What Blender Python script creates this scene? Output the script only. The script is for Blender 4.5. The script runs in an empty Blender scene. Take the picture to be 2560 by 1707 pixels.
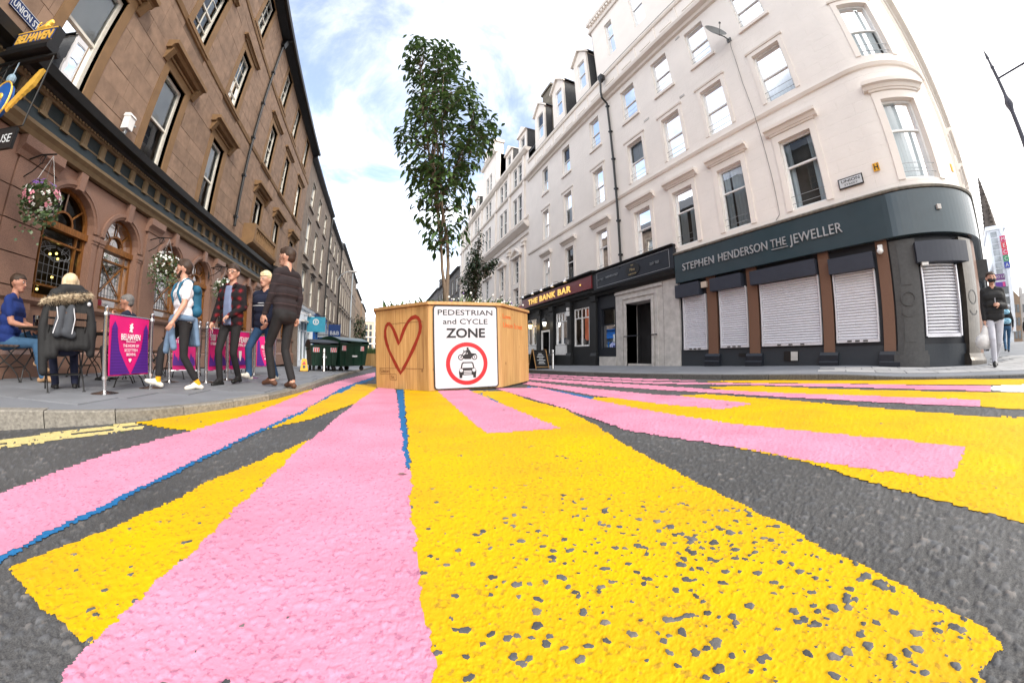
import bpy, bmesh, math, random
import numpy as np
from mathutils import Vector, Matrix, noise as mnoise
random.seed(7); np.random.seed(7)
PI = math.pi
S = bpy.context.scene
COL = S.collection
# ------------------------------------------------------------------ camera, sky, sun, exposure
CAMH = 0.55
cd = bpy.data.cameras.new('camera'); cam = bpy.data.objects.new('camera', cd); COL.objects.link(cam)
S.camera = cam
cd.type = 'PANO'; cd.sensor_fit = 'HORIZONTAL'; cd.sensor_width = 36.0; cd.sensor_height = 36.0*682/1024
cd.clip_start = 0.01; cd.clip_end = 2000
F_MM = 824.35*36/2560                      # a 12 mm stereographic fisheye: r = 2 f tan(theta/2)
rr = np.linspace(0.01, 23, 400)
coef = np.linalg.lstsq(np.stack([rr, rr**2, rr**3, rr**4], 1), 2*np.arctan(rr/(2*F_MM)), rcond=None)[0]
cc = cd.cycles if hasattr(cd, 'cycles') and hasattr(cd.cycles, 'fisheye_polynomial_k0') else cd
cc.panorama_type = 'FISHEYE_LENS_POLYNOMIAL'
cc.fisheye_fov = math.radians(250)
cc.fisheye_polynomial_k0 = 0.0
for i in range(4):
    setattr(cc, 'fisheye_polynomial_k%d' % (i+1), -float(coef[i]))
pitch, roll, yaw = math.radians(2.267), math.radians(.3006), math.radians(21.96)
fw = Vector((math.sin(yaw)*math.cos(pitch), math.cos(yaw)*math.cos(pitch), math.sin(pitch)))
rt = Vector((math.cos(yaw), -math.sin(yaw), 0)); up = rt.cross(fw)
r2 = rt*math.cos(roll) + up*math.sin(roll); u2 = -rt*math.sin(roll) + up*math.cos(roll)
cam.matrix_world = Matrix(((r2.x, u2.x, -fw.x, 0), (r2.y, u2.y, -fw.y, 0), (r2.z, u2.z, -fw.z, CAMH), (0, 0, 0, 1)))
W = bpy.data.worlds.new('World'); S.world = W; W.use_nodes = True
SUN_AZ, SUN_EL = math.radians(152), math.radians(36)
wn = W.node_tree; wn.nodes.clear(); L = wn.links.new
def N(t, **k):
    n = wn.nodes.new(t)
    for a, b in k.items(): setattr(n, a, b)
    return n
wo = N('ShaderNodeOutputWorld'); bgS = N('ShaderNodeBackground'); bgC = N('ShaderNodeBackground'); mx = N('ShaderNodeMixShader')
sky = N('ShaderNodeTexSky', sky_type='NISHITA', sun_disc=False, sun_elevation=SUN_EL, sun_rotation=SUN_AZ, air_density=1.0, dust_density=0.6, ozone_density=2.0)
bgS.inputs[1].default_value = 0.13
L(sky.outputs[0], bgS.inputs[0])
bgC.inputs[0].default_value = (1.0, 0.985, 0.97, 1); bgC.inputs[1].default_value = 1.05
tc = N('ShaderNodeTexCoord'); sx = N('ShaderNodeSeparateXYZ'); L(tc.outputs['Generated'], sx.inputs[0])
def MT(op, a, b=None, clamp=False):
    n = N('ShaderNodeMath', operation=op, use_clamp=clamp)
    for i, v in enumerate((a, b)):
        if v is None: continue
        if isinstance(v, (int, float)): n.inputs[i].default_value = v
        else: L(v, n.inputs[i])
    return n.outputs[0]
zz = MT('ADD', MT('MAXIMUM', sx.outputs[2], 0.0), 0.22)
cx = MT('DIVIDE', sx.outputs[0], zz); cy = MT('DIVIDE', sx.outputs[1], zz)
cb = N('ShaderNodeCombineXYZ'); L(cx, cb.inputs[0]); L(cy, cb.inputs[1])
nz = N('ShaderNodeTexNoise'); L(cb.outputs[0], nz.inputs['Vector'])
nz.inputs['Scale'].default_value = 1.9; nz.inputs['Detail'].default_value = 10; nz.inputs['Roughness'].default_value = .62; nz.inputs['Distortion'].default_value = .5
# hazier towards the horizon and towards the sun
hz = MT('MULTIPLY', MT('POWER', MT('SUBTRACT', 1.0, MT('MAXIMUM', sx.outputs[2], 0.0)), 2.2), 0.42)
sd = (math.sin(SUN_AZ)*math.cos(SUN_EL), math.cos(SUN_AZ)*math.cos(SUN_EL), math.sin(SUN_EL))
dt = N('ShaderNodeVectorMath', operation='DOT_PRODUCT'); L(tc.outputs['Generated'], dt.inputs[0]); dt.inputs[1].default_value = sd
sunh = MT('MULTIPLY', MT('MAXIMUM', MT('ADD', dt.outputs['Value'], 0.15), 0.0), 0.42)
cov = MT('ADD', MT('ADD', nz.outputs['Fac'], hz), sunh)
rp = N('ShaderNodeMapRange'); rp.interpolation_type = 'SMOOTHSTEP'; L(cov, rp.inputs[0])
rp.inputs[1].default_value = 0.47; rp.inputs[2].default_value = 0.90; rp.inputs[3].default_value = 0.10; rp.inputs[4].default_value = 1.0
L(rp.outputs[0], mx.inputs[0]); L(bgS.outputs[0], mx.inputs[1]); L(bgC.outputs[0], mx.inputs[2]); L(mx.outputs[0], wo.inputs[0])
sl = bpy.data.lights.new('sun', 'SUN'); sun = bpy.data.objects.new('sun', sl); COL.objects.link(sun)
sl.energy = 1.1; sl.angle = math.radians(11); sl.color = (1.0, .93, .82)
sun.location = (30, -30, 40)
sun.rotation_euler = Vector((-sd[0], -sd[1], -sd[2])).to_track_quat('-Z', 'Y').to_euler()
S.view_settings.view_transform = 'Standard'; S.view_settings.look = 'None'; S.view_settings.gamma = 1.0
S.view_settings.use_curve_mapping = False; S.view_settings.exposure = 1.5
S.cycles.max_bounces = 6; S.cycles.use_denoising = True
# ------------------------------------------------------------------ helpers
def setp(o, label=None, cat=None, group=None, kind=None):
    if label: o['label'] = label
    if cat: o['category'] = cat
    if group: o['group'] = group
    if kind: o['kind'] = kind
    return o
def thing(name, label, cat, loc=(0, 0, 0), rz=0.0, group=None):
    o = bpy.data.objects.new(name, None); COL.objects.link(o)
    o.location = loc; o.rotation_euler = (0, 0, rz); o.empty_display_size = .2
    return setp(o, label, cat, group)
def link(name, me, parent=None, loc=None, rot=None, scale=None):
    o = bpy.data.objects.new(name, me); COL.objects.link(o)
    if parent is not None: o.parent = parent
    if loc is not None: o.location = loc
    if rot is not None: o.rotation_euler = rot
    if scale is not None: o.scale = scale
    return o
def split_islands(o):
    me = o.data; n = len(me.vertices); par = np.arange(n); ed = np.empty(len(me.edges)*2, np.int32); me.edges.foreach_get('vertices', ed); ed = ed.reshape(-1, 2)
    while True:
        a, b = par[ed[:, 0]], par[ed[:, 1]]; lo = np.minimum(a, b); hi = np.maximum(a, b); k = lo != hi
        if not k.any(): break
        np.minimum.at(par, hi[k], lo[k])
        while True:
            q = par[par]
            if (q == par).all(): break
            par = q
    roots = np.unique(par)
    if len(roots) < 2: return
    base = o.name.split('.')[0]
    for i, r in enumerate(roots):
        bm = bmesh.new(); bm.from_mesh(me); bm.verts.ensure_lookup_table(); bmesh.ops.delete(bm, geom=[bm.verts[int(v)] for v in np.nonzero(par != r)[0]], context='VERTS')
        m2 = bpy.data.meshes.new(base); bm.to_mesh(m2); bm.free()
        for m in me.materials: m2.materials.append(m)
        c = o.copy(); c.data = m2; COL.objects.link(c)
    bpy.data.objects.remove(o)
def children(o): return [c for c in bpy.data.objects if c.parent == o]
def copy_tree(o, parent=None, kids=None):
    if kids is None:
        kids = {}
        for x in bpy.data.objects:
            if x.parent: kids.setdefault(x.parent.name, []).append(x)
    c = o.copy(); COL.objects.link(c)
    if parent is not None: c.parent = parent
    for ch in kids.get(o.name, []): copy_tree(ch, c, kids)
    return c
class Fr:
    """Facade frame: u along the wall, n outwards, z up, in world metres."""
    def __init__(s, o, u, n): s.o, s.u, s.n = Vector(o), Vector(u), Vector(n); s.brk = None
    def __call__(s, u, n, z): return s.o + s.u*u + s.n*n + Vector((0, 0, z))
class MB:
    def __init__(s, fr=None, root=None):
        s.v, s.f, s.m, s.fr = [], [], [], fr
        s.off = Vector(root.location) if (root is not None and fr is not None) else Vector((0, 0, 0))
    def P(s, p):
        if s.fr is None: return tuple(p)
        return tuple(s.fr(*p) - s.off)
    def add(s, vs, fs, m=0):
        b = len(s.v); s.v += [s.P(p) for p in vs]
        s.f += [tuple(b+i for i in f) for f in fs]; s.m += [m]*len(fs); return s
    def us(s, u0, u1):
        if s.fr is not None and s.fr.brk:
            a, b, st = s.fr.brk
            lo, hi = max(min(u0, u1), a), min(max(u0, u1), b)
            if hi > lo:
                k = max(1, int(math.ceil((hi-lo)/st)))
                r = {min(u0, u1), max(u0, u1)} | {lo + (hi-lo)*i/k for i in range(k+1)}
                return sorted(r)
        return [min(u0, u1), max(u0, u1)]
    def box(s, u0, u1, n0, n1, z0, z1, m=0):
        U = s.us(u0, u1); vs, fs = [], []
        for u in U: vs += [(u, n0, z0), (u, n1, z0), (u, n1, z1), (u, n0, z1)]
        for i in range(len(U)-1):
            a = 4*i; b = a+4
            for k in range(4): fs.append((a+k, a+(k+1) % 4, b+(k+1) % 4, b+k))
        e = 4*(len(U)-1); fs += [(3, 2, 1, 0), (e, e+1, e+2, e+3)]
        return s.add(vs, fs, m)
    def quad(s, p, m=0): return s.add(p, [tuple(range(len(p)))], m)
    def prof(s, u0, u1, pts, m=0):
        """extrude an (n,z) outline along u"""
        U = s.us(u0, u1); k = len(pts); vs, fs = [], []
        for u in U: vs += [(u, n, z) for n, z in pts]
        for i in range(len(U)-1):
            for j in range(k): fs.append((i*k+j, i*k+(j+1) % k, (i+1)*k+(j+1) % k, (i+1)*k+j))
        fs += [tuple(range(k))[::-1], tuple((len(U)-1)*k+j for j in range(k))]
        return s.add(vs, fs, m)
    def plate(s, pts, n0, n1, m=0):
        """extrude a (u,z) outline along n"""
        k = len(pts); vs = [(u, n0, z) for u, z in pts] + [(u, n1, z) for u, z in pts]
        fs = [tuple(range(k)), tuple(range(k, 2*k))[::-1]] + [(j, (j+1) % k, k+(j+1) % k, k+j) for j in range(k)]
        return s.add(vs, fs, m)
    def tube(s, pts, r, n=8, m=0, cap=True):
        pts = [Vector(p) for p in pts]; k = len(pts)
        rs = [r]*k if isinstance(r, (int, float)) else list(r)
        vs, fs = [], []; ref = None
        for i, p in enumerate(pts):
            d = (pts[min(i+1, k-1)] - pts[max(i-1, 0)]).normalized()
            if ref is None: ref = Vector((0, 0, 1)) if abs(d.z) < .9 else Vector((1, 0, 0))
            a = d.cross(ref)
            if a.length < 1e-4: a = d.cross(Vector((0, 1, 0)))
            a.normalize(); b = a.cross(d).normalized(); ref = b
            for j in range(n):
                t = 2*PI*j/n; vs.append(tuple(p + (a*math.cos(t) + b*math.sin(t))*rs[i]))
        for i in range(k-1):
            for j in range(n): fs.append((i*n+j, i*n+(j+1) % n, (i+1)*n+(j+1) % n, (i+1)*n+j))
        if cap: fs += [tuple(range(n))[::-1], tuple((k-1)*n+j for j in range(n))]
        return s.add(vs, fs, m)
    def lathe(s, c, pr, n=16, m=0):
        vs, fs = [], []
        for r, z in pr:
            for j in range(n): vs.append((c[0]+r*math.cos(2*PI*j/n), c[1]+r*math.sin(2*PI*j/n), c[2]+z))
        for i in range(len(pr)-1):
            for j in range(n): fs.append((i*n+j, i*n+(j+1) % n, (i+1)*n+(j+1) % n, (i+1)*n+j))
        fs += [tuple(range(n))[::-1], tuple((len(pr)-1)*n+j for j in range(n))]
        return s.add(vs, fs, m)
    def ball(s, c, r, n=10, k=6, m=0):
        rx, ry, rz = (r, r, r) if isinstance(r, (int, float)) else r
        vs, fs = [(c[0], c[1], c[2]-rz)], []
        for i in range(1, k):
            t = PI*i/k
            for j in range(n): vs.append((c[0]+rx*math.sin(t)*math.cos(2*PI*j/n), c[1]+ry*math.sin(t)*math.sin(2*PI*j/n), c[2]-rz*math.cos(t)))
        vs.append((c[0], c[1], c[2]+rz)); e = len(vs)-1
        for j in range(n):
            fs.append((0, 1+(j+1) % n, 1+j)); fs.append((e, 1+(k-2)*n+j, 1+(k-2)*n+(j+1) % n))
        for i in range(k-2):
            for j in range(n): fs.append((1+i*n+j, 1+i*n+(j+1) % n, 1+(i+1)*n+(j+1) % n, 1+(i+1)*n+j))
        return s.add(vs, fs, m)
    def mesh(s, name, mats, smooth=False):
        me = bpy.data.meshes.new(name); me.from_pydata(s.v, [], s.f)
        for x in (mats if isinstance(mats, (list, tuple)) else [mats]): me.materials.append(x)
        me.polygons.foreach_set('material_index', s.m)
        bm = bmesh.new(); bm.from_mesh(me); bmesh.ops.recalc_face_normals(bm, faces=bm.faces); bm.to_mesh(me); bm.free()
        if smooth: me.polygons.foreach_set('use_smooth', [True]*len(me.polygons))
        me.update(); return me
    def build(s, name, mats, parent=None, smooth=False, loc=None, rot=None, sharp=None):
        o = link(name, s.mesh(name, mats, smooth), parent, loc, rot)
        if smooth and sharp:
            o.data.set_sharp_from_angle(angle=math.radians(sharp))
        return o
# ------------------------------------------------------------------ materials
def mat(name, col, rough=.7, var=.10, scale=6., bump=0., bscale=60., metal=0., spec=.5, coat=0., rnd=0., col2=None, detail=4., stretch=None, emit=0., dirt=0., trans=0., alpha=1., ior=1.45, dirtcol=(.05,.045,.04)):
    m = bpy.data.materials.new(name); m.use_nodes = True; nt = m.node_tree; n = nt.nodes; l = nt.links.new
    b = n['Principled BSDF']; b.inputs['Roughness'].default_value = rough; b.inputs['Metallic'].default_value = metal
    b.inputs['Specular IOR Level'].default_value = spec; b.inputs['Coat Weight'].default_value = coat; b.inputs['IOR'].default_value = ior
    b.inputs['Transmission Weight'].default_value = trans; b.inputs['Alpha'].default_value = alpha
    g = n.new('ShaderNodeNewGeometry'); vec = g.outputs['Position']
    if stretch:
        mp = n.new('ShaderNodeMapping'); mp.inputs['Scale'].default_value = stretch; l(vec, mp.inputs[0]); vec = mp.outputs[0]
    c1 = tuple(min(1, x*(1-var)) for x in col); c2 = tuple(min(1, x*(1+var)) for x in (col2 or col))
    t = n.new('ShaderNodeTexNoise'); t.inputs['Scale'].default_value = scale; t.inputs['Detail'].default_value = detail; l(vec, t.inputs['Vector'])
    mxn = n.new('ShaderNodeMix'); mxn.data_type = 'RGBA'
    mr = n.new('ShaderNodeMapRange'); mr.inputs[1].default_value = .3; mr.inputs[2].default_value = .7; l(t.outputs['Fac'], mr.inputs[0]); l(mr.outputs[0], mxn.inputs[0])
    mxn.inputs[6].default_value = (*c1, 1); mxn.inputs[7].default_value = (*c2, 1); out = mxn.outputs[2]
    if dirt:
        t2 = n.new('ShaderNodeTexNoise'); t2.inputs['Scale'].default_value = scale*.35; t2.inputs['Detail'].default_value = 8; t2.inputs['Roughness'].default_value = .7; l(vec, t2.inputs['Vector'])
        r2_ = n.new('ShaderNodeMapRange'); r2_.inputs[1].default_value = .52; r2_.inputs[2].default_value = .75; r2_.inputs[4].default_value = dirt; l(t2.outputs['Fac'], r2_.inputs[0])
        md = n.new('ShaderNodeMix'); md.data_type = 'RGBA'; l(r2_.outputs[0], md.inputs[0]); l(out, md.inputs[6]); md.inputs[7].default_value = (*dirtcol, 1); out = md.outputs[2]
    if rnd:
        oi = n.new('ShaderNodeObjectInfo'); h = n.new('ShaderNodeHueSaturation'); l(out, h.inputs['Color'])
        m2 = n.new('ShaderNodeMapRange'); m2.inputs[3].default_value = 1-rnd; m2.inputs[4].default_value = 1+rnd; l(oi.outputs['Random'], m2.inputs[0]); l(m2.outputs[0], h.inputs['Value']); out = h.outputs[0]
    l(out, b.inputs['Base Color'])
    if bump:
        t3 = n.new('ShaderNodeTexNoise'); t3.inputs['Scale'].default_value = bscale; t3.inputs['Detail'].default_value = 5; l(vec, t3.inputs['Vector'])
        bp = n.new('ShaderNodeBump'); bp.inputs['Strength'].default_value = min(1, bump*10); bp.inputs['Distance'].default_value = bump*.1; l(t3.outputs['Fac'], bp.inputs['Height']); l(bp.outputs[0], b.inputs['Normal'])
    if emit:
        l(out, b.inputs['Emission Color']); b.inputs['Emission Strength'].default_value = emit
    return m
# ------------------------------------------------------------------ ground
def sp(u): return .5*(u+np.sqrt(u*u+4))
def sig(u): return 1/(1+np.exp(-np.clip(u, -50, 50)))
def road_z(x, y):
    """The carriageway: falls away down the street, rises a little to the right, cambered to the left kerb."""
    x = np.asarray(x, float); y = np.asarray(y, float)
    l = -.03*(sp(y-8)-sp(-8.)); r = -.02*y-.01*(sp(y-12)-sp(-12.)); w = sig((x+.8)*2.5)
    return l*(1-w)+r*w+.02*(sp(x)-sp(x-10)-sp(0.)+sp(-10.))-.015*(-x+np.sqrt(x*x+1))+.015
def pave_l(x, y): return .03+.02*(-2-np.asarray(x, float))-.03*(sp(np.asarray(y, float)-8)-sp(-8.))
def drop(y): return .02+.08*sig((np.asarray(y, float)-1.3)*3)
def pave_r(x, y):
    x = np.asarray(x, float); return road_z(x, y)+drop(y)+.02*np.maximum(0, x-6.2)
def frac_hash(a, b, s):
    v = np.sin(a*127.1+b*311.7+s*74.7)*43758.5453
    return v-np.floor(v)
def stones(x, y, cell, rmin, rmax, hmax, seed, dens=.8):
    """Chippings bedded in the surface: height over the binder and a random number per stone."""
    ix, iy = np.floor(x/cell), np.floor(y/cell); H = np.zeros_like(x); R = np.zeros_like(x)
    for dx in (-1, 0, 1):
        for dy in (-1, 0, 1):
            a, b = ix+dx, iy+dy
            px = (a+.15+.7*frac_hash(a, b, seed))*cell; py = (b+.15+.7*frac_hash(a, b, seed+1))*cell
            th = frac_hash(a, b, seed+2)*PI; rad = (rmin+(rmax-rmin)*frac_hash(a, b, seed+3)**1.9); el = .55+.45*frac_hash(a, b, seed+4)
            u = (x-px)*np.cos(th)+(y-py)*np.sin(th); v = -(x-px)*np.sin(th)+(y-py)*np.cos(th)
            ph = np.arctan2(v, u); k0 = frac_hash(a, b, seed+9)*6.3
            d = np.hypot(u/rad, v/(rad*el))*(1+.10*np.sin(2*ph+k0)+.10*np.sin(3*ph+1.7*k0)+.08*np.sin(5*ph+2.3*k0)+.05*np.sin(9*ph+k0))
            tilt = (frac_hash(a, b, seed+7)-.5)*.9*u/rad
            h = hmax*(.2+.8*frac_hash(a, b, seed+5))*np.sqrt(rad/rmax)*np.clip((1-d)*2.6, 0, 1)*(1+tilt)*(frac_hash(a, b, seed+6) < dens)
            k = h > H; H = np.where(k, h, H); R = np.where(k, frac_hash(a, b, seed+8), R)
    return H, R
def vnoise(x, y, f, seed):
    x, y = x*f, y*f; i, j = np.floor(x), np.floor(y); a, b = x-i, y-j; a = a*a*(3-2*a); b = b*b*(3-2*b)
    g = lambda p, q: frac_hash(p, q, seed)
    return (g(i, j)*(1-a)+g(i+1, j)*a)*(1-b)+(g(i, j+1)*(1-a)+g(i+1, j+1)*a)*b
az = np.radians(np.concatenate([np.arange(-180, -78, 6), np.arange(-78, 118, .19), np.arange(118, 180.01, 6)]))
el = np.radians(np.concatenate([np.arange(89, 66, -2.0), np.arange(66, 8, -.19), np.arange(8, 2.2, -.11), np.arange(2.2, .5, -.07), [.4, .3, .2, .12, .07]]))
rad = CAMH/np.tan(el)
AZ, RR = np.meshgrid(az, rad, indexing='ij')
GX, GY = RR*np.sin(AZ), RR*np.cos(AZ)
fade = 1-np.clip((RR-4.0)/6.0, 0, 1)
H1, R1 = stones(GX, GY, .022, .005, .0185, .0080, 3.0, .85)
H2, R2 = stones(GX, GY, .011, .0028, .0060, .0046, 11.0, .8)
SH = np.maximum(H1, H2); SR = np.where(H1 >= H2, R1, R2)
blotch = vnoise(GX, GY, 2.3, 1.)+.5*vnoise(GX, GY, 6., 2.)
GZ0 = road_z(GX, GY)+.002*(vnoise(GX, GY, 9., 5.)-.5)*fade
na, nr = AZ.shape
idx = np.arange(na*nr).reshape(na, nr)
FQ = np.stack([idx[:-1, :-1], idx[1:, :-1], idx[1:, 1:], idx[:-1, 1:]], -1).reshape(-1, 4)
def grid_mesh(name, X, Y, Z, faces, mats, attrs, parent=None):
    used = np.unique(faces); rem = np.zeros(X.size, np.int64); rem[used] = np.arange(used.size); f = rem[faces]
    me = bpy.data.meshes.new(name); co = np.stack([X.ravel()[used], Y.ravel()[used], Z.ravel()[used]], 1).astype(np.float32)
    me.vertices.add(len(co)); me.vertices.foreach_set('co', co.ravel())
    me.loops.add(f.size); me.loops.foreach_set('vertex_index', f.ravel().astype(np.int32))
    me.polygons.add(len(f)); me.polygons.foreach_set('loop_start', np.arange(0, f.size, 4, dtype=np.int32))
    me.polygons.foreach_set('use_smooth', np.ones(len(f), bool))
    for an, A in attrs.items():
        at = me.attributes.new(an, 'FLOAT', 'POINT'); at.data.foreach_set('value', A.ravel()[used].astype(np.float32))
    me.materials.append(mats); me.update(calc_edges=True); me.validate()
    return link(name, me, parent)
def attr_node(n, name):
    a = n.new('ShaderNodeAttribute'); a.attribute_name = name; return a.outputs['Fac']
def asphalt_mat():
    m = bpy.data.materials.new('asphalt'); m.use_nodes = True; nt = m.node_tree; n = nt.nodes; l = nt.links.new; b = n['Principled BSDF']
    b.inputs['Roughness'].default_value = .78
    st, sr = attr_node(n, 'stone'), attr_node(n, 'srand')
    g = n.new('ShaderNodeTexCoord')
    r = n.new('ShaderNodeValToRGB'); e = r.color_ramp.elements
    e[0].position = 0; e[0].color = (.040, .041, .047, 1); e[1].position = 1; e[1].color = (.15, .14, .135, 1)
    for p, c in ((.35, (.075, .08, .09)), (.7, (.105, .105, .11)), (.9, (.17, .15, .135))):
        q = e.new(p); q.color = (*c, 1)
    l(sr, r.inputs[0])
    t = n.new('ShaderNodeTexNoise'); t.inputs['Scale'].default_value = 260; t.inputs['Detail'].default_value = 4; l(g.outputs['Object'], t.inputs['Vector'])
    tr = n.new('ShaderNodeValToRGB'); tr.color_ramp.elements[0].color = (.020, .0205, .023, 1); tr.color_ramp.elements[1].color = (.088, .086, .084, 1)
    tr.color_ramp.elements[0].position = .3; tr.color_ramp.elements[1].position = .72; l(t.outputs['Fac'], tr.inputs[0])
    mx_ = n.new('ShaderNodeMix'); mx_.data_type = 'RGBA'; l(st, mx_.inputs[0]); l(tr.outputs[0], mx_.inputs[6]); l(r.outputs[0], mx_.inputs[7])
    t2 = n.new('ShaderNodeTexNoise'); t2.inputs['Scale'].default_value = 1.1; t2.inputs['Detail'].default_value = 6; l(g.outputs['Object'], t2.inputs['Vector'])
    hs = n.new('ShaderNodeHueSaturation'); mr = n.new('ShaderNodeMapRange'); mr.inputs[1].default_value = .3; mr.inputs[2].default_value = .7; mr.inputs[3].default_value = .75; mr.inputs[4].default_value = 1.25
    l(t2.outputs['Fac'], mr.inputs[0]); l(mr.outputs[0], hs.inputs['Value']); l(mx_.outputs[2], hs.inputs['Color']); l(hs.outputs[0], b.inputs['Base Color'])
    t3 = n.new('ShaderNodeTexNoise'); t3.inputs['Scale'].default_value = 420; t3.inputs['Detail'].default_value = 3; l(g.outputs['Object'], t3.inputs['Vector'])
    bp = n.new('ShaderNodeBump'); bp.inputs['Strength'].default_value = .5; bp.inputs['Distance'].default_value = .0015; l(t3.outputs['Fac'], bp.inputs['Height']); l(bp.outputs[0], b.inputs['Normal'])
    return m
def paint_mat(name, col, worn, wearcol=(.10, .10, .095), wear0=.80, film=1.0):
    m = bpy.data.materials.new(name); m.use_nodes = True; nt = m.node_tree; n = nt.nodes; l = nt.links.new; b = n['Principled BSDF']
    b.inputs['Roughness'].default_value = .72; b.inputs['Specular IOR Level'].default_value = .10
    g = n.new('ShaderNodeTexCoord'); st, sr = attr_node(n, 'stone'), attr_node(n, 'srand')
    t = n.new('ShaderNodeTexNoise'); t.inputs['Scale'].default_value = 2.2; t.inputs['Detail'].default_value = 7; l(g.outputs['Object'], t.inputs['Vector'])
    mr = n.new('ShaderNodeMapRange'); mr.inputs[1].default_value = .3; mr.inputs[2].default_value = .72; l(t.outputs['Fac'], mr.inputs[0])
    a = n.new('ShaderNodeMix'); a.data_type = 'RGBA'; l(mr.outputs[0], a.inputs[0]); a.inputs[6].default_value = (*col, 1); a.inputs[7].default_value = (*worn, 1)
    # grit: where the film is rubbed thin over the tallest chippings their grey shows as speckle
    t2 = n.new('ShaderNodeTexNoise'); t2.inputs['Scale'].default_value = 330; t2.inputs['Detail'].default_value = 3; l(g.outputs['Object'], t2.inputs['Vector'])
    s1 = n.new('ShaderNodeMath'); s1.operation = 'MULTIPLY_ADD'; l(t2.outputs['Fac'], s1.inputs[0]); s1.inputs[1].default_value = .55; l(st, s1.inputs[2])
    s2 = n.new('ShaderNodeMapRange'); s2.inputs[1].default_value = wear0+.27; s2.inputs[2].default_value = wear0+.42; s2.inputs[4].default_value = film; l(s1.outputs[0], s2.inputs[0])
    t4 = n.new('ShaderNodeTexNoise'); t4.inputs['Scale'].default_value = 62; t4.inputs['Detail'].default_value = 3; l(g.outputs['Object'], t4.inputs['Vector'])
    s4 = n.new('ShaderNodeMapRange'); s4.inputs[1].default_value = .57; s4.inputs[2].default_value = .66; s4.inputs[4].default_value = .55; l(t4.outputs['Fac'], s4.inputs[0])
    a4 = n.new('ShaderNodeMix'); a4.data_type = 'RGBA'; l(s4.outputs[0], a4.inputs[0]); l(a.outputs[2], a4.inputs[6]); a4.inputs[7].default_value = (worn[0]*.45, worn[1]*.45, worn[2]*.5+.02, 1); a = a4
    c = n.new('ShaderNodeMix'); c.data_type = 'RGBA'; l(s2.outputs[0], c.inputs[0]); l(a.outputs[2], c.inputs[6]); c.inputs[7].default_value = (*wearcol, 1)
    l(c.outputs[2], b.inputs['Base Color'])
    t3 = n.new('ShaderNodeTexNoise'); t3.inputs['Scale'].default_value = 140; t3.inputs['Detail'].default_value = 4; l(g.outputs['Object'], t3.inputs['Vector'])
    bp = n.new('ShaderNodeBump'); bp.inputs['Strength'].default_value = .45; bp.inputs['Distance'].default_value = .002; l(t3.outputs['Fac'], bp.inputs['Height']); l(bp.outputs[0], b.inputs['Normal'])
    return m
M_ASPH = asphalt_mat()
attrs = {'stone': SH/.0080*fade, 'srand': SR}
road = grid_mesh('road', GX, GY, GZ0+SH*fade, FQ, M_ASPH, attrs)
setp(road, 'dark chipped asphalt carriageway running down the street under the painted stripes', kind='structure')
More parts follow.
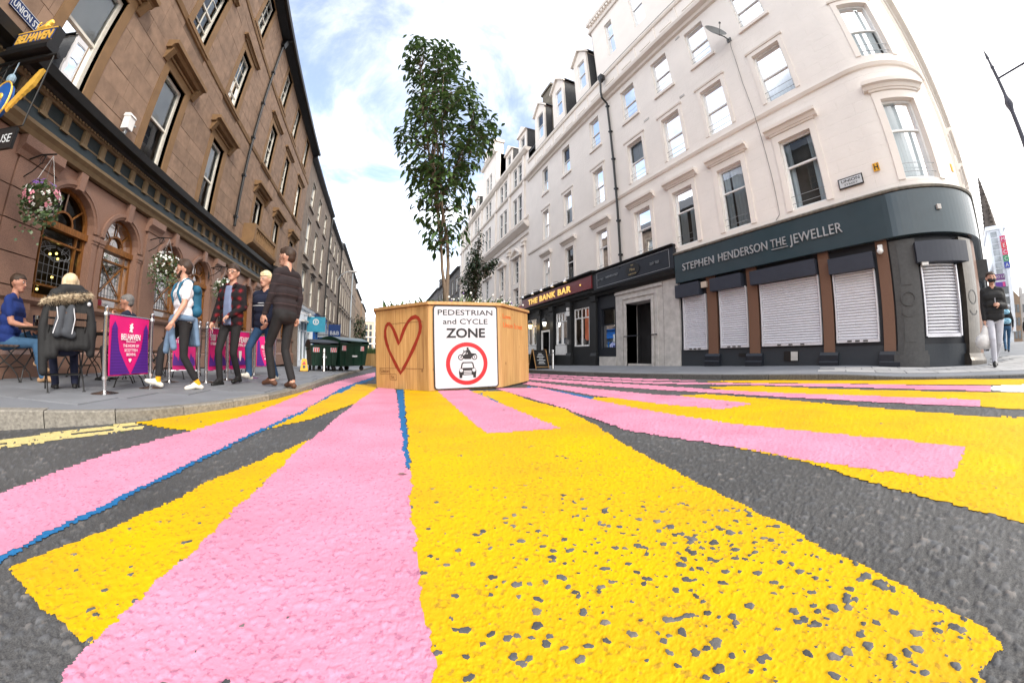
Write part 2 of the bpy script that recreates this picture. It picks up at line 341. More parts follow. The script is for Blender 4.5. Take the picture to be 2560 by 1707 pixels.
STRIPES=[
('yellow_stripe','yellow',[(-2.208,2.861),(-1.996,3.236),(-1.742,3.935),(-1.422,5.452),(-1.202,5.897),(-1.220,3.937),(-1.329,3.250),(-1.492,2.587),(-1.908,2.714)]),
('yellow_stripe','yellow',[(-0.966,2.669),(-0.846,3.545),(-0.802,4.821),(-0.642,6.130),(-0.591,7.302),(-0.076,7.659),(-0.155,6.368),(-0.243,5.035),(-0.365,4.217),(-0.676,3.133)]),
('yellow_stripe','yellow',[(-0.512,2.364),(-0.568,1.379),(-0.582,1.227),(-0.597,0.923),(-0.621,0.766),(-0.626,0.574),(-0.643,0.543),(-0.843,0.620),(-1.105,0.751),(-1.062,0.860),(-0.963,1.057),(-0.867,1.340),(-0.826,1.564),(-0.641,2.017)]),
('yellow_stripe','yellow',[(0.361,6.093),(1.951,5.147),(1.790,3.755),(1.801,2.973),(1.558,2.078),(1.359,1.503),(1.198,0.906),(1.091,0.439),(1.033,0.298),(1.000,0.160),(0.968,0.034),(0.938,-0.047),(0.905,-0.134),(0.869,-0.175),(0.824,-0.165),(0.788,-0.148),(0.744,-0.152),(0.616,-0.158),(0.020,0.330),(0.037,0.437),(0.054,0.539),(0.060,0.666),(0.068,0.837),(0.075,1.086),(0.117,1.595),(0.144,2.052)]),
('yellow_stripe','yellow',[(2.500,3.475),(2.626,3.587),(2.916,3.319),(2.855,2.641),(2.962,2.428),(3.494,2.936),(3.875,2.726),(3.884,1.740),(3.716,0.592),(3.571,-0.106),(3.567,-0.488),(3.568,-0.995),(1.476,-0.522),(1.514,-0.255),(1.594,0.029),(1.659,0.285),(1.792,0.629),(1.796,1.048),(1.996,1.627),(2.023,2.295)]),
('yellow_stripe','yellow',[(4.655,3.239),(5.125,2.943),(5.266,2.320),(5.236,1.415),(5.254,0.415),(5.166,-0.693),(5.179,-1.616),(3.794,-1.192),(3.986,-0.541),(4.072,-0.205),(4.324,-0.174),(4.337,0.339),(4.354,1.173),(4.275,2.452)]),
('yellow_stripe','yellow',[(5.518,4.134),(6.238,3.245),(6.731,1.823),(6.964,0.555),(6.982,-0.931),(6.884,-2.142),(6.045,-1.883),(6.089,-0.813),(6.054,1.638),(5.655,3.249)]),
('pink_stripe','pink',[(-1.714,0.907),(-1.713,1.204),(-1.694,1.368),(-1.710,1.591),(-1.691,1.875),(-1.602,2.266),(-1.499,2.599),(-1.336,3.267),(-1.268,3.970),(-1.220,5.145),(-1.178,6.374),(-0.911,9.588),(-0.388,16.090),(-0.273,11.324),(-0.761,6.405),(-0.821,4.935),(-0.860,3.607),(-0.978,2.705),(-1.062,1.848),(-1.114,1.476),(-1.154,1.094),(-1.181,0.915),(-1.192,0.789),(-1.225,0.596)]),
('pink_stripe','pink',[(-0.073,7.297),(-0.151,6.303),(-0.364,4.225),(-0.512,2.364),(-0.568,1.379),(-0.582,1.227),(-0.597,0.923),(-0.621,0.766),(-0.626,0.574),(-0.642,0.541),(-0.634,0.441),(-0.637,0.338),(0.020,0.330),(0.037,0.437),(0.054,0.539),(0.060,0.666),(0.068,0.837),(0.075,1.086),(0.117,1.595),(0.099,1.696),(0.124,2.533),(0.207,5.463),(0.196,6.564)]),
('pink_stripe','pink',[(0.921,5.914),(1.453,5.672),(1.282,2.158),(0.710,2.262)]),
('pink_stripe','pink',[(1.968,5.644),(2.705,5.422),(2.492,3.430),(2.388,2.290),(2.380,1.402),(2.491,0.648),(2.515,-0.073),(1.877,-0.018),(1.819,0.458),(1.804,1.052),(1.638,1.819),(1.811,2.965)]),
('pink_stripe','pink',[(3.167,7.323),(3.358,4.273),(3.400,3.261),(3.514,2.912),(3.486,2.359),(3.435,1.802),(2.921,1.875),(2.808,2.598),(2.791,3.324),(2.733,3.734),(2.834,4.843),(2.817,6.513)]),
('pink_stripe','pink',[(3.850,8.906),(4.415,4.239),(4.448,2.553),(4.574,1.234),(4.593,0.360),(4.565,-0.216),(4.070,-0.195),(4.080,0.317),(4.122,1.109),(4.076,2.337),(3.908,3.751),(3.408,7.883)]),
('pink_stripe','pink',[(4.268,9.873),(4.999,4.801),(5.583,3.207),(5.992,1.602),(6.017,0.478),(5.930,-0.412),(5.332,-0.372),(5.437,0.431),(5.506,1.471),(5.312,3.051),(4.657,4.472),(4.025,9.310)]),
('pink_stripe','pink',[(4.771,10.680),(5.572,5.353),(5.679,4.255),(5.150,4.947),(4.496,10.064)]),
('blue_line','blue',[(-1.225,0.596),(-1.192,0.789),(-1.181,0.915),(-1.154,1.094),(-1.114,1.476),(-1.062,1.848),(-0.978,2.705),(-0.860,3.607),(-0.821,4.935),(-0.761,6.405),(-0.326,11.289),(-0.277,9.577),(-0.655,5.853),(-0.776,4.660),(-0.827,3.465),(-0.950,2.623),(-1.032,1.790),(-1.081,1.428),(-1.122,1.058),(-1.152,0.887),(-1.158,0.761),(-1.193,0.575)]),
('blue_line','blue',[(0.233,6.119),(0.354,6.095),(0.163,2.523),(0.118,1.626),(0.099,1.696),(0.124,2.533)]),
('blue_line','blue',[(1.453,5.672),(1.552,5.378),(1.363,3.594),(1.301,3.589)]),
('blue_line','blue',[(2.651,5.780),(2.705,5.422),(2.700,4.613),(2.630,3.584),(2.469,3.398),(2.521,4.307),(2.509,5.470)]),
('yellow_line','cream',[(-2.906,1.729),(-2.832,2.055),(-2.219,2.875),(-2.101,2.762),(-2.705,1.959),(-2.784,1.653)]),
('yellow_line','cream',[(-2.715,1.610),(-2.675,1.937),(-2.067,2.716),(-1.942,2.663),(-2.566,1.854),(-2.608,1.543)]),
('white_line','white',[(5.982,-0.425),(6.141,-0.820),(6.171,-1.699),(5.186,-1.430),(5.280,-0.708),(5.375,-0.383)]),
]
PAINT = {
 'yellow': (paint_mat('yellow_paint', (.61, .375, .001), (.52, .30, .010), (.15, .14, .10), .80), .52, .0034, 0.0),
 'pink': (paint_mat('pink_paint', (.63, .255, .365), (.50, .19, .28), (.30, .14, .20), .90, .8), .62, .0034, .0010),
 'blue': (paint_mat('blue_paint', (.015, .11, .27), (.02, .13, .30), (.05, .07, .10), .75), .7, .0016, .0022),
 'cream': (paint_mat('faded_yellow_paint', (.62, .50, .20), (.50, .42, .20), (.12, .12, .10), .45), .6, .0012, .0018),
 'white': (paint_mat('white_paint', (.75, .75, .74), (.62, .62, .62), (.15, .15, .15), .6), .7, .0012, .0022)}
def in_poly(px, py, poly):
    c = np.zeros(px.shape, bool); k = len(poly)
    for i in range(k):
        x0, y0 = poly[i]; x1, y1 = poly[(i+1) % k]
        if y0 == y1: continue
        t = ((y0 > py) != (y1 > py)) & (px < (x1-x0)*(py-y0)/(y1-y0)+x0)
        c ^= t
    return c
fc = FQ.reshape(na-1, nr-1, 4)
CX = (GX[:-1, :-1]+GX[1:, 1:])/2; CY = (GY[:-1, :-1]+GY[1:, 1:])/2
JX = .016*(vnoise(CX, CY, 55., 21.)-.5)+.022*(vnoise(CX, CY, 17., 22.)-.5); JY = .016*(vnoise(CX, CY, 55., 23.)-.5)+.022*(vnoise(CX, CY, 17., 24.)-.5)
near = (RR[:-1, :-1] < 40)
for nm, key, poly in STRIPES:
    pm, kf, off, lift = PAINT[key]
    inside = in_poly(CX+JX, CY+JY, poly) & near
    if not inside.any(): continue
    Z = GZ0+SH*fade*kf+off*(.35+.95*np.clip(blotch/1.1, 0, 1.3))*(.72+.75*np.clip((RR-.9)/1.8, 0, 1))+lift+(1-fade)*.002
    o = grid_mesh(nm, GX, GY, Z, fc[inside], pm, attrs, road)
def path_len(p):
    p = np.asarray(p, float); return np.concatenate([[0], np.cumsum(np.hypot(*np.diff(p, axis=0).T))])
def smooth_path(p, it=3):
    p = np.asarray(p, float)
    for _ in range(it):
        q = np.empty((2*len(p)-2, 2)); q[0::2] = .75*p[:-1]+.25*p[1:]; q[1::2] = .25*p[:-1]+.75*p[1:]
        p = np.vstack([p[:1], q, p[-1:]])
    return p
def along(p, s):
    L_ = path_len(p); x = np.interp(s, L_, p[:, 0]); y = np.interp(s, L_, p[:, 1]); return np.stack([x, y], -1)
M_KERB = mat('kerb_granite', (.20, .185, .16), .85, .30, 40, .06, 180, rnd=.16, dirt=.5, dirtcol=(.07, .065, .055))
M_KERBD = mat('dark_kerb_granite', (.10, .098, .095), .8, .3, 40, .05, 180, rnd=.16, dirt=.5)
M_PAVE = mat('pavement_slab_grey', (.17, .18, .20), .72, .14, 1.6, .02, 120, dirt=.35, dirtcol=(.10, .105, .115))
M_PAVES = mat('grey_paving_slab', (.17, .178, .195), .7, .12, 2.2, .02, 120, rnd=.07, dirt=.4, dirtcol=(.10, .105, .115))
M_SLAB = mat('light_paving', (.33, .33, .335), .75, .10, 3, .03, 120, rnd=.10, dirt=.25, dirtcol=(.2, .2, .2))
def kerb_run(parent, path, inward, zb, zt, step, m, s0, s1, w=.15):
    s = s0
    while s < s1:
        e = min(s+step*random.uniform(.92, 1.08), s1); a = np.linspace(s+.004, e-.004, 4); P = along(path, a)
        d = along(path, a+.05)-along(path, a-.05); d /= np.hypot(d[:, 0], d[:, 1])[:, None]; nrm = np.stack([-d[:, 1], d[:, 0]], 1)*inward
        Q = P+nrm*w; mb = MB(); dz = random.uniform(-.003, .003); ch = .012
        for i in range(4):
            z0 = float(zb(*P[i]))-.12; z1 = float(zt(*(P[i]+nrm[i]*w*.5)))+dz+.002; F_ = P[i]+nrm[i]*ch
            mb.add([(P[i][0], P[i][1], z0), (P[i][0], P[i][1], z1-ch), (F_[0], F_[1], z1), (Q[i][0], Q[i][1], z1), (Q[i][0], Q[i][1], z0)], [])
        fs = [(5*i+k, 5*i+(k+1) % 5, 5*i+5+(k+1) % 5, 5*i+5+k) for i in range(3) for k in range(5)]+[(0, 1, 2, 3, 4), (15, 16, 17, 18, 19)]
        mb.f = fs; mb.m = [0]*len(fs)
        mb.build('kerb_stone', m, parent); s = e
def strip_sheet(name, inner, outer, zf, m, nseg=8):
    vs, fs = [], []; inner = np.asarray(inner); outer = np.asarray(outer); k = nseg+1
    for a, b in zip(inner, outer):
        for j in range(k):
            p = a+(b-a)*j/nseg; vs.append((p[0], p[1], float(zf(p[0], p[1]))))
    for i in range(len(inner)-1):
        for j in range(nseg): fs.append((i*k+j, i*k+j+1, (i+1)*k+j+1, (i+1)*k+j))
    mb = MB(); mb.add(vs, fs); return mb.build(name, m, None, True)
LKP = smooth_path([(-12, -5.5), (-9, -3.2), (-7.2, -.9), (-5.6, .7), (-4.4, 1.62), (-3.23, 2.30), (-2.76, 2.56), (-2.25, 2.86), (-1.8, 3.45), (-1.46, 4.25), (-1.27, 5.4), (-1.2, 7), (-1.18, 10), (-1.15, 14), (-1.08, 20), (-1.0, 30), (-1.0, 70)], 2)
RKP = smooth_path([(5.0, 70), (5.05, 30), (5.2, 16), (5.4, 9), (5.55, 7.2), (5.86, 5.8), (6.1, 4.4), (6.42, 2.9), (6.66, 1.7), (6.9, .5), (7.3, -1.0), (7.9, -2.6), (9.2, -3.9), (12, -4.7), (20, -5.3), (60, -8)], 2)
SIDE_D = Vector((.9978, -.0664, 0)); ARC_R, ARC_Y = 1.68, 1.12; ARC_T = math.radians(86.2); XL, XR = -5.5, 8.965
ARC_E = Vector((XR+ARC_R-ARC_R*math.cos(ARC_T), ARC_Y-ARC_R*math.sin(ARC_T), 0))
def outer_l(p):
    x, y = p
    return (XL-.25, y) if y > 2.2 else (XL-.25-(2.2-y)*1.6, max(y, 2.2-(2.2-y)*.3)+.0)
pavL = strip_sheet('pavement', LKP+np.array([[-.13, .02]]), [outer_l(p) for p in LKP], pave_l, M_PAVE)
setp(pavL, 'grey pavement in front of the brown pub, where people walk and sit', kind='structure')
ls = path_len(LKP)[-1]
LKo = np.vstack([LKP, [[-40, 70]], [[-40, -6]]]); sl_u = Vector((-.42, .907, 0)); sl_v = Vector((-.907, -.42, 0))
for j in range(26):
    rowy = 1.2+j*.56; x_ = -1.2-random.uniform(0, .5)
    while x_ > XL-.1:
        w_ = random.uniform(.72, 1.0); cs_ = [(x_, rowy), (x_-w_, rowy), (x_-w_, rowy+.56), (x_, rowy+.56)]; x_ -= w_
        if cs_[1][0] < XL-.25 or not all(in_poly(np.array([a-.0]), np.array([b]), LKo)[0] and min(np.hypot(LKP[:, 0]-a, LKP[:, 1]-b)) > .15 for a, b in cs_): continue
        g_ = .004; t_ = random.uniform(.009, .0115); mb = MB(); q_ = [(cs_[0][0]-g_, rowy+g_), (cs_[1][0]+g_, rowy+g_), (cs_[1][0]+g_, rowy+.56-g_), (cs_[0][0]-g_, rowy+.56-g_)]
        mb.add([(a, b, float(pave_l(a, b))-.02) for a, b in q_]+[(a, b, float(pave_l(a, b))+t_) for a, b in q_], [(4, 5, 6, 7), (0, 1, 5, 4), (1, 2, 6, 5), (2, 3, 7, 6), (3, 0, 4, 7)]); mb.build('paving_slab', M_PAVES, pavL)
def kz_l(x, y): return pave_l(x, y)
kerb_run(pavL, LKP, 1, road_z, kz_l, .62, M_KERB, 4.0, 44., .15)
wallp = [(XR+.25, y) for y in np.linspace(70, ARC_Y, 20)]
def outer_r(p):
    x, y = p
    if y > ARC_Y+.4: return (XR+.3, y)
    t = min(1, (ARC_Y+.4-y)/3.2)
    q = Vector((XR+.3, ARC_Y+.4, 0)).lerp(ARC_E+Vector((.5, .25, 0)), t)
    if x > 8.2: q = ARC_E+Vector((0, .2, 0))+SIDE_D*max(0, (x-8.2))
    return (q.x, q.y)
pavR = strip_sheet('pavement', RKP+np.array([[.13, .0]]), [outer_r(p) for p in RKP], pave_r, M_PAVE)
setp(pavR, 'grey pavement below the jeweller and the bar, turning the corner to the right', kind='structure')
kerb_run(pavR, RKP, 1, road_z, pave_r, .9, M_KERBD, 40., path_len(RKP)[-1]-30, .15)
# light square slabs round the corner on the right
su = Vector((.26, -.966, 0)); sv = Vector((.966, .26, 0)); k = 0
slab_w, slab_l = .62, .42
slab = {}
RKo = np.vstack([RKP[:, :], [[60, 40]], [[5, 90]]])
for i in range(-8, 14):
    for j in range(0, 12):
        off = .31 if j % 2 else 0
        c = Vector((6.95, 2.6, 0))+su*(i*slab_w*.86+off)+sv*(j*slab_l+.28)
        cs = [c+su*a+sv*b for a, b in ((-.3*.86, -.2), (.3*.86, -.2), (.3*.86, .2), (-.3*.86, .2))]
        if c.y > 2.3+.1*j or c.y < -3.6: continue
        if not all(in_poly(np.array([q.x-.16]), np.array([q.y]), RKo)[0] for q in cs): continue
        if any((q.x > XR-.1 and q.y > ARC_Y) or (Vector((q.x, q.y, 0))-Vector((XR+ARC_R, ARC_Y, 0))).length < ARC_R+.12 or (q.x > ARC_E.x and q.y > ARC_E.y-.0664*(q.x-ARC_E.x)-.1) for q in cs): continue
        z = [float(pave_r(q.x, q.y)) for q in cs]; mb = MB(); t = random.uniform(.010, .013)
        mb.add([(q.x, q.y, z[n_]-.02) for n_, q in enumerate(cs)]+[(q.x, q.y, z[n_]+t) for n_, q in enumerate(cs)], [(4, 5, 6, 7), (0, 1, 5, 4), (1, 2, 6, 5), (2, 3, 7, 6), (3, 0, 4, 7)])
        mb.build('paving_slab', M_SLAB, pavR)
# ------------------------------------------------------------------ facade kit
def glass_mat(name, tint, ior=1.7, rough=.0):
    m = bpy.data.materials.new(name); m.use_nodes = True; nt = m.node_tree; n = nt.nodes; l = nt.links.new; n.remove(n['Principled BSDF'])
    o = n['Material Output']; f = n.new('ShaderNodeFresnel'); f.inputs[0].default_value = 1+(ior-1)*.72
    g = n.new('ShaderNodeBsdfGlossy'); g.inputs['Roughness'].default_value = rough; g.inputs[0].default_value = (.95, .97, 1, 1)
    t = n.new('ShaderNodeBsdfTransparent'); t.inputs[0].default_value = (*tint, 1); x = n.new('ShaderNodeMixShader')
    z = n.new('ShaderNodeTexNoise'); z.inputs['Scale'].default_value = 2.2; ge = n.new('ShaderNodeNewGeometry'); l(ge.outputs['Position'], z.inputs['Vector'])
    bp = n.new('ShaderNodeBump'); bp.inputs['Strength'].default_value = .04; bp.inputs['Distance'].default_value = .02; l(z.outputs['Fac'], bp.inputs['Height']); l(bp.outputs[0], g.inputs['Normal'])
    l(f.outputs[0], x.inputs[0]); l(t.outputs[0], x.inputs[1]); l(g.outputs[0], x.inputs[2]); l(x.outputs[0], o.inputs[0]); return m
M_GLASS = glass_mat('window_glass', (.86, .90, .90))
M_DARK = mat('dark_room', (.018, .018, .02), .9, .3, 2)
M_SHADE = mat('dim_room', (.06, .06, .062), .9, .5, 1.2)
M_BLIND = mat('net_blind', (.38, .43, .48), .8, .10, 5, stretch=(14, 14, .5))
M_BLINDW = mat('white_blind', (.52, .54, .56), .8, .04, 3)
M_PINK = mat('pink_curtain', (.60, .44, .56), .8, .12, 5, stretch=(10, 10, .4))
M_WHITE = mat('white_frame_paint', (.74, .74, .73), .5, .06, 9, dirt=.12)
M_CREAMF = mat('ivory_frame_paint', (.68, .65, .58), .55, .08, 9, dirt=.2)
def wall_skin(mb, u0, u1, z0, z1, ops, dep=.3, m=0, md=1, n=0.):
    us = sorted({u0, u1} | {x for o in ops for x in o[:2]}); zs = sorted({z0, z1} | {x for o in ops for x in o[2:4]})
    uu = []
    for a, b in zip(us[:-1], us[1:]): uu += mb.us(a, b)[:-1]
    uu.append(us[-1])
    for a, b in zip(uu[:-1], uu[1:]):
        for c, d in zip(zs[:-1], zs[1:]):
            cu, cz = (a+b)/2, (c+d)/2
            if any(o[0] < cu < o[1] and o[2] < cz < o[3] for o in ops): continue
            mb.quad([(a, n, c), (b, n, c), (b, n, d), (a, n, d)], m)
    for o in ops:
        a, b, c, d = o[:4]; U = mb.us(a, b)
        mb.quad([(a, n, c), (a, n-dep, c), (a, n-dep, d), (a, n, d)], m); mb.quad([(b, n, c), (b, n-dep, c), (b, n-dep, d), (b, n, d)], m)
        for p, q in zip(U[:-1], U[1:]):
            for zc in (c, d): mb.quad([(p, n, zc), (q, n, zc), (q, n-dep, zc), (p, n-dep, zc)], m)
    return mb
def sash(root, fr, u0, u1, z0, z1, rail=None, rec=.13, bars=(1, 1), fm=None, back=None, cur=None, w=.055, inner=.5, rails=0, name='window', split=True):
    """A sash window: frame and bars, two panes of real glass, blind or curtains behind, dark room."""
    fm = fm or M_WHITE; rail = rail if rail is not None else (z0+z1)/2
    F_ = MB(fr, root); n1 = -rec; n0 = -rec-.09
    F_.box(u0, u0+w, n0, n1, z0, z1); F_.box(u1-w, u1, n0, n1, z0, z1); F_.box(u0+w, u1-w, n0, n1, z1-w, z1); F_.box(u0+w, u1-w, n0, n1+.02, z0, z0+w*1.2)
    if split: F_.box(u0+w, u1-w, n0+.01, n1-.015, rail-.025, rail+.025)
    for k in range(1, bars[0]): 
        x = u0+(u1-u0)*k/bars[0]; F_.box(x-.011, x+.011, n1-.05, n1-.02, z0+w, z1-w)
    for k in range(1, bars[1]):
        for a, b in (((z0, rail), (rail, z1)) if split else ((z0, z1),)):
            x = a+(b-a)*k/bars[1]; F_.box(u0+w, u1-w, n1-.049, n1-.021, x-.011, x+.011)
    o = F_.build(name, fm, root)
    if name == 'window' or True:
        for (a, b, nn) in (((z0+w, rail-.025, n1-.06), (rail+.025, z1-w, n1-.035)) if split else ((z0+w, z1-w, n1-.04),)):
            g = MB(fr, root); U = g.us(u0+w, u1-w)
            for p, q in zip(U[:-1], U[1:]): g.quad([(p, nn, a), (q, nn, a), (q, nn, b), (p, nn, b)])
            p_ = g.build('pane', M_GLASS, None); p_.parent = o
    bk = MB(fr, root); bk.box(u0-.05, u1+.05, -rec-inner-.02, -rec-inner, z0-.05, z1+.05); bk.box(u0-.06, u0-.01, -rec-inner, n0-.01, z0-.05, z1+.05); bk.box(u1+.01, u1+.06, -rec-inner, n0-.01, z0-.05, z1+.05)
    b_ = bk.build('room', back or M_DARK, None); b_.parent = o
    for c in (cur or []):
        kind, a, b, c0, c1, cm = c      # share of width and height
        q = MB(fr, root); ua, ub = u0+w*.5+(u1-u0-w)*a, u0+w*.5+(u1-u0-w)*b; za, zb = z0+(z1-z0)*c0, z0+(z1-z0)*c1
        if kind == 'curtain':
            k = max(4, int((ub-ua)/.035)); vs = []
            for i in range(k+1):
                u = ua+(ub-ua)*i/k; nn = -rec-.16+.025*math.sin(i*1.9+u*9); vs += [(u, nn, za), (u+.01*math.sin(i*2.3), nn, zb)]
            q.add(vs, [(2*i, 2*i+2, 2*i+3, 2*i+1) for i in range(k)]); q.build('curtain', cm, None, True).parent = o
        else:
            q.box(ua, ub, -rec-.125, -rec-.12, za, zb); q.build('blind', cm, None).parent = o
    if rails:
        r_ = MB(fr, root)
        for k in range(rails): r_.box(u0, u1, -.05, -.038, z0+.16+.2*k, z0+.172+.2*k)
        r_.build('guard_rail', M_GUARD, None).parent = o
    return o
M_GUARD = mat('thin_steel', (.30, .31, .32), .45, .1, 10, metal=.6)
UNIT = MB(); UNIT.box(-.5, .5, -.5, .5, -.5, .5); UNITS = {}
def unit_box(m):
    if m.name not in UNITS:
        me = UNIT.mesh('block', m); bm = bmesh.new(); bm.from_mesh(me); bm.to_mesh(me); bm.free(); UNITS[m.name] = me
    return UNITS[m.name]
def blocks(root, fr, u0, u1, z0, z1, ops, m, ch=.36, bw=.85, limit=300, proud=.018, gap=.008, key=lambda u, z: u, pname='stone_block'):
    """Coursed ashlar: each stone a piece of its own with a recessed joint; those past the limit joined in one part."""
    L_ = []; nz = max(1, round((z1-z0)/ch)); h = (z1-z0)/nz
    for r in range(nz):
        a, b = z0+r*h, z0+(r+1)*h; u = u0-random.uniform(0, bw)
        while u < u1:
            e = u+bw*random.uniform(.62, 1.35); s, t = max(u, u0), min(e, u1); u = e
            segs = [(s, t)]
            for o in ops:
                if o[2] < b-.02 and o[3] > a+.02:
                    ns = []
                    for p, q in segs:
                        if o[1] <= p or o[0] >= q: ns.append((p, q)); continue
                        if o[0] > p: ns.append((p, o[0]))
                        if o[1] < q: ns.append((o[1], q))
                    segs = ns
            L_ += [(p, q, a, b) for p, q in segs if q-p > .05]
    L_.sort(key=lambda t: key((t[0]+t[1])/2, (t[2]+t[3])/2)); me = unit_box(m); rest = MB(fr, root)
    M3 = Matrix((fr.u, fr.n, Vector((0, 0, 1)))).transposed().to_euler() if fr.u.cross(fr.n).z > 0 else Matrix((-fr.u, fr.n, Vector((0, 0, 1)))).transposed().to_euler()
    for i, (p, q, a, b) in enumerate(L_):
        t = proud*random.uniform(.75, 1.2)
        if i < limit:
            o = link(pname, me, root, fr((p+q)/2, t/2, (a+b)/2)-root.location, M3, (q-p-gap, t, b-a-gap))
        else: rest.box(p+gap/2, q-gap/2, .0, t, a+gap/2, b-gap/2)
    if rest.v:
        o = rest.build(pname+'_facing', m, root); o['kind'] = 'stuff'
def text_mesh(name, s, size, fr, u, n, z, m, root, depth=.02, align='LEFT', mirror=False, font=None, space=1.0, sx=1.0, shear=0., bold=0.0):
    """Raised lettering set along a facade frame."""
    c = bpy.data.curves.new('lettering', 'FONT'); c.body = s; c.size = size; c.extrude = depth/2; c.align_x = align; c.space_character = space; c.shear = shear; c.resolution_u = 3
    c.offset = bold
    o = bpy.data.objects.new('lettering', c); COL.objects.link(o); dg = bpy.context.evaluated_depsgraph_get(); dg.update()
    me = bpy.data.meshes.new_from_object(o.evaluated_get(dg)); bpy.data.objects.remove(o); bpy.data.curves.remove(c)
    k = len(me.vertices); co = np.empty(k*3, np.float32); me.vertices.foreach_get('co', co); co = co.reshape(-1, 3)
    sg = -1 if mirror else 1; off = Vector(root.location) if root is not None else Vector((0, 0, 0))
    out = [tuple(fr(u+sg*float(p[0])*sx, n+float(p[2]), z+float(p[1]))-off) for p in co]
    me.vertices.foreach_set('co', np.array(out, np.float32).ravel()); me.materials.clear(); me.materials.append(m); me.update()
    return link(name, me, root)
# ------------------------------------------------------------------ brown sandstone building with the pub (left)
M_SAND = mat('brown_sandstone', (.215, .140, .096), .85, .12, 5, .05, 45, rnd=.11, col2=(.245, .160, .110), dirt=.45, dirtcol=(.10, .068, .05))
M_JOINT = mat('sandstone_joint', (.135, .088, .06), .9, .2, 9)
M_TRIM = mat('ochre_stone_trim', (.20, .115, .052), .75, .12, 4, .02, 60, dirt=.3, dirtcol=(.09, .055, .035))
M_GRAN = mat('pink_granite', (.225, .130, .095), .42, .42, 140, .0, 60, rnd=.07, dirt=.35, dirtcol=(.12, .075, .055), detail=6)
M_TEAL = mat('dark_teal_paint', (.012, .021, .025), .45, .15, 5, dirt=.15)
M_BLACK = mat('black_gloss_paint', (.010, .010, .011), .4, .2, 6)
M_TAN = mat('tan_paint', (.165, .115, .062), .6, .12, 8, dirt=.3, dirtcol=(.10, .075, .05))
M_SLATE = mat('slate_roof', (.045, .046, .05), .7, .3, 12)
M_OAK = mat('varnished_oak', (.17, .062, .014), .32, .35, 6, coat=.2, stretch=(12, 12, 1.2), col2=(.21, .085, .02))
M_LEADG = glass_mat('leaded_glass', (.30, .35, .32), 1.5, .03)
M_LEAD = mat('lead_came', (.16, .165, .17), .5, .2, 30)
M_LAMPG = mat('lamp_glow', (1.0, .62, .18), .5, .0, 3, emit=5.0)
FL = Fr((XL, 0, 0), (0, 1, 0), (1, 0, 0))
pub = thing('sandstone_building', 'long brown sandstone building with the pub and its arched windows at street level', 'building', (XL, 6, .05))
PW = [(3.58, 4.46), (6.26, 7.12), (8.98, 9.79), (13.0, 13.83), (15.6, 16.32), (18.45, 19.2)]
ROWS = [(4.42, 6.52, 5.40), (8.0, 9.93, 8.97), (11.18, 12.95, 12.05)]
PU0, PU1, ZT = .4, 20.6, 13.2
ops = [(a, b, r[0], r[1]) for a, b in PW for r in ROWS]
mb = MB(FL, pub); wall_skin(mb, PU0, PU1, 3.3, ZT, ops, .3)
mb.box(PU0, PU1, -8, -.85, 0, ZT); mb.box(PU0, PU0+.05, -.85, 0, 0, ZT); mb.box(PU1-.05, PU1, -.85, 0, 0, ZT)
mb.build('wall', [M_JOINT, M_DARK], pub)
TR_ = [(a-.2, b+.2, r[0]-.02, r[1]+.2) for a, b in PW for r in ROWS]
blocks(pub, FL, PU0, PU1, 4.3, ZT, TR_, M_SAND, .37, .86, 300, .02, .007, key=lambda u, z: u*1.0+z*.35 if u > 2.4 else 99)
tm = MB(FL, pub); hm = MB(FL, pub)
for a, b in PW:
    for k, r in enumerate(ROWS):
        t = MB(FL, pub)
        t.box(a-.2, a, -.10, .035, r[0]-.02, r[1]+.2); t.box(b, b+.2, -.10, .035, r[0]-.02, r[1]+.2); t.box(a, b, -.10, .035, r[1], r[1]+.2)
        t.box(a-.24, b+.24, 0, .075, r[1]+.2, r[1]+.26)
        if k > 0: t.box(a-.25, b+.25, 0, .09, r[0]-.12, r[0]-.02)
        t.build('window_surround', M_TRIM, pub)
        if k < 2:
            h = MB(FL, pub); d = .30 if k == 0 else .15; zz_ = r[1]+(.30 if k == 0 else .262); hh = .17 if k == 0 else .09
            h.prof(a-.42, b+.42, [(0, zz_), (d*.55, zz_), (d*.7, zz_+hh*.4), (d, zz_+hh*.45), (d, zz_+hh), (0, zz_+hh*1.15)], 0)
            if k == 0:
                for uu_ in (a-.36, b+.22): h.prof(uu_, uu_+.14, [(0, zz_-.26), (.06, zz_-.26), (.20, zz_-.02), (.20, zz_), (0, zz_)])
            h.build('window_hood', M_TRIM, pub)
for i, (a, b) in enumerate(PW):
    for k, r in enumerate(ROWS):
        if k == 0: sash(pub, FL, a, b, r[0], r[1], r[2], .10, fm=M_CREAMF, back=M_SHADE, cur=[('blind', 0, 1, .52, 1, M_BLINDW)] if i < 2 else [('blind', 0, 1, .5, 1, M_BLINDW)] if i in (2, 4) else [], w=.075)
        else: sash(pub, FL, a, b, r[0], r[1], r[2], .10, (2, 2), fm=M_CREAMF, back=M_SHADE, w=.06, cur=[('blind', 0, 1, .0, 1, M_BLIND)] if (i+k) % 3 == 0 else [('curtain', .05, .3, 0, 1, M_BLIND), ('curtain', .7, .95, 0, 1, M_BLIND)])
s_ = MB(FL, pub)
s_.prof(PU0, PU1, [(0, 7.80), (.05, 7.82), (.08, 7.94), (.02, 7.97), (0, 7.97)]); s_.build('string_course', M_TRIM, pub)
s_ = MB(FL, pub); s_.prof(PU0, PU1, [(0, 10.90), (.05, 10.92), (.07, 11.03), (0, 11.05)]); s_.build('string_course', M_TRIM, pub)
s_ = MB(FL, pub); s_.prof(PU0-.2, PU1+.1, [(0, 12.98), (.10, 13.0), (.34, 13.10), (.36, 13.2), (0, 13.24)]); s_.build('eaves_cornice', M_BLACK, pub)
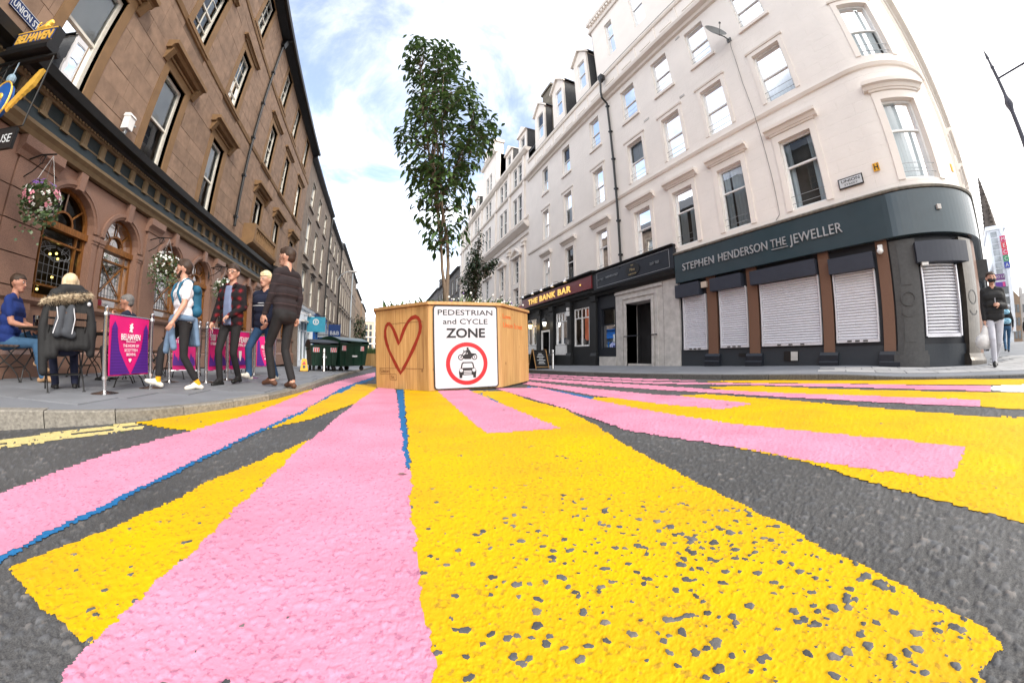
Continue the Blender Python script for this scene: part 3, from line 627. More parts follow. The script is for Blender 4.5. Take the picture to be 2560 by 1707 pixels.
s_ = MB(FL, pub); s_.prof(PU0-.2, PU1+.1, [(.34, 13.2), (.36, 13.1), (.46, 13.1), (.49, 13.21), (.46, 13.24)]); s_.build('gutter', M_BLACK, pub)
s_ = MB(FL, pub); s_.prof(PU0, PU1, [(-8, 13.2), (.2, 13.2), (-2.2, 15.6), (-5.6, 15.6)]); s_.build('roof', M_SLATE, pub)
s_ = MB(FL, pub); s_.box(20.3, 21.1, -2.6, -.1, 13.2, 14.6); s_.build('chimney', M_SAND, pub)
# ground floor of the pub: plinth, arched windows between piers, entablature
ARCH = [(5.04, .565), (6.43, .51), (8.25, .54), (9.83, .575), (11.62, .55), (13.4, .55), (15.3, .55), (17.0, .55), (18.7, .55)]
ZS, ZB = 2.48, 1.22
def arch_pts(c, r, zs, n=12): return [(c-r*math.cos(PI*i/n), zs+r*math.sin(PI*i/n)) for i in range(n+1)]
gm = MB(FL, pub); ZG = 3.32; prev = PU0
for i, (c, r) in enumerate(ARCH):
    lft = prev; rgt = (c+ARCH[i+1][0])/2 if i+1 < len(ARCH) else PU1
    if i+1 < len(ARCH): rgt = (c+r+ARCH[i+1][0]-ARCH[i+1][1])/2
    ap = arch_pts(c, r, ZS)
    gm.quad([(lft, 0, ZB), (c-r, 0, ZB), (c-r, 0, ZS), (lft, 0, ZS)]); gm.quad([(c+r, 0, ZB), (rgt, 0, ZB), (rgt, 0, ZS), (c+r, 0, ZS)])
    gm.quad([(lft, 0, ZS), (c-r, 0, ZS), (c-r, 0, ZG), (lft, 0, ZG)]); gm.quad([(c+r, 0, ZS), (rgt, 0, ZS), (rgt, 0, ZG), (c+r, 0, ZG)])
    for (a, b), (a2, b2) in zip(ap[:-1], ap[1:]):
        gm.quad([(a, 0, b), (a2, 0, b2), (a2, 0, ZG), (a, 0, ZG)]); gm.quad([(a, 0, b), (a2, 0, b2), (a2, -.34, b2), (a, -.34, b)])
    for e in (c-r, c+r): gm.quad([(e, 0, ZB), (e, -.34, ZB), (e, -.34, ZS), (e, 0, ZS)])
    gm.quad([(c-r, 0, ZB), (c+r, 0, ZB), (c+r, -.34, ZB), (c-r, -.34, ZB)])
    prev = rgt
gm.box(PU0, PU1, -.3, 0, .0, ZB)
gm.build('ground_floor_wall', M_GRAN, pub)
p_ = MB(FL, pub); p_.prof(PU0, PU1, [(0, -.1), (.10, -.1), (.10, .42), (.06, .48), (0, .48)]); p_.build('plinth', M_GRAN, pub)
p_ = MB(FL, pub); p_.prof(PU0, PU1, [(0, 1.10), (.05, 1.12), (.09, 1.17), (.09, 1.22), (0, 1.23)]); p_.build('sill_course', M_GRAN, pub)
for i, (c, r) in enumerate(ARCH):
    a_ = MB(FL, pub); n_ = 14; o_, i_ = arch_pts(c, r+.12, ZS, n_), arch_pts(c, r+.001, ZS, n_); m_ = arch_pts(c, r+.05, ZS, n_)
    for k in range(n_):
        a_.quad([(i_[k][0], .02, i_[k][1]), (i_[k+1][0], .02, i_[k+1][1]), (m_[k+1][0], .03, m_[k+1][1]), (m_[k][0], .03, m_[k][1])])
        a_.quad([(m_[k][0], .05, m_[k][1]), (m_[k+1][0], .05, m_[k+1][1]), (o_[k+1][0], .05, o_[k+1][1]), (o_[k][0], .05, o_[k][1])])
        a_.quad([(m_[k][0], .03, m_[k][1]), (m_[k+1][0], .03, m_[k+1][1]), (m_[k+1][0], .05, m_[k+1][1]), (m_[k][0], .05, m_[k][1])])
        a_.quad([(o_[k][0], .0, o_[k][1]), (o_[k+1][0], .0, o_[k+1][1]), (o_[k+1][0], .05, o_[k+1][1]), (o_[k][0], .05, o_[k][1])])
        a_.quad([(i_[k][0], .0, i_[k][1]), (i_[k+1][0], .0, i_[k+1][1]), (i_[k+1][0], .02, i_[k+1][1]), (i_[k][0], .02, i_[k][1])])
    a_.build('arch_moulding', M_GRAN, pub)
    k_ = MB(FL, pub); k_.plate([(c-.06, ZS+r-.02), (c+.06, ZS+r-.02), (c+.085, ZG), (c-.085, ZG)], 0, .10); k_.build('keystone', M_GRAN, pub)
    for e, sgn in ((c-r, -1), (c+r, 1)):
        q = MB(FL, pub); a, b = (e-.14, e-.002) if sgn < 0 else (e+.002, e+.14)
        q.box(a-.01, b+.01, 0, .06, ZS-.12, ZS-.04); q.box(a, b, 0, .045, ZS-.17, ZS-.12); q.box(a+.01, b-.01, 0, .03, ZB, ZS-.17); q.box(a, b, 0, .05, ZB, ZB+.16)
        q.build('pier_moulding', M_GRAN, pub)
    # the oak window: arched head with fan bars, transom, leaded lights below
    w_ = MB(FL, pub); n0, n1 = -.24, -.14; h = .055; pi_ = arch_pts(c, r-h, ZS); po = arch_pts(c, r, ZS)
    for k in range(12):
        for nn in (n0, n1): w_.quad([(pi_[k][0], nn, pi_[k][1]), (pi_[k+1][0], nn, pi_[k+1][1]), (po[k+1][0], nn, po[k+1][1]), (po[k][0], nn, po[k][1])])
        w_.quad([(pi_[k][0], n0, pi_[k][1]), (pi_[k+1][0], n0, pi_[k+1][1]), (pi_[k+1][0], n1, pi_[k+1][1]), (pi_[k][0], n1, pi_[k][1])])
    w_.box(c-r, c-r+h, n0, n1, ZB, ZS); w_.box(c+r-h, c+r, n0, n1, ZB, ZS); w_.box(c-r+h, c+r-h, n0, n1, ZB, ZB+.09); w_.box(c-r, c+r, n0, n1+.05, ZS-.14, ZS-.03)
    w_.box(c-r+h, c+r-h, n0, n1, ZS-.33, ZS-.30); w_.box(c-r+h, c+r-h, n0, n1, ZB+.22, ZB+.25)
    for uu_ in (c-r+h+.13, c+r-h-.15): w_.box(uu_, uu_+.02, n0, n1, ZB+.09, ZS-.14)
    si = arch_pts(c, .20, ZS-.03, 10); so = arch_pts(c, .235, ZS-.03, 10)
    for k in range(10):
        w_.quad([(si[k][0], n1, si[k][1]), (si[k+1][0], n1, si[k+1][1]), (so[k+1][0], n1, so[k+1][1]), (so[k][0], n1, so[k][1])])
        w_.quad([(so[k][0], n0, so[k][1]), (so[k+1][0], n0, so[k+1][1]), (so[k+1][0], n1, so[k+1][1]), (so[k][0], n1, so[k][1])])
    for t in (PI/2, PI*.22, PI*.78):
        w_.tube([(c+.22*math.cos(t), -.17, ZS-.03+.22*math.sin(t)), (c+(r-.03)*math.cos(t), -.17, ZS+(r-.03)*math.sin(t))], .018, 5)
    if i % 3 != 0:
        for sg in (-1, 1):
            w_.tube([(c-sg*(r-.2), -.17, ZB+.3), (c+sg*(r-.2), -.17, ZS-.36)], .015, 5)
    wo_ = w_.build('arched_window', M_OAK, pub)
    g_ = MB(FL, pub); gp = arch_pts(c, r-.02, ZS); g_.quad([(c-r+.02, -.20, ZB+.02)]+[(c+r-.02, -.20, ZB+.02)]+[(a, -.20, b) for a, b in gp[::-1]]); g_.build('pane', M_LEADG, None).parent = wo_
    l_ = MB(FL, pub); uw = r-h-.17
    for k in range(-3, 4): l_.box(c+k*uw/3.2-.004, c+k*uw/3.2+.004, -.195, -.188, ZB+.26, ZB+.72)
    for k in range(4): l_.box(c-uw, c+uw, -.196, -.189, ZB+.30+.13*k, ZB+.308+.13*k)
    for ph in (0, 1):
        for sg in (-1, 1):
            l_.tube([(c+sg*(.02+(.30-.08*ph)*math.sin(t*PI/9)*(uw/.33)), -.19, ZB+.66-.02*ph+(ZS-.38-ZB-.66)*t/9) for t in range(10)], .006, 4)
            l_.tube([(c+sg*(uw-.12-.10*math.cos(t*.8+ph)), -.19, ZB+.80+.1*ph+.12*math.sin(t*.8)) for t in range(8)], .005, 4)
    l_.build('leading', M_LEAD, None).parent = wo_
    bk = MB(FL, pub); bk.box(c-r-.1, c+r+.1, -1.0, -.98, .8, 3.3); bk.build('room', M_DARK, None).parent = wo_
    if i in (0, 1, 3):
        lb = MB(FL, pub)
        for du, dz in ((.10, 2.02), (.22, 2.06), (.26, 1.98), (.20, 1.66), (-.05, 1.42)): lb.ball((c+du*r/.5, -.45, dz), .022, 8, 5)
        lb.build('bulb', M_LAMPG, None).parent = wo_
for a, b in ((2.6, 3.1), (3.80, 4.47), (7.14, 7.56), (10.52, 10.98), (14.1, 14.5), (19.5, 20.2)):
    q = MB(FL, pub); q.prof(a-.06, b+.06, [(0, 3.02), (.07, 3.02), (.09, 3.1), (.16, 3.17), (.16, 3.3), (0, 3.32)]); q.build('pilaster_capital', M_GRAN, pub)
    nz_ = 6 if a < 4 else 1
    for k in range(nz_):
        z0, z1 = .48+k*(2.54/nz_), .48+(k+1)*(2.54/nz_); q = MB(FL, pub); q.box(a, b, 0, .055, z0+.008, z1-.008); q.build('stone_block', M_GRAN, pub)
for k in range(6):
    for a, b in ((PU0, 1.3), (1.31, 2.59), (3.11, 3.79)):
        z0, z1 = .48+k*.4233, .48+(k+1)*.4233; q = MB(FL, pub); q.box(a, b-.008, 0, .035, z0+.008, z1-.008); q.build('stone_block', M_GRAN, pub)
q = MB(FL, pub); q.prof(PU0, PU1, [(0, 3.32), (.10, 3.33), (.13, 3.40), (.18, 3.46), (.18, 3.51), (0, 3.51)]); q.build('stone_cornice', M_TAN, pub)
q = MB(FL, pub); q.prof(PU0, PU1, [(0, 3.51), (.15, 3.51), (.12, 3.69), (0, 3.69)]); q.build('fascia', M_TEAL, pub)
q = MB(FL, pub); q.prof(PU0, PU1, [(0, 3.69), (.10, 3.69), (.10, 3.93), (0, 3.93)]); q.build('frieze', M_TEAL, pub)
q = MB(FL, pub); q.prof(PU0, PU1, [(0, 3.69), (.125, 3.69), (.125, 3.715), (0, 3.715)]); q.prof(PU0, PU1, [(0, 3.925), (.15, 3.93), (.19, 3.97), (.19, 3.99), (0, 3.99)]); q.build('frieze_moulding', M_TAN, pub)
q = MB(FL, pub); q.prof(PU0, PU1, [(0, 3.99), (.22, 3.99), (.25, 4.04), (.40, 4.06), (.43, 4.19), (.05, 4.34), (0, 4.34)]); q.build('cornice', M_BLACK, pub)
tg = MB(FL, pub)
for dx in (-.055, -.018, .019): tg.box(dx, dx+.033, .10, .155, 3.70, 3.925)
tg.box(-.085, .085, .10, .165, 3.66, 3.70); tg.box(-.07, .07, .10, .14, 3.70, 3.925)
tmesh = None; u = 1.08
while u < 20.4:
    if tmesh is None:
        o = tg.build('frieze_bracket', M_TAN, pub); tmesh = o.data; o.location = (0, u, 0)
    else: link('frieze_bracket', tmesh, pub, (0, u, 0))
    u += .462
dn = MB(FL, pub)
for k in range(int((PU1-PU0)/.075)): dn.box(PU0+k*.075, PU0+k*.075+.04, .15, .215, 3.955, 3.985)
o = dn.build('dentil_band', M_TAN, pub); o['kind'] = 'stuff'
# drainpipe and hopper on the sandstone wall
dp = MB(FL, pub); dp.tube([(11.42, .09, 4.7), (11.42, .09, 12.75), (11.42, .22, 13.0), (11.42, .40, 13.08)], .05, 10)
for z in np.arange(5.0, 12.8, 1.55): dp.box(11.35, 11.49, .0, .15, z, z+.07)
dp.prof(11.30, 11.54, [(.02, 12.7), (.16, 12.7), (.24, 12.98), (.02, 12.98)]); dp.build('drainpipe', M_BLACK, pub)
# stone balcony over the second pub bay
bal = MB(FL, pub)
bal.prof(12.2, 15.1, [(0, 4.30), (.30, 4.30), (.5, 4.42), (.52, 4.52), (0, 4.52)]); bal.box(12.3, 15.0, .36, .50, 5.02, 5.14); bal.box(12.3, 12.45, .0, .50, 4.52, 5.02); bal.box(14.85, 15.0, .0, .50, 4.52, 5.02); bal.box(12.3, 12.45, 0, .36, 5.02, 5.14); bal.box(14.85, 15.0, 0, .36, 5.02, 5.14)
bo = bal.build('balcony', M_TRIM, pub)
bl_ = MB(); bl_.lathe((0, 0, 0), [(.05, 0), (.05, .05), (.03, .08), (.06, .2), (.03, .36), (.05, .44), (.05, .5)], 8); blm = bl_.mesh('baluster', M_TRIM, True)
for k in range(12): link('baluster', blm, bo, FL(12.62+k*.187, .43, 4.52)-Vector(pub.location))
# black iron bracket at the far end of the pub front
q = MB(FL, pub); q.prof(15.1, 20.5, [(.43, 4.06), (.6, 4.1), (.62, 4.22), (.2, 4.36)]); q.prof(14.9, 20.55, [(.1, 3.5), (.3, 3.5), (.34, 3.72), (.1, 3.76)]); q.build('shopfront_cornice', M_BLACK, pub)
for uu_ in (19.4, 20.3):
    q = MB(FL, pub); q.prof(uu_, uu_+.22, [(.05, 2.9), (.18, 2.9), (.42, 3.3), (.42, 3.55), (.05, 3.55)]); q.build('console_bracket', M_BLACK, pub)
# ------------------------------------------------------------------ white corner building (right) with the jeweller and the bank bar
M_WALLW = mat('painted_stone_cream', (.78, .725, .675), .8, .035, 1.2, .04, 22, dirt=.10, dirtcol=(.55, .48, .42))
M_WTRIM = mat('painted_trim_cream', (.78, .715, .655), .7, .04, 2, dirt=.16, dirtcol=(.42, .34, .26))
def rubble_mat():
    m = mat('painted_rubble_wall', (.78, .725, .675), .8, .035, 1.3, 0, 22, dirt=.10, dirtcol=(.56, .49, .43))
    nt = m.node_tree; n = nt.nodes; l = nt.links.new; g = n.new('ShaderNodeNewGeometry'); sx_ = n.new('ShaderNodeSeparateXYZ'); l(g.outputs['Position'], sx_.inputs[0])
    ad = n.new('ShaderNodeMath'); l(sx_.outputs[0], ad.inputs[0]); l(sx_.outputs[1], ad.inputs[1]); cb_ = n.new('ShaderNodeCombineXYZ'); l(ad.outputs[0], cb_.inputs[0]); l(sx_.outputs[2], cb_.inputs[1])
    nz_ = n.new('ShaderNodeTexNoise'); nz_.inputs['Scale'].default_value = 1.5; l(cb_.outputs[0], nz_.inputs['Vector']); mv = n.new('ShaderNodeMix'); mv.data_type = 'VECTOR'; mv.inputs[0].default_value = .05
    l(cb_.outputs[0], mv.inputs[4]); l(nz_.outputs['Color'], mv.inputs[5])
    b = n.new('ShaderNodeTexBrick'); b.inputs['Scale'].default_value = 1.0; b.inputs['Brick Width'].default_value = .74; b.inputs['Row Height'].default_value = .30; b.inputs['Mortar Size'].default_value = .012; b.inputs['Mortar Smooth'].default_value = .6; b.inputs['Bias'].default_value = -.2
    b.inputs['Color1'].default_value = (.8, .8, .8, 1); b.inputs['Color2'].default_value = (1, 1, 1, 1); b.inputs['Mortar'].default_value = (0, 0, 0, 1); l(mv.outputs[1], b.inputs['Vector'])
    t = n.new('ShaderNodeTexNoise'); t.inputs['Scale'].default_value = 9; t.inputs['Detail'].default_value = 6; l(g.outputs['Position'], t.inputs['Vector'])
    s = n.new('ShaderNodeMath'); s.operation = 'MULTIPLY_ADD'; l(b.outputs['Color'], s.inputs[0]); s.inputs[1].default_value = .5; l(t.outputs['Fac'], s.inputs[2])
    bp = n.new('ShaderNodeBump'); bp.inputs['Strength'].default_value = .5; bp.inputs['Distance'].default_value = .017; l(s.outputs[0], bp.inputs['Height']); l(bp.outputs[0], n['Principled BSDF'].inputs['Normal'])
    return m
M_RUBW = rubble_mat()
M_FASC = mat('slate_blue_fascia', (.034, .056, .070), .22, .06, 3, coat=.25)
M_DBLUE = mat('dark_blue_paint', (.012, .015, .022), .42, .15, 6, dirt=.1)
M_SHUT = mat('shutter_lath', (.66, .66, .70), .42, .04, 20, metal=.35, rnd=.04)
M_SBOX = mat('shutter_box_navy', (.028, .033, .048), .5, .08, 5)
M_BGRAN = mat('brown_granite', (.15, .078, .05), .5, .25, 120, dirt=.2, detail=6)
M_DGRAN = mat('dark_granite', (.028, .034, .042), .45, .5, 140, detail=6)
M_PANEL = mat('grey_carved_stone', (.055, .055, .055), .55, .15, 18, coat=.1)
M_BRONZE = mat('dark_bronze_panel', (.10, .088, .075), .28, .2, 8, metal=.5, coat=.4)
M_LETT = mat('brushed_letter_metal', (.42, .43, .45), .4, .06, 30, metal=.4)
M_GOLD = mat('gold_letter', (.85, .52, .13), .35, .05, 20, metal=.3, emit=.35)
M_MAROON = mat('maroon_fascia', (.15, .012, .017), .35, .1, 5, coat=.2)
M_STONEW = mat('weathered_pale_stone', (.46, .44, .42), .8, .14, 5, .02, 50, dirt=.4, dirtcol=(.2, .19, .18))
class FrR(Fr):
    def __call__(s, u, n, z):
        if u >= ARC_Y: return Vector((XR-n, u, z))
        ue = ARC_Y-ARC_T*ARC_R
        if u >= ue:
            t = (ARC_Y-u)/ARC_R; R_ = ARC_R+n; return Vector((XR+ARC_R-R_*math.cos(t), ARC_Y-R_*math.sin(t), z))
        N_ = Vector((-.0664, -.9978, 0)); return ARC_E+SIDE_D*(ue-u)+N_*n+Vector((0, 0, z))
FR = FrR((XR, 0, 0), (0, 1, 0), (-1, 0, 0)); UE = ARC_Y-ARC_T*ARC_R; FR.brk = (UE, ARC_Y, .105)
wb = thing('white_corner_building', 'cream painted corner building with the rounded end above the jeweller and the black-fronted bar', 'building', (XR+2, 6, .2))
WW = [(-.33, .51), (2.33, 3.25), (4.49, 5.37), (6.40, 7.28), (8.41, 9.31), (11.08, 11.88), (13.87, 14.68), (16.46, 17.2)]
WROW = [(4.16, 6.16, 5.38), (7.49, 9.30, 8.40), (10.56, 12.27, 11.4)]
WU1, WTOP = 19.3, 12.6
USID = -26.0
SIDEW = [(-4.6, -3.7), (-7.4, -6.5), (-10.2, -9.3), (-13.0, -12.1), (-15.8, -14.9)]
ops = [(a, b, r[0], r[1]) for a, b in WW+SIDEW for r in WROW]
mb = MB(FR, wb); wall_skin(mb, USID, WU1, 3.85, 14.2, ops, .22)
mb.box(ARC_Y, WU1, -9, -.75, 0, 14.0, 1); mb.build('wall', [M_RUBW, M_DARK], wb)
for i, (a, b) in enumerate(WW+SIDEW):
    cv = -.4 < a < .3
    for k, r in enumerate(WROW):
        if a < -3 and k == 0 and False: continue
        t = MB(FR, wb); w_ = .16
        if k == 0:
            t.box(a-w_, a, 0, .03, r[0]-.02, r[1]+.2); t.box(b, b+w_, 0, .03, r[0]-.02, r[1]+.2); t.box(a, b, 0, .03, r[1], r[1]+.2)
            t.prof(a-.2, b+.2, [(0, r[1]+.2), (.06, r[1]+.22), (.08, r[1]+.27), (0, r[1]+.28)])
            h = MB(FR, wb); z0 = r[1]+.25; h.prof(a-.30, b+.30, [(0, z0), (.10, z0+.02), (.14, z0+.10), (.21, z0+.12), (.22, z0+.21), (0, z0+.23)]); h.build('window_hood', M_WTRIM, wb)
        elif k == 1:
            t.box(a-.13, a, 0, .025, r[0], r[1]+.14); t.box(b, b+.13, 0, .025, r[0], r[1]+.14); t.box(a, b, 0, .025, r[1], r[1]+.14); t.prof(a-.19, b+.19, [(0, r[1]+.14), (.05, r[1]+.15), (.07, r[1]+.21), (0, r[1]+.22)])
        else:
            t.box(a-.10, b+.10, 0, .07, r[0]-.14, r[0]-.02)
        t.build('window_surround', M_WTRIM, wb)
        cur = None; bk = M_SHADE
        h3 = (i*3+k*5) % 4
        if k == 0: cur = {1: [('curtain', 0, .22, 0, 1, M_BLIND), ('curtain', .80, 1, 0, 1, M_BLIND)], 2: [('curtain', 0, .62, 0, 1, M_BLIND), ('curtain', .7, 1, 0, 1, M_BLIND)], 3: [('curtain', 0, .42, 0, 1, M_BLIND), ('curtain', .62, 1, 0, 1, M_BLIND)], 0: [('curtain', 0, 1, 0, 1, M_BLINDW)], 4: [('curtain', 0, .75, 0, 1, M_BLIND), ('curtain', .82, 1, 0, 1, M_BLIND)]}.get(i, [('curtain', .0, .35, 0, .6, M_BLIND), ('curtain', .55, 1, 0, .5, M_BLIND)])
        elif k == 1: cur = [('curtain', 0, 1, 0, 1, M_BLINDW if h3 else M_BLIND)]
        else: cur = [('blind', .05, 1, .0, 1, M_PINK)] if i in (3, 4) else [('blind', 0, 1, .0, .95, M_BLIND)] if h3 else [('curtain', 0, .5, 0, 1, M_BLIND)]
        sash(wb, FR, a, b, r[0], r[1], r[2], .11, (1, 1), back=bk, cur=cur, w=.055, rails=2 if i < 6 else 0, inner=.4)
def band(name, pts, m=None, a=USID, b=WU1): q = MB(FR, wb); q.prof(a, b, pts); return q.build(name, m or M_WTRIM, wb)
band('string_course', [(0, 7.10), (.05, 7.12), (.09, 7.20), (.02, 7.24), (0, 7.24)])
band('cornice', [(0, 12.55), (.10, 12.58), (.14, 12.68), (.32, 12.74), (.36, 12.86), (.10, 12.97), (0, 12.97)])
band('parapet_coping', [(-.25, 14.06), (.07, 14.06), (.11, 14.14), (.11, 14.22), (-.25, 14.22)])
band('parapet_flashing', [(-.2, 14.222), (.12, 14.222), (.12, 14.24), (-.2, 14.26)], M_SLATE)
for k in range(16):
    u = 18.2-k*1.28
    if u < ARC_Y+.6: break
    q = MB(FR, wb); q.box(u-.04, u+.04, 0, .03, 12.97, 14.06); q.build('parapet_pilaster', M_WTRIM, wb)
    q = MB(FR, wb); q.box(u-.98, u-.30, 0, .028, 13.46, 13.56); q.build('parapet_panel', M_WTRIM, wb)
q = MB(FR, wb); q.box(UE-.42, UE-.05, 0, .07, 3.9, 12.55); q.box(ARC_Y+.0, ARC_Y+.02, -.1, -.05, 3.9, 3.95); q.build('corner_pilaster', M_WTRIM, wb)
# roof storey: slated mansard with dormers, gabled attic over the corner
rf = MB(FR, wb); rf.prof(ARC_Y, WU1, [(-.25, 13.9), (-.3, 14.1), (-1.6, 16.9), (-8.5, 16.9), (-9, 13.9)]); rf.build('roof', M_SLATE, wb)
at = MB(FR, wb); wall_skin(at, 1.6, 11.45, 14.0, 19.2, [(7.3, 8.1, 16.0, 18.75), (9.62, 10.24, 16.0, 18.55), (4.6, 5.4, 16.0, 18.7)], .2, n=-.55); at.box(1.6, 11.45, -6, -1.1, 14, 19.2, 1); at.box(11.42, 11.45, -6, -.55, 14, 19.2); at.box(1.6, 11.45, -6, -.6, 19.1, 19.2); at.build('attic_wall', [M_WALLW, M_DARK], wb)
FRA = Fr((XR+.55, 0, 0), (0, 1, 0), (-1, 0, 0))
for a, b, z in ((7.3, 8.1, 18.75), (9.62, 10.24, 18.55), (4.6, 5.4, 18.7)): sash(wb, FRA, a, b, 16.0, z, 17.4, .1, cur=[('blind', 0, 1, 0, 1, M_BLIND)], inner=.3)
q = MB(FRA, wb); q.prof(1.5, 11.6, [(0, 19.2), (.1, 19.22), (.14, 19.34), (0, 19.36)]); q.prof(1.5, 11.65, [(0, 19.9), (.16, 19.94), (.2, 20.12), (-.3, 20.12), (-.3, 19.2), (0, 19.2)]); q.plate([(11.5, 20.12), (9.6, 20.12), (8.3, 23.4), (4.2, 23.4), (2.5, 20.12), (1.6, 20.12)], -.3, .05); q.build('attic_gable', M_WTRIM, wb)
q = MB(FRA, wb); q.ball((11.3, 0, 20.35), (.16, .16, .26), 8, 6); q.build('finial', M_WTRIM, wb)
for u in np.arange(6.4, 11.4, .24):
    q = MB(FRA, wb); q.box(u, u+.12, 0, .14, 19.72, 19.9); q.build('dentil', M_WTRIM, wb)
for a, b in ((12.02, 13.42), (14.72, 16.2), (17.4, 18.95)):
    c = (a+b)/2; q = MB(FR, wb); n0 = -.42
    wall_skin(q, a, b, 14.0, 18.05, [(a+.27, b-.42, 15.6, 17.75)], .15, 0, 0, n0)
    q.box(a, a+.02, -2.6, n0, 14, 18.05); q.box(a, b, -2.6, -2.5, 14, 18.05); q.plate([(a-.05, 18.05), (b+.05, 18.05), (c, 18.8)], -2.6, n0, 0)
    q.plate([(a-.15, 18.0), (a-.15, 18.14), (c, 18.98), (b+.15, 18.14), (b+.15, 18.0), (c, 18.82)], n0-.05, n0+.14)
    d_ = q.build('dormer', [M_WTRIM, M_DARK], wb)
    q = MB(FR, wb); q.box(b-.02, b+.03, -2.6, n0-.1, 14.2, 18.0); q.box(a-.03, a+.0, -2.6, n0-.1, 14.2, 18.0); q.plate([(a-.2, 18.1), (c, 18.98), (b+.2, 18.1), (b+.2, 18.16), (c, 19.05), (a-.2, 18.16)], -2.6, n0-.05); q.build('slate_cheek', M_SLATE, None).parent = d_
    s_ = sash(wb, Fr((XR+.42, 0, 0), (0, 1, 0), (-1, 0, 0)), a+.27, b-.42, 15.6, 17.75, 16.7, .05, cur=[('blind', 0, 1, 0, .6, M_BLIND)], inner=.3)
q = MB(FR, wb); q.box(17.3, 18.7, -1.9, -1.0, 15, 20.2); q.box(17.2, 18.8, -2.0, -.9, 20.2, 20.4); q.build('chimney', mat('sooty_chimney_stone', (.16, .14, .11), .9, .3, 3, dirt=.5), wb)
for u in (17.5, 17.9, 18.35):
    q = MB(); p = FR(u, -1.45, 20.4)-wb.location; q.lathe(tuple(p), [(.13, 0), (.11, .4), (.13, .45), (.10, .45)], 8); q.build('chimney_pot', M_TRIM, wb)
# --- jeweller: curved slate-blue fascia, shutters, granite piers
q = MB(FR, wb); wall_skin(q, UE-4.0, 8.05, 0.05, 3.9, [(-.2, .55, .83, 2.3), (1.54, 2.48, .76, 2.4), (2.85, 4.44, .73, 2.42), (4.87, 5.77, .72, 2.42), (6.28, 7.17, .68, 2.42)], .12, n=-.06); q.build('shopfront_wall', [M_DBLUE, M_DARK], wb)
q = MB(FR, wb); q.prof(-11.0, 7.33, [(-.06, 2.89), (.15, 2.89), (.17, 2.90), (.17, 3.84), (.15, 3.86), (-.06, 3.86)]); fas = q.build('fascia', M_FASC, wb)
q = MB(FR, wb); q.prof(-11.0, 7.34, [(-.02, 3.862), (.20, 3.862), (.22, 3.90), (.05, 3.99), (-.02, 3.99)]); q.build('lead_flashing', mat('weathered_lead', (.20, .185, .16), .7, .35, 9, dirt=.7, dirtcol=(.05, .05, .04)), wb)
T0 = 6.93
text_mesh('lettering', 'STEPHEN', .34, FR, T0+.06, .19, 3.25, M_LETT, wb, .035, mirror=True, sx=.86, space=1.06)
text_mesh('lettering', 'HENDERSON', .34, FR, 5.62, .19, 3.25, M_LETT, wb, .035, mirror=True, sx=.78, space=1.04)
text_mesh('lettering', 'THE', .30, FR, 3.93, .19, 3.27, M_LETT, wb, .035, mirror=True, sx=.78, space=1.05)
text_mesh('lettering', 'JEWELLER', .34, FR, 3.38, .19, 3.24, M_LETT, wb, .035, mirror=True, sx=.84, space=1.06)
q = MB(FR, wb); q.box(3.46, 3.92, .175, .20, 3.205, 3.222); q.build('lettering_underline', M_LETT, wb)
def lath_mesh(w):
    q = MB(); k = 6; vs = [(u, .028*math.sin(PI*j/(k-1))**.8-.004, .062*j/(k-1)) for u in (-w/2, w/2) for j in range(k)]; vs += [(-w/2, -.004, .064), (w/2, -.004, .064)]
    q.add(vs, [(j, j+1, k+j+1, k+j) for j in range(k-1)]); return q.mesh('shutter_lath', M_SHUT, True)
for si, (a, b, z0, z1, ba, bb, bz0, bz1) in enumerate([(1.56, 2.46, .78, 2.38, 1.50, 2.52, 2.33, 2.68), (2.87, 4.42, .75, 2.42, 2.84, 4.64, 2.40, 2.77), (4.89, 5.75, .74, 2.42, 4.93, 5.98, 2.42, 2.80), (6.30, 7.15, .70, 2.42, 6.40, 7.36, 2.40, 2.82)]):
    sh = MB(FR, wb); sh.box(a-.03, a, -.08, .05, z0, z1); sh.box(b, b+.03, -.08, .05, z0, z1); sh.box(a, b, -.06, .045, z0-.005, z0+.06)
    so = sh.build('roller_shutter', M_SHUT, wb); lm = lath_mesh(b-a-.01); zc = z0+.06; ry = Matrix((Vector((0, 1, 0)), Vector((-1, 0, 0)), Vector((0, 0, 1)))).transposed().to_euler()
    while zc < min(z1, bz0+.03): link('lath', lm, so, FR((a+b)/2, -.02, zc)-wb.location, ry); zc += .064
    lk = MB(FR, wb)
    for du in (-.2, 0, .2): lk.box((a+b)/2+du*(b-a)-.05, (a+b)/2+du*(b-a)+.05, .045, .06, z0+.01, z0+.045)
    lk.build('shutter_lock', M_PANEL, None).parent = so
    q = MB(FR, wb); q.box(ba, bb, -.06, .20, bz0, bz1); q.build('shutter_box', M_SBOX, wb)
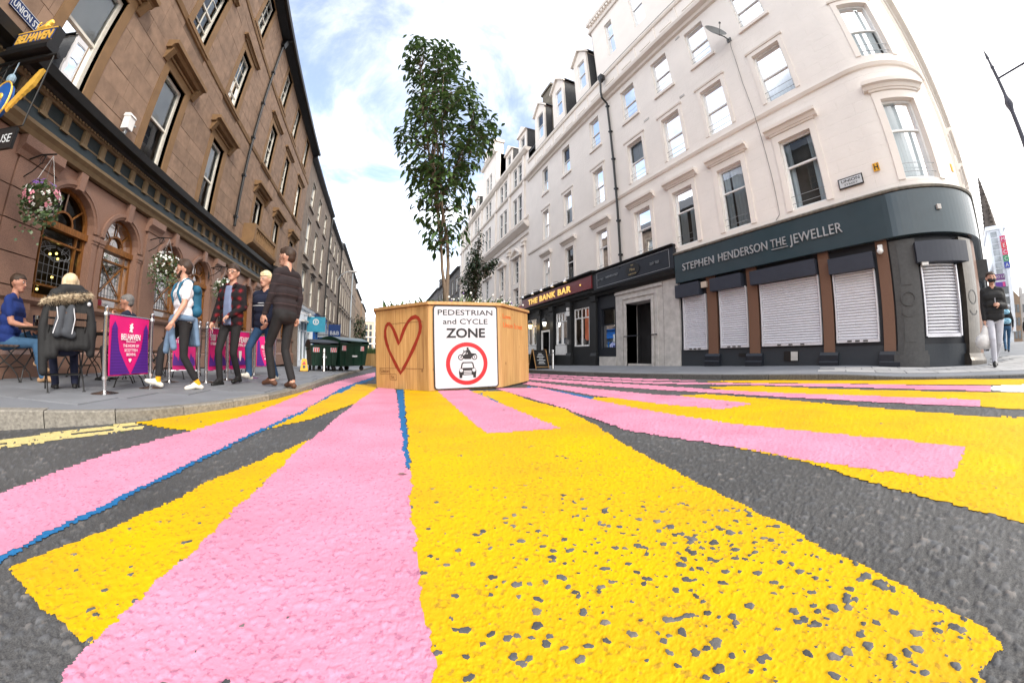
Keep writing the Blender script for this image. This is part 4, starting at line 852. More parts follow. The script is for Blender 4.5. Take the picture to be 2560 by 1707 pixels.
# the curved shutter on the rounded corner
sh = MB(FR, wb); z0, z1 = .85, 2.26; sh.box(-.2, .55, -.05, .035, z0-.02, z0+.05); sh.box(-.23, -.2, -.08, .05, z0, z1); sh.box(.55, .58, -.08, .05, z0, z1); so = sh.build('roller_shutter', M_SHUT, wb)
zc = z0+.05
while zc < z1:
    q = MB(FR, wb); q.prof(-.2, .55, [(-.02, zc)]+[(-.02+.028*math.sin(PI*j/4), zc+.062*j/4) for j in range(1, 4)]+[(-.02, zc+.062)]); q.build('lath', M_SHUT, None, True).parent = so; zc += .064
q = MB(FR, wb); q.box(-.42, .66, -.06, .22, 2.30, 2.72); q.build('shutter_box', M_SBOX, wb)
for a, b in ((1.19, 1.44), (2.54, 2.80), (4.52, 4.83), (5.88, 6.22)):
    q = MB(FR, wb); q.box(a, b, -.06, .03, .57, 2.89); q.build('granite_pier', M_BGRAN, wb)
    q = MB(FR, wb); q.prof(a-.09, b+.09, [(-.06, .1), (.13, .1), (.13, .34), (.10, .37), (.10, .50), (.05, .57), (-.06, .57)]); q.build('pier_base', M_DBLUE, wb)
q = MB(FR, wb); wall_skin(q, -.75, 7.33, .05, .70, [], .1, n=-.02); q.build('granite_stallriser', M_DGRAN, wb)
q = MB(FR, wb); q.box(3.46, 3.84, -.03, .02, .37, .61); q.build('vent_frame', M_BLACK, wb); q = MB(FR, wb); q.box(3.47, 3.65, .021, .03, .38, .60); q.build('vent_cover', M_STONEW, wb)
q = MB(FR, wb); q.box(4.95, 5.2, -.03, .0, .48, .58); q.build('vent_hole', M_BLACK, wb)
q = MB(FR, wb); q.box(6.16, 6.36, .03, .12, 2.60, 2.78); q.build('alarm_box', mat('beige_box', (.52, .44, .36), .5), wb)
pn = MB(FR, wb); pn.box(.62, 1.15, -.06, .04, .57, 2.84); pn.box(.78, 1.0, .04, .055, 1.9, 2.75); pn.box(.78, 1.0, .04, .055, .75, 1.25)
pn.box(.55, 1.22, -.06, .12, .08, .50); pn.box(.57, 1.20, -.06, .09, .50, .57)
po_ = pn.build('carved_pilaster', M_PANEL, wb)
def ring_on(fr, c, z, r, w, n0, m, parent, a0=0, a1=2*PI, k=24):
    q = MB(fr, wb)
    for i in range(k):
        t0, t1 = a0+(a1-a0)*i/k, a0+(a1-a0)*(i+1)/k
        q.add([(c+x*math.cos(t), n_, z+x*math.sin(t)) for t in (t0, t1) for x, n_ in ((r-w, n0), (r-w, n0+.02), (r, n0+.02), (r, n0))], [(0, 1, 5, 4), (1, 2, 6, 5), (2, 3, 7, 6)])
    return q.build('carved_ring', m, parent)
for c in (.89, -.62):
    ring_on(FR, c, 1.62, .15, .025, .045, M_PANEL, None).parent = po_; ring_on(FR, c, 1.42, .17, .03, .045, M_PANEL, None, PI*1.15, PI*1.85, 10).parent = po_
q = MB(FR, wb); q.box(-.86, -.40, -.06, .06, .50, 2.84); q.prof(-.92, -.34, [(-.06, .08), (.16, .08), (.16, .36), (.13, .42), (.10, .50), (-.06, .50)]); q.build('bronze_pilaster', M_BRONZE, wb)
q = MB(FR, wb); q.box(-1.22, -.9, -.06, .03, .1, 2.86); q.build('granite_pier', M_BGRAN, wb)
q = MB(FR, wb); q.box(-1.9, -1.5, .0, .25, 2.1, 2.5); q.build('wall_lamp', M_PANEL, wb)
# stone doorway with the open dark door
dw = MB(FR, wb); wall_skin(dw, 8.05, 10.66, .0, 3.25, [(8.6, 10.0, .0, 2.56)], .55, n=.04); dw.box(8.5, 8.6, .04, .10, .1, 2.66); dw.box(10.0, 10.1, .04, .10, .1, 2.66); dw.box(8.6, 10.0, .04, .10, 2.56, 2.66)
dw.box(8.3, 8.42, .04, .08, .1, 2.86); dw.box(10.2, 10.32, .04, .08, .1, 2.86); dw.box(8.42, 10.2, .04, .08, 2.76, 2.86); dw.prof(8.05, 10.66, [(.04, 2.96), (.10, 2.99), (.10, 3.08), (.04, 3.1)]); dw.box(8.55, 10.05, -.6, .0, .0, .2); dw.box(10.0, 10.05, -.55, .04, 0, 2.56)
dw.build('stone_door_surround', M_STONEW, wb)
q = MB(FR, wb); q.box(8.5, 10.1, -2.6, -2.5, 0, 2.7); q.box(8.5, 8.58, -2.5, -.51, 0, 2.7); q.box(10.02, 10.1, -2.5, -.51, 0, 2.7); q.box(8.5, 10.1, -2.5, -.51, 2.6, 2.7); q.box(8.55, 9.5, -.62, -.56, .2, 2.52); q.build('passage', M_DARK, wb)
for u0_, u1_ in ((9.3, 10.1), (8.35, 8.62)):
    q = MB(FR, wb); q.tube([(u0_, .0, 1.26), (u0_, .12, 1.27), (u1_, .12, 1.27), (u1_, .0, 1.26)], .02, 6); q.build('handrail', M_BLACK, wb)
q = MB(FR, wb); q.box(7.34, 8.05, -.06, .03, .0, 3.25); q.build('stone_pier', M_STONEW, wb)
# navy sign with oval badge over the doorway
q = MB(FR, wb); q.prof(7.36, 12.0, [(.0, 3.40), (.17, 3.44), (.15, 4.22), (.0, 4.22)]); sb = q.build('sandwich_shop_sign', M_DBLUE, wb)
q = MB(FR, wb); q.prof(7.34, 12.02, [(0, 3.12), (.10, 3.14), (.14, 3.24), (.26, 3.30), (.28, 3.40), (0, 3.43)]); q.prof(7.34, 12.02, [(0, 4.22), (.22, 4.23), (.24, 4.28), (0, 4.30)]); q.build('sign_moulding', M_BLACK, wb)
q = MB(FR, wb)
for z_ in (3.50, 4.14): q.box(7.55, 11.75, .165, .172, z_, z_+.012)
for u_ in (7.55, 11.74): q.box(u_, u_+.012, .165, .172, 3.5, 4.15)
q.build('sign_border', M_LETT, None).parent = sb
el_ = [(9.42+.40*math.cos(2*PI*i/28), 3.82+.26*math.sin(2*PI*i/28)) for i in range(28)]
q = MB(FR, wb); q.plate(el_, .16, .185); q.build('oval_badge', M_BLACK, None).parent = sb
M_DULLG = mat('dull_sign_gold', (.34, .27, .15), .5, .15, 30); M_DULLS = mat('dull_sign_grey', (.22, .24, .26), .6, .1, 20)
for s_, z_, h_, sz in (('FINE', 3.97, .19, .075), ('Mine', 3.78, .19, .15), ('SANDWICHES', 3.63, .19, .07)):
    o = text_mesh('lettering', s_, sz, FR, 9.42, .192, z_, M_DULLG, wb, .006, align='CENTER', mirror=True); o.parent = sb; o.location = wb.location; o.parent = None; o.location = (0, 0, 0); o.parent = wb
text_mesh('lettering', 'SANDWICH STREET', .13, FR, 11.12, .18, 3.80, M_DULLS, wb, .006, mirror=True, sx=.72)
for u_ in (11.5, 8.25):
    q = MB(FR, wb)
    for t in range(3):
        for sg in (-1, 1): q.tube([(u_+sg*(.03+.05*k), .18, 3.82+.05*math.sin(k*1.5+t*2)) for k in range(5)], .006, 4)
    q.build('scroll_ornament', M_DULLS, wb)
q = MB(FR, wb); wall_skin(q, 10.66, 12.05, .0, 3.2, [(10.80, 11.72, .80, 2.56)], .12, n=-.02); q.box(10.66, 12.05, -.3, .06, .0, .50); q.build('side_shopfront', [M_DBLUE, M_DARK], wb)
q = MB(FR, wb); q.box(10.62, 11.75, .06, .09, .0, .47); q.build('stone_riser', M_STONEW, wb)
sash(wb, FR, 10.80, 11.72, .80, 2.56, 1.85, .1, fm=M_DBLUE, back=M_SHADE, cur=[('blind', .02, .3, 0, .95, M_STONEW)], name='shop_window')
# --- the bank bar
M_BARB = mat('bar_black_paint', (.012, .013, .014), .5, .25, 5, dirt=.12, dirtcol=(.04, .04, .04))
bw = [(12.63, 13.92, .95, 2.80, 2.32), (14.6, 15.78, 1.06, 2.80, 2.32), (18.2, 19.45, 1.10, 2.76, 2.3)]
q = MB(FR, wb); wall_skin(q, 12.05, 20.05, .0, 3.52, [(a, b, z0, z1) for a, b, z0, z1, _ in bw]+[(16.36, 17.45, .0, 1.96)], .14, n=.0); q.build('bar_front', [M_BARB, M_DARK], wb)
M_RED = mat('red_interior', (.36, .10, .05), .8, .4, 1.5, emit=.25)
for i, (a, b, z0, z1, rl) in enumerate(bw):
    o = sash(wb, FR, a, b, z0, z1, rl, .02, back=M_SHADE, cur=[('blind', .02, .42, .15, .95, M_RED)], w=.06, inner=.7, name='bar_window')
    m_ = MB(FR, wb); w3 = b-a
    m_.box((a+b)/2-.03, (a+b)/2+.03, -.09, -.02, z0, rl)
    for f in (.25, .5, .75): m_.box(a+w3*f-.02, a+w3*f+.02, -.09, -.02, rl, z1)
    m_.build('glazing_bar', M_WHITE, None).parent = o
    if i != 0:
        q = MB(FR, wb); q.box(a, b, .0, .03, z0-.52, z0-.02); q.box(a+.1, b-.1, .03, .04, z0-.46, z0-.1); q.build('panel', M_WHITE, wb)
    q = MB(FR, wb); q.box(a+w3*.3, a+w3*.45, -.10, -.09, z0+.1, z0+.35); q.build('notice', M_BLINDW, None).parent = o
    q = MB(FR, wb); q.ball((a+w3*.45, -.4, 2.0+.1*i), .05, 8, 5); q.build('bulb', M_LAMPG, None).parent = o
q = MB(FR, wb); q.box(17.32, 17.45, .0, .06, .05, 1.96); q.box(16.36, 16.46, .0, .06, .05, 1.96); q.box(16.46, 17.32, .0, .06, 1.86, 1.96); q.build('door_frame', M_WHITE, wb)
q = MB(FR, wb); q.box(16.4, 17.4, -.5, -.45, .0, 1.9); q.box(16.62, 16.95, -.45, -.44, 1.05, 1.35); q.box(16.62, 16.95, -.45, -.44, 1.42, 1.70); q.build('bar_door', mat('brown_door', (.10, .028, .012), .5), wb)
q = MB(FR, wb); q.box(11.98, 20.1, .0, .16, 3.50, 4.26); q.build('bar_sign_board', M_BARB, wb)
q = MB(FR, wb); q.prof(12.12, 19.98, [(.16, 3.56), (.23, 3.56), (.20, 4.16), (.16, 4.16)]); q.build('bar_sign', M_MAROON, wb)
q = MB(FR, wb); q.prof(11.98, 20.1, [(0, 4.26), (.30, 4.27), (.32, 4.34), (0, 4.38)]); q.prof(11.98, 20.1, [(0, 3.2), (.08, 3.2), (.12, 3.3), (.26, 3.36), (.28, 3.44), (0, 3.5)]); q.build('sign_moulding', M_BARB, wb)
text_mesh('lettering', 'THE BANK BAR', .46, FR, 18.92, .225, 3.69, M_GOLD, wb, .03, mirror=True, sx=1.45, space=1.12, bold=.012)
q = MB(FR, wb); q.ball((13.0, .23, 3.86), .045, 8, 5); q.build('sign_dot', M_GOLD, wb)
M_CHROME = mat('brushed_chrome', (.62, .62, .63), .25, .05, 20, metal=1.0)
for u_ in (18.8, 17.4, 16.25, 15.0, 13.7):
    q = MB(FR, wb); q.tube([(u_, .1, 4.3), (u_, .35, 4.42), (u_, .62, 4.34), (u_, .66, 4.2)], .012, 6); q.lathe((u_, .66, 4.10), [(.02, .12), (.05, .10), (.10, .0), (.08, 0)], 10); q.build('sign_lamp', M_CHROME, wb)
for a, b in ((11.98, 12.3), (14.1, 14.45), (15.95, 16.3), (17.55, 17.9), (19.6, 20.0)):
    q = MB(FR, wb); q.box(a, b, .0, .10, .05, 3.2); q.prof(a-.06, b+.06, [(.0, .05), (.17, .05), (.17, .5), (.13, .62), (.0, .64)]); q.prof(a-.05, b+.05, [(.0, 2.9), (.15, 2.95), (.18, 3.2), (.0, 3.2)]); q.build('pilaster', M_BARB, wb)
q = MB(FR, wb); q.box(14.2, 14.42, .10, .20, 2.52, 2.74); q.box(14.22, 14.40, .10, .18, 2.78, 2.94); q.build('alarm_box', M_WHITE, wb)
q = MB(FR, wb); q.box(14.2, 14.42, .10, .24, 1.06, 1.32); q.build('ashtray', M_CHROME, wb)
for u_, em in ((18.3, True), (16.42, False)):
    q = MB(FR, wb); q.tube([(u_, .0, 2.75), (u_, .3, 2.80), (u_, .38, 2.72)], .015, 6); q.lathe((u_, .38, 2.10), [(.06, 0), (.11, .28), (.13, .33), (.16, .34), (.08, .48), (.03, .52), (.02, .60)], 6)
    lo = q.build('lantern', M_BARB if not em else M_BARB, wb)
    q = MB(FR, wb); q.lathe((u_, .38, 2.13), [(.065, 0), (.117, .24)], 6); q.build('lantern_glass', M_LAMPG if em else mat('lantern_white', (.9, .85, .7), .3, emit=1.6), None).parent = lo
q = MB(FR, wb); wall_skin(q, 20.05, 22.4, -.2, 3.9, [], n=-.05); q.box(20.05, 22.4, -.3, .12, 3.3, 3.85); q.build('red_shopfront', mat('red_shop_paint', (.33, .012, .028), .4), wb)
# drain pipes and cable on the cream wall
dp = MB(FR, wb); dp.tube([(10.19, .30, 14.0), (10.19, .38, 12.9), (10.19, .36, 12.55), (10.19, .09, 12.3), (10.19, .09, 4.15), (10.17, .14, 4.05)], .05, 10)
for z in np.arange(4.6, 12.3, 1.5): dp.box(10.12, 10.26, 0, .15, z, z+.07)
dp.prof(10.05, 10.33, [(.12, 13.75), (.3, 13.75), (.36, 14.05), (.12, 14.05)]); dp.build('drainpipe', M_BLACK, wb)
cbm = mat('grey_cable', (.22, .20, .19), .6); q = MB(FR, wb)
q.tube([(3.72, .03, 10.45), (3.76, .03, 10.2), (3.78, .03, 8.6), (3.70, .05, 7.3), (3.68, .11, 7.15), (3.70, .03, 6.9), (3.64, .03, 5.2), (3.62, .03, 4.15), (3.75, .03, 4.02)], .009, 5); q.build('cable', cbm, wb)
for u_, z_, w_ in ((5.55, 12.35, .22), (6.0, 9.65, .22), (7.85, 9.8, .3)):
    q = MB(FR, wb); q.box(u_, u_+w_, .0, .015, z_, z_+.09); q.build('vent_brick', M_STONEW, wb)
# ------------------------------------------------------------------ the rest of the street
M_PANE = mat('far_window_glass', (.05, .06, .07), .08, .5, .6, spec=.8)
M_PANEL_ = mat('far_blind_glass', (.30, .33, .36), .2, .4, .8)
M_STN1 = mat('grey_brown_stone', (.165, .130, .105), .88, .25, 2.2, .04, 20, dirt=.55, dirtcol=(.065, .052, .045))
M_STN2 = mat('dark_sooty_stone', (.135, .108, .09), .9, .28, 2, .04, 20, dirt=.6, dirtcol=(.05, .043, .04))
M_STN3 = mat('warm_tan_stone', (.25, .175, .12), .9, .2, 1.5, dirt=.5, dirtcol=(.09, .07, .055))
M_STN4 = mat('cool_grey_stone', (.12, .115, .115), .9, .25, 1.5, dirt=.5, dirtcol=(.05, .05, .05))
M_DRESS = mat('dressed_grey_margin', (.20, .17, .145), .85, .15, 4, dirt=.4, dirtcol=(.08, .07, .06))
def far_window(w, h, bars=(2, 2), fm=None, gl=None, sgn=1, cols=1):
    """window mesh in local (n=x*sgn, u=y, z) standing at its sill centre; frame and glazing bars in front of glass"""
    q = MB(Fr((0, 0, 0), (0, 1, 0), (sgn, 0, 0))); t = .07
    q.box(-w/2, w/2, -.16, -.15, 0, h, 1)
    q.box(-w/2, -w/2+t, -.15, -.07, 0, h); q.box(w/2-t, w/2, -.15, -.07, 0, h); q.box(-w/2+t, w/2-t, -.15, -.07, h-t, h); q.box(-w/2+t, w/2-t, -.15, -.06, 0, t); q.box(-w/2+t, w/2-t, -.14, -.08, h/2-.03, h/2+.03)
    for k in range(1, bars[0]): q.box(-w/2+w*k/bars[0]-.015, -w/2+w*k/bars[0]+.015, -.145, -.10, t, h-t)
    for k in range(1, bars[1]):
        for b in (0, h/2): q.box(-w/2+t, w/2-t, -.146, -.10, b+h/2*k/bars[1]-.014, b+h/2*k/bars[1]+.014)
    return q.mesh('window', [fm or M_WHITE, gl or M_PANE])
def terrace(name, label, x, sgn, u0, u1, ztop, rows, cs, w, m, zb=-2.5, deep=8, eaves=M_SLATE, margin=M_DRESS, bars=(1, 1), fm=None, sills=True, hood_row=None, chim=()):
    fr = Fr((x, 0, 0), (0, 1, 0), (sgn, 0, 0)); t = thing(name, label, 'building', (x, (u0+u1)/2, zb+2))
    ops = [(c-w/2, c+w/2, a, b) for c in cs for a, b in rows]
    q = MB(fr, t); wall_skin(q, u0, u1, zb, ztop, ops, .22); q.box(u0, u1, -deep, -.4, zb, ztop); q.box(u0, u0+.03, -.4, 0, zb, ztop); q.box(u1-.03, u1, -.4, 0, zb, ztop); q.build('wall', m, t)
    for ri, (a, b) in enumerate(rows):
        wm = [far_window(w, b-a, bars, fm, g, sgn) for g in (M_PANE, M_PANEL_)]
        for ci, c in enumerate(cs):
            link('window', wm[(ci*7+ri*3) % 3 == 0], t, fr(c, 0, a)-t.location)
            s = MB(fr, t); s.box(c-w/2-.16, c-w/2, 0, .025, a, b+.15); s.box(c+w/2, c+w/2+.16, 0, .025, a, b+.15); s.box(c-w/2, c+w/2, 0, .025, b, b+.15); s.box(c-w/2-.2, c+w/2+.2, 0, .10, a-.14, a)
            if hood_row == ri: s.box(c-w/2-.25, c+w/2+.25, 0, .22, b+.2, b+.34)
            s.build('window_surround', margin, t)
    q = MB(fr, t); q.prof(u0, u1, [(0, ztop-.25), (.12, ztop-.2), (.3, ztop-.08), (.32, ztop+.05), (0, ztop+.08)]); q.build('eaves', eaves, t)
    q = MB(fr, t); q.prof(u0, u1, [(-deep, ztop), (.1, ztop+.04), (-2.2, ztop+1.9), (-deep+2.2, ztop+1.9)]); q.build('roof', M_SLATE, t)
    for c, h in chim:
        q = MB(fr, t); q.box(c-.7, c+.7, -1.6, -.3, ztop-.2, ztop+h); q.box(c-.78, c+.78, -1.68, -.22, ztop+h, ztop+h+.12)
        for k in (-.45, 0, .45): q.box(c+k-.12, c+k+.12, -1.1, -.86, ztop+h+.12, ztop+h+.5)
        q.build('chimney', m, t)
    return t, fr
LROW = [(3.75, 5.9), (6.85, 9.28), (10.15, 11.9)]
tA, fA = terrace('stone_tenement', 'sooty grey tenement above the white shopfront, next to the sandstone pub building', XL, 1, 20.62, 30.8, 13.0, LROW, [22.55, 25.2, 28.15], 1.1, M_STN1, fm=M_CREAMF, hood_row=0, chim=((30.2, 1.3),))
tB, fB = terrace('stone_tenement', 'dark tenement in the middle of the left row, behind the navy hanging sign', XL-.05, 1, 30.82, 40.0, 12.7, [(a, b-.1) for a, b in LROW], [32.3, 34.9, 37.6], 1.1, M_STN2, fm=M_CREAMF, chim=((39.4, 1.0),))
tC, fC = terrace('stone_tenement', 'long brown tenement with a pale pipe down its front, far down the left row', XL, 1, 40.02, 63.0, 13.4, [(3.0, 5.6), (6.4, 9.0), (10.0, 12.0)], [41.5+2.55*k for k in range(9)], 1.15, M_STN1, zb=-4, fm=M_CREAMF, hood_row=0, chim=((62.3, .8),))
tD, fD = terrace('stone_tenement', 'lower tan tenement near the end of the left row', XL, 1, 63.02, 77.0, 12.3, [(2.6, 4.8), (5.8, 8.0), (9.0, 11.0)], [64.5+2.6*k for k in range(5)], 1.1, M_STN3, zb=-4, fm=M_CREAMF)
tE, fE = terrace('stone_tenement', 'last and palest tenement of the left row with a corner chimney', XL+.3, 1, 77.02, 92.0, 11.6, [(2.2, 4.4), (5.2, 7.4), (8.4, 10.4)], [78.5+2.6*k for k in range(5)], 1.1, M_STN3, zb=-4, fm=M_CREAMF, chim=((91, 1.2),))
q = MB(fC, tC); q.tube([(53.8, .12, 13), (53.8, .12, -1)], .09, 8); q.build('downpipe', M_BLIND, tC)
for t_, f_, u in ((tA, fA, 30.7), (tB, fB, 39.9)):
    q = MB(f_, t_); q.tube([(u, .1, 12.8), (u, .1, 3.3)], .06, 8); q.build('downpipe', M_BLACK, t_)
# shopfronts under the left row
def shopfront(parent, fr, u0, u1, z0, z1, m, fas, win, dark=M_SHADE, name='shopfront'):
    q = MB(fr, parent); d = .22
    q.box(u0, u1, 0, .12, z0, z0+.55); q.box(u0, u0+.42, 0, d, z0, z1-.1); q.box(u1-.42, u1, 0, d, z0, z1-.1); q.box(u0+.42, u1-.42, 0, .2, z1-.85, z1-.1)
    q.prof(u0-.05, u1+.05, [(0, z1-.1), (.3, z1-.1), (.36, z1+.06), (0, z1+.12)]); q.prof(u0+.3, u1-.3, [(.2, z1-.88), (.34, z1-.95), (.34, z1-.85), (.2, z1-.80)])
    for a in (u0, u1-.42): q.box(a-.04, a+.46, 0, d+.07, z0, z0+.35); q.box(a-.03, a+.45, 0, d+.10, z1-1.1, z1-.2); q.box(a+.1, a+.32, d, d+.03, z0+.5, z1-1.3)
    n = max(2, int((u1-u0-.84)/.8)); w = (u1-u0-.84)/n
    for k in range(1, n): q.box(u0+.42+k*w-.05, u0+.42+k*w+.05, 0, .12, z0+.55, z1-.85)
    q.box(u0+.42, u1-.42, .02, .1, z1-1.45, z1-1.38)
    o = q.build(name, m, parent)
    for k in range(n):
        g = MB(fr, parent); a = u0+.42+k*w+.05; g.box(a, a+w-.1, .025, .04, z0+.55, z1-.85); g.build('pane', win, None).parent = o
    return o
M_SHOPW = mat('white_shop_paint', (.66, .70, .76), .5, .06, 4, dirt=.1); M_SHOPB = mat('cobalt_shop_paint', (.004, .085, .33), .45, .1, 4); M_SHGL = mat('shop_glass', (.16, .21, .24), .06, .5, .7, spec=.8)
shopfront(tA, fA, 20.75, 25.4, -.5, 3.35, M_SHOPW, None, M_SHGL)
shopfront(tA, fA, 25.55, 30.9, -.6, 3.3, M_SHOPB, None, M_SHGL)
q = MB(fA, tA); q.box(20.62, 20.74, 0, .3, -1, 3.5); q.build('pier', M_STN2, tA)
shopfront(tB, fB, 31.0, 35.0, -.8, 2.9, mat('grey_shop_paint', (.30, .30, .33), .5), None, M_SHGL)
shopfront(tB, fB, 35.2, 39.9, -.9, 2.8, M_DBLUE, None, M_SHGL)
for k in range(5): shopfront(tC, fC, 40.3+4.5*k, 44.6+4.5*k, -1.1-.13*k, 2.4-.1*k, [M_BARB, M_STONEW, M_DBLUE, M_STN2, M_SHOPW][k], None, M_SHGL)
q = MB(fA, tA); q.box(21.4, 22.5, .3, .55, 2.42, 2.52); q.tube([(21.6, .2, 2.9), (21.6, .5, 2.95), (22.3, .62, 2.95)], .03, 6); q.ball((22.4, .62, 2.9), .12, 8, 5); q.build('shop_lamp', M_STONEW, tA)
# signs hung over the pavement on the left (each a thing)
def hung_sign(name, label, cat, y, z0, z1, n0, n1, m, zarm=None, round_=False, back=None, group='shop signs hung along the left row'):
    t = thing(name, label, cat, (XL, y, (z0+z1)/2), group=group); fr = Fr((XL, 0, 0), (0, 1, 0), (1, 0, 0)); q = MB(fr, t)
    if round_:
        c = ((n0+n1)/2, (z0+z1)/2); r = (n1-n0)/2; q.add([(y+dy, c[0]+r*math.cos(2*PI*i/24), c[1]+r*math.sin(2*PI*i/24)) for dy in (-.04, .04) for i in range(24)], [tuple(range(24)), tuple(range(24, 48))]+[(i, (i+1) % 24, 24+(i+1) % 24, 24+i) for i in range(24)])
    else: q.box(y-.04, y+.04, n0, n1, z0, z1)
    q.build('sign_board', m, t)
    q = MB(fr, t); za = z1+.06; q.box(y-.02, y+.02, -.0, n1+.02, za, za+.04); q.box(y-.015, y+.015, n0+.05, n0+.08, z1, za); q.box(y-.015, y+.015, n1-.08, n1-.05, z1, za); q.build('bracket', M_BLACK, t)
    return t, Fr((0, y-.045, 0), (1, 0, 0), (0, -1, 0))
M_TEALS = mat('teal_sign', (.03, .24, .36), .4); M_NAVY = mat('navy_sign', (.008, .035, .14), .4); M_LILAC = mat('lilac_sign', (.30, .33, .55), .4); M_INK = mat('navy_ink', (.02, .03, .12), .5)
t, f = hung_sign('shop_sign', 'square teal shop sign with a white ring, hung in front of the blue shopfront', 'sign', 22.6, 1.86, 2.82, .42, 1.62, M_TEALS)
ring = MB(f, t)
for i in range(20):
    a, b = 2*PI*i/20, 2*PI*(i+1)/20; ring.quad([(XL+1.0+.2*math.cos(a), .004, 2.5+.2*math.sin(a)), (XL+1.0+.2*math.cos(b), .004, 2.5+.2*math.sin(b)), (XL+1.0+.13*math.cos(b), .004, 2.5+.13*math.sin(b)), (XL+1.0+.13*math.cos(a), .004, 2.5+.13*math.sin(a))])
ring.box(XL+.96, XL+1.04, .003, .005, 2.4, 2.6); ring.build('ring_mark', M_BLINDW, t)
t, f = hung_sign('shop_sign', 'round lilac shop sign with a dark ring, hung low above the bins', 'sign', 27.5, .95, 1.85, .62, 1.52, M_LILAC, round_=True)
rg = MB(f, t)
for r0, r1 in ((.34, .40),):
    for i in range(24):
        a, b = 2*PI*i/24, 2*PI*(i+1)/24; rg.quad([(XL+1.07+r*math.cos(x), .004, 1.4+r*math.sin(x)) for x, r in ((a, r0), (b, r0), (b, r1), (a, r1))])
rg.plate([(XL+1.07+x, 1.4+z) for x, z in ((-.16, .1), (-.08, .16), (.08, .16), (.16, .1), (.12, -.02), (0, -.16), (-.12, -.02))], .002, .004); rg.build('ring_mark', M_INK, t)
t, f = hung_sign('shop_sign', 'navy hanging sign with large white letters above the bins', 'sign', 29.5, 1.72, 2.92, .72, 1.75, M_NAVY)
text_mesh('lettering', 'B&B', .46, f, XL+1.235, .003, 2.05, M_BLINDW, t, .004, align='CENTER'); text_mesh('lettering', 'bar', .12, f, XL+1.235, .003, 1.86, M_LILAC, t, .004, align='CENTER')
t = thing('shop_sign', 'grey shop sign board beside the navy hanging sign', 'sign', (XL, 27.9, 2.2), group='shop signs hung along the left row'); q = MB(Fr((XL, 0, 0), (0, 1, 0), (1, 0, 0)), t); q.box(27.86, 27.94, .0, .75, 1.75, 2.75); q.build('sign_board', M_PANEL_, t)
t = thing('wall_lamp', 'small grey street lamp on a bracket high on the left tenements', 'street lamp', (XL, 38.5, 9.2)); q = MB(Fr((XL, 0, 0), (0, 1, 0), (1, 0, 0)), t); q.tube([(38.5, 0, 8.6), (38.5, .3, 9.2), (38.5, .9, 9.6), (38.5, 1.3, 9.65)], .04, 6); q.build('arm', M_PANEL_, t)
q = MB(Fr((XL, 0, 0), (0, 1, 0), (1, 0, 0)), t); q.box(38.3, 38.7, 1.2, 2.1, 9.6, 9.75); q.build('lamp_head', M_STONEW, t)
# ornate white building beyond the corner building (right)
ow = thing('ornate_white_building', 'tall ornate white building with paired windows, pediments and a gable, beyond the black-fronted bar', 'building', (XR+2, 30, .0)); FW = Fr((XR, 0, 0), (0, 1, 0), (-1, 0, 0))
cs = [21.45, 24.5, 28.6, 32.6, 36.6]; ops = []
for c in cs:
    for dx in (-.47, .47):
        for a, b in ((10.12, 12.35), (13.3, 15.0)): ops.append((c+dx-.38, c+dx+.38, a, b))
    if c == 28.6:
        for dx in (-.47, .47): ops += [(c+dx-.36, c+dx+.36, 16.2, 18.0)]
    ops += [(c-.47, c+.47, 5.62, 7.3), (c-.45, c+.45, 4.08, 5.25)]
q = MB(FW, ow); wall_skin(q, 19.32, 40, -2, 15.3, [o for o in ops if o[3] < 15.2], .22, n=-.05); q.box(19.32, 40, -9, -.5, -2, 15.3, 1)
wall_skin(q, 26.6, 30.6, 15.3, 19.6, [o for o in ops if o[3] > 15.2], .22, n=-.05); q.box(26.6, 26.65, -5, -.05, 15.3, 19.6); q.box(26.6, 30.6, -5, -.5, 15.3, 19.6, 1); q.build('wall', [M_WALLW, M_DARK], ow)
for o in ops:
    tall = o[0]+.6 < o[1]-.2 and o[3] < 8
    me = far_window(o[1]-o[0], o[3]-o[2], (2, 2) if o[3] < 8 else (1, 1), M_WHITE, M_PANE, -1); link('window', me, ow, FW((o[0]+o[1])/2, -.05, o[2])-ow.location)
def oband(name, pts, a=19.32, b=40, m=None): q = MB(FW, ow); q.prof(a, b, pts); q.build(name, m or M_WTRIM, ow)
oband('ledge', [(-.05, 9.15), (.1, 9.2), (.35, 9.4), (.4, 9.55), (-.05, 9.7)]); oband('string_course', [(-.05, 13.0), (.1, 13.03), (.14, 13.14), (-.05, 13.18)]); oband('string_course', [(-.05, 8.72), (.06, 8.74), (.08, 8.82), (-.05, 8.84)])
oband('cornice', [(-.05, 15.2), (.12, 15.24), (.30, 15.4), (.32, 15.55), (-.3, 15.6)]); oband('cornice', [(-.05, 19.6), (.12, 19.64), (.25, 19.8), (-.3, 19.9)], 26.4, 30.8); oband('sill_course', [(-.05, 9.95), (.08, 9.96), (.08, 10.06), (-.05, 10.08)])
q = MB(FW, ow); q.box(27.0, 30.2, -.9, .0, 19.9, 21.2); q.box(26.85, 30.35, -1.0, .12, 21.2, 21.45); q.box(26.95, 30.25, -.95, .05, 20.4, 20.5); q.build('gable_stack', M_WTRIM, ow)
for k in range(5): q = MB(FW, ow); q.box(27.2+.6*k, 27.55+.6*k, -.7, -.3, 21.45, 21.85); q.build('chimney_pot', M_WTRIM, ow)
for u in (20.1, 22.95, 26.3, 30.7, 34.6, 38.6):
    q = MB(FW, ow); q.box(u-.2, u+.2, -.05, .08, 3.5, 8.3); q.box(u-.3, u+.3, -.05, .14, 8.3, 8.5); q.box(u-.25, u+.25, -.05, .2, 8.0, 8.12); q.box(u-.14, u+.14, -.05, .06, 9.7, 15.2); q.build('pilaster', M_WTRIM, ow)
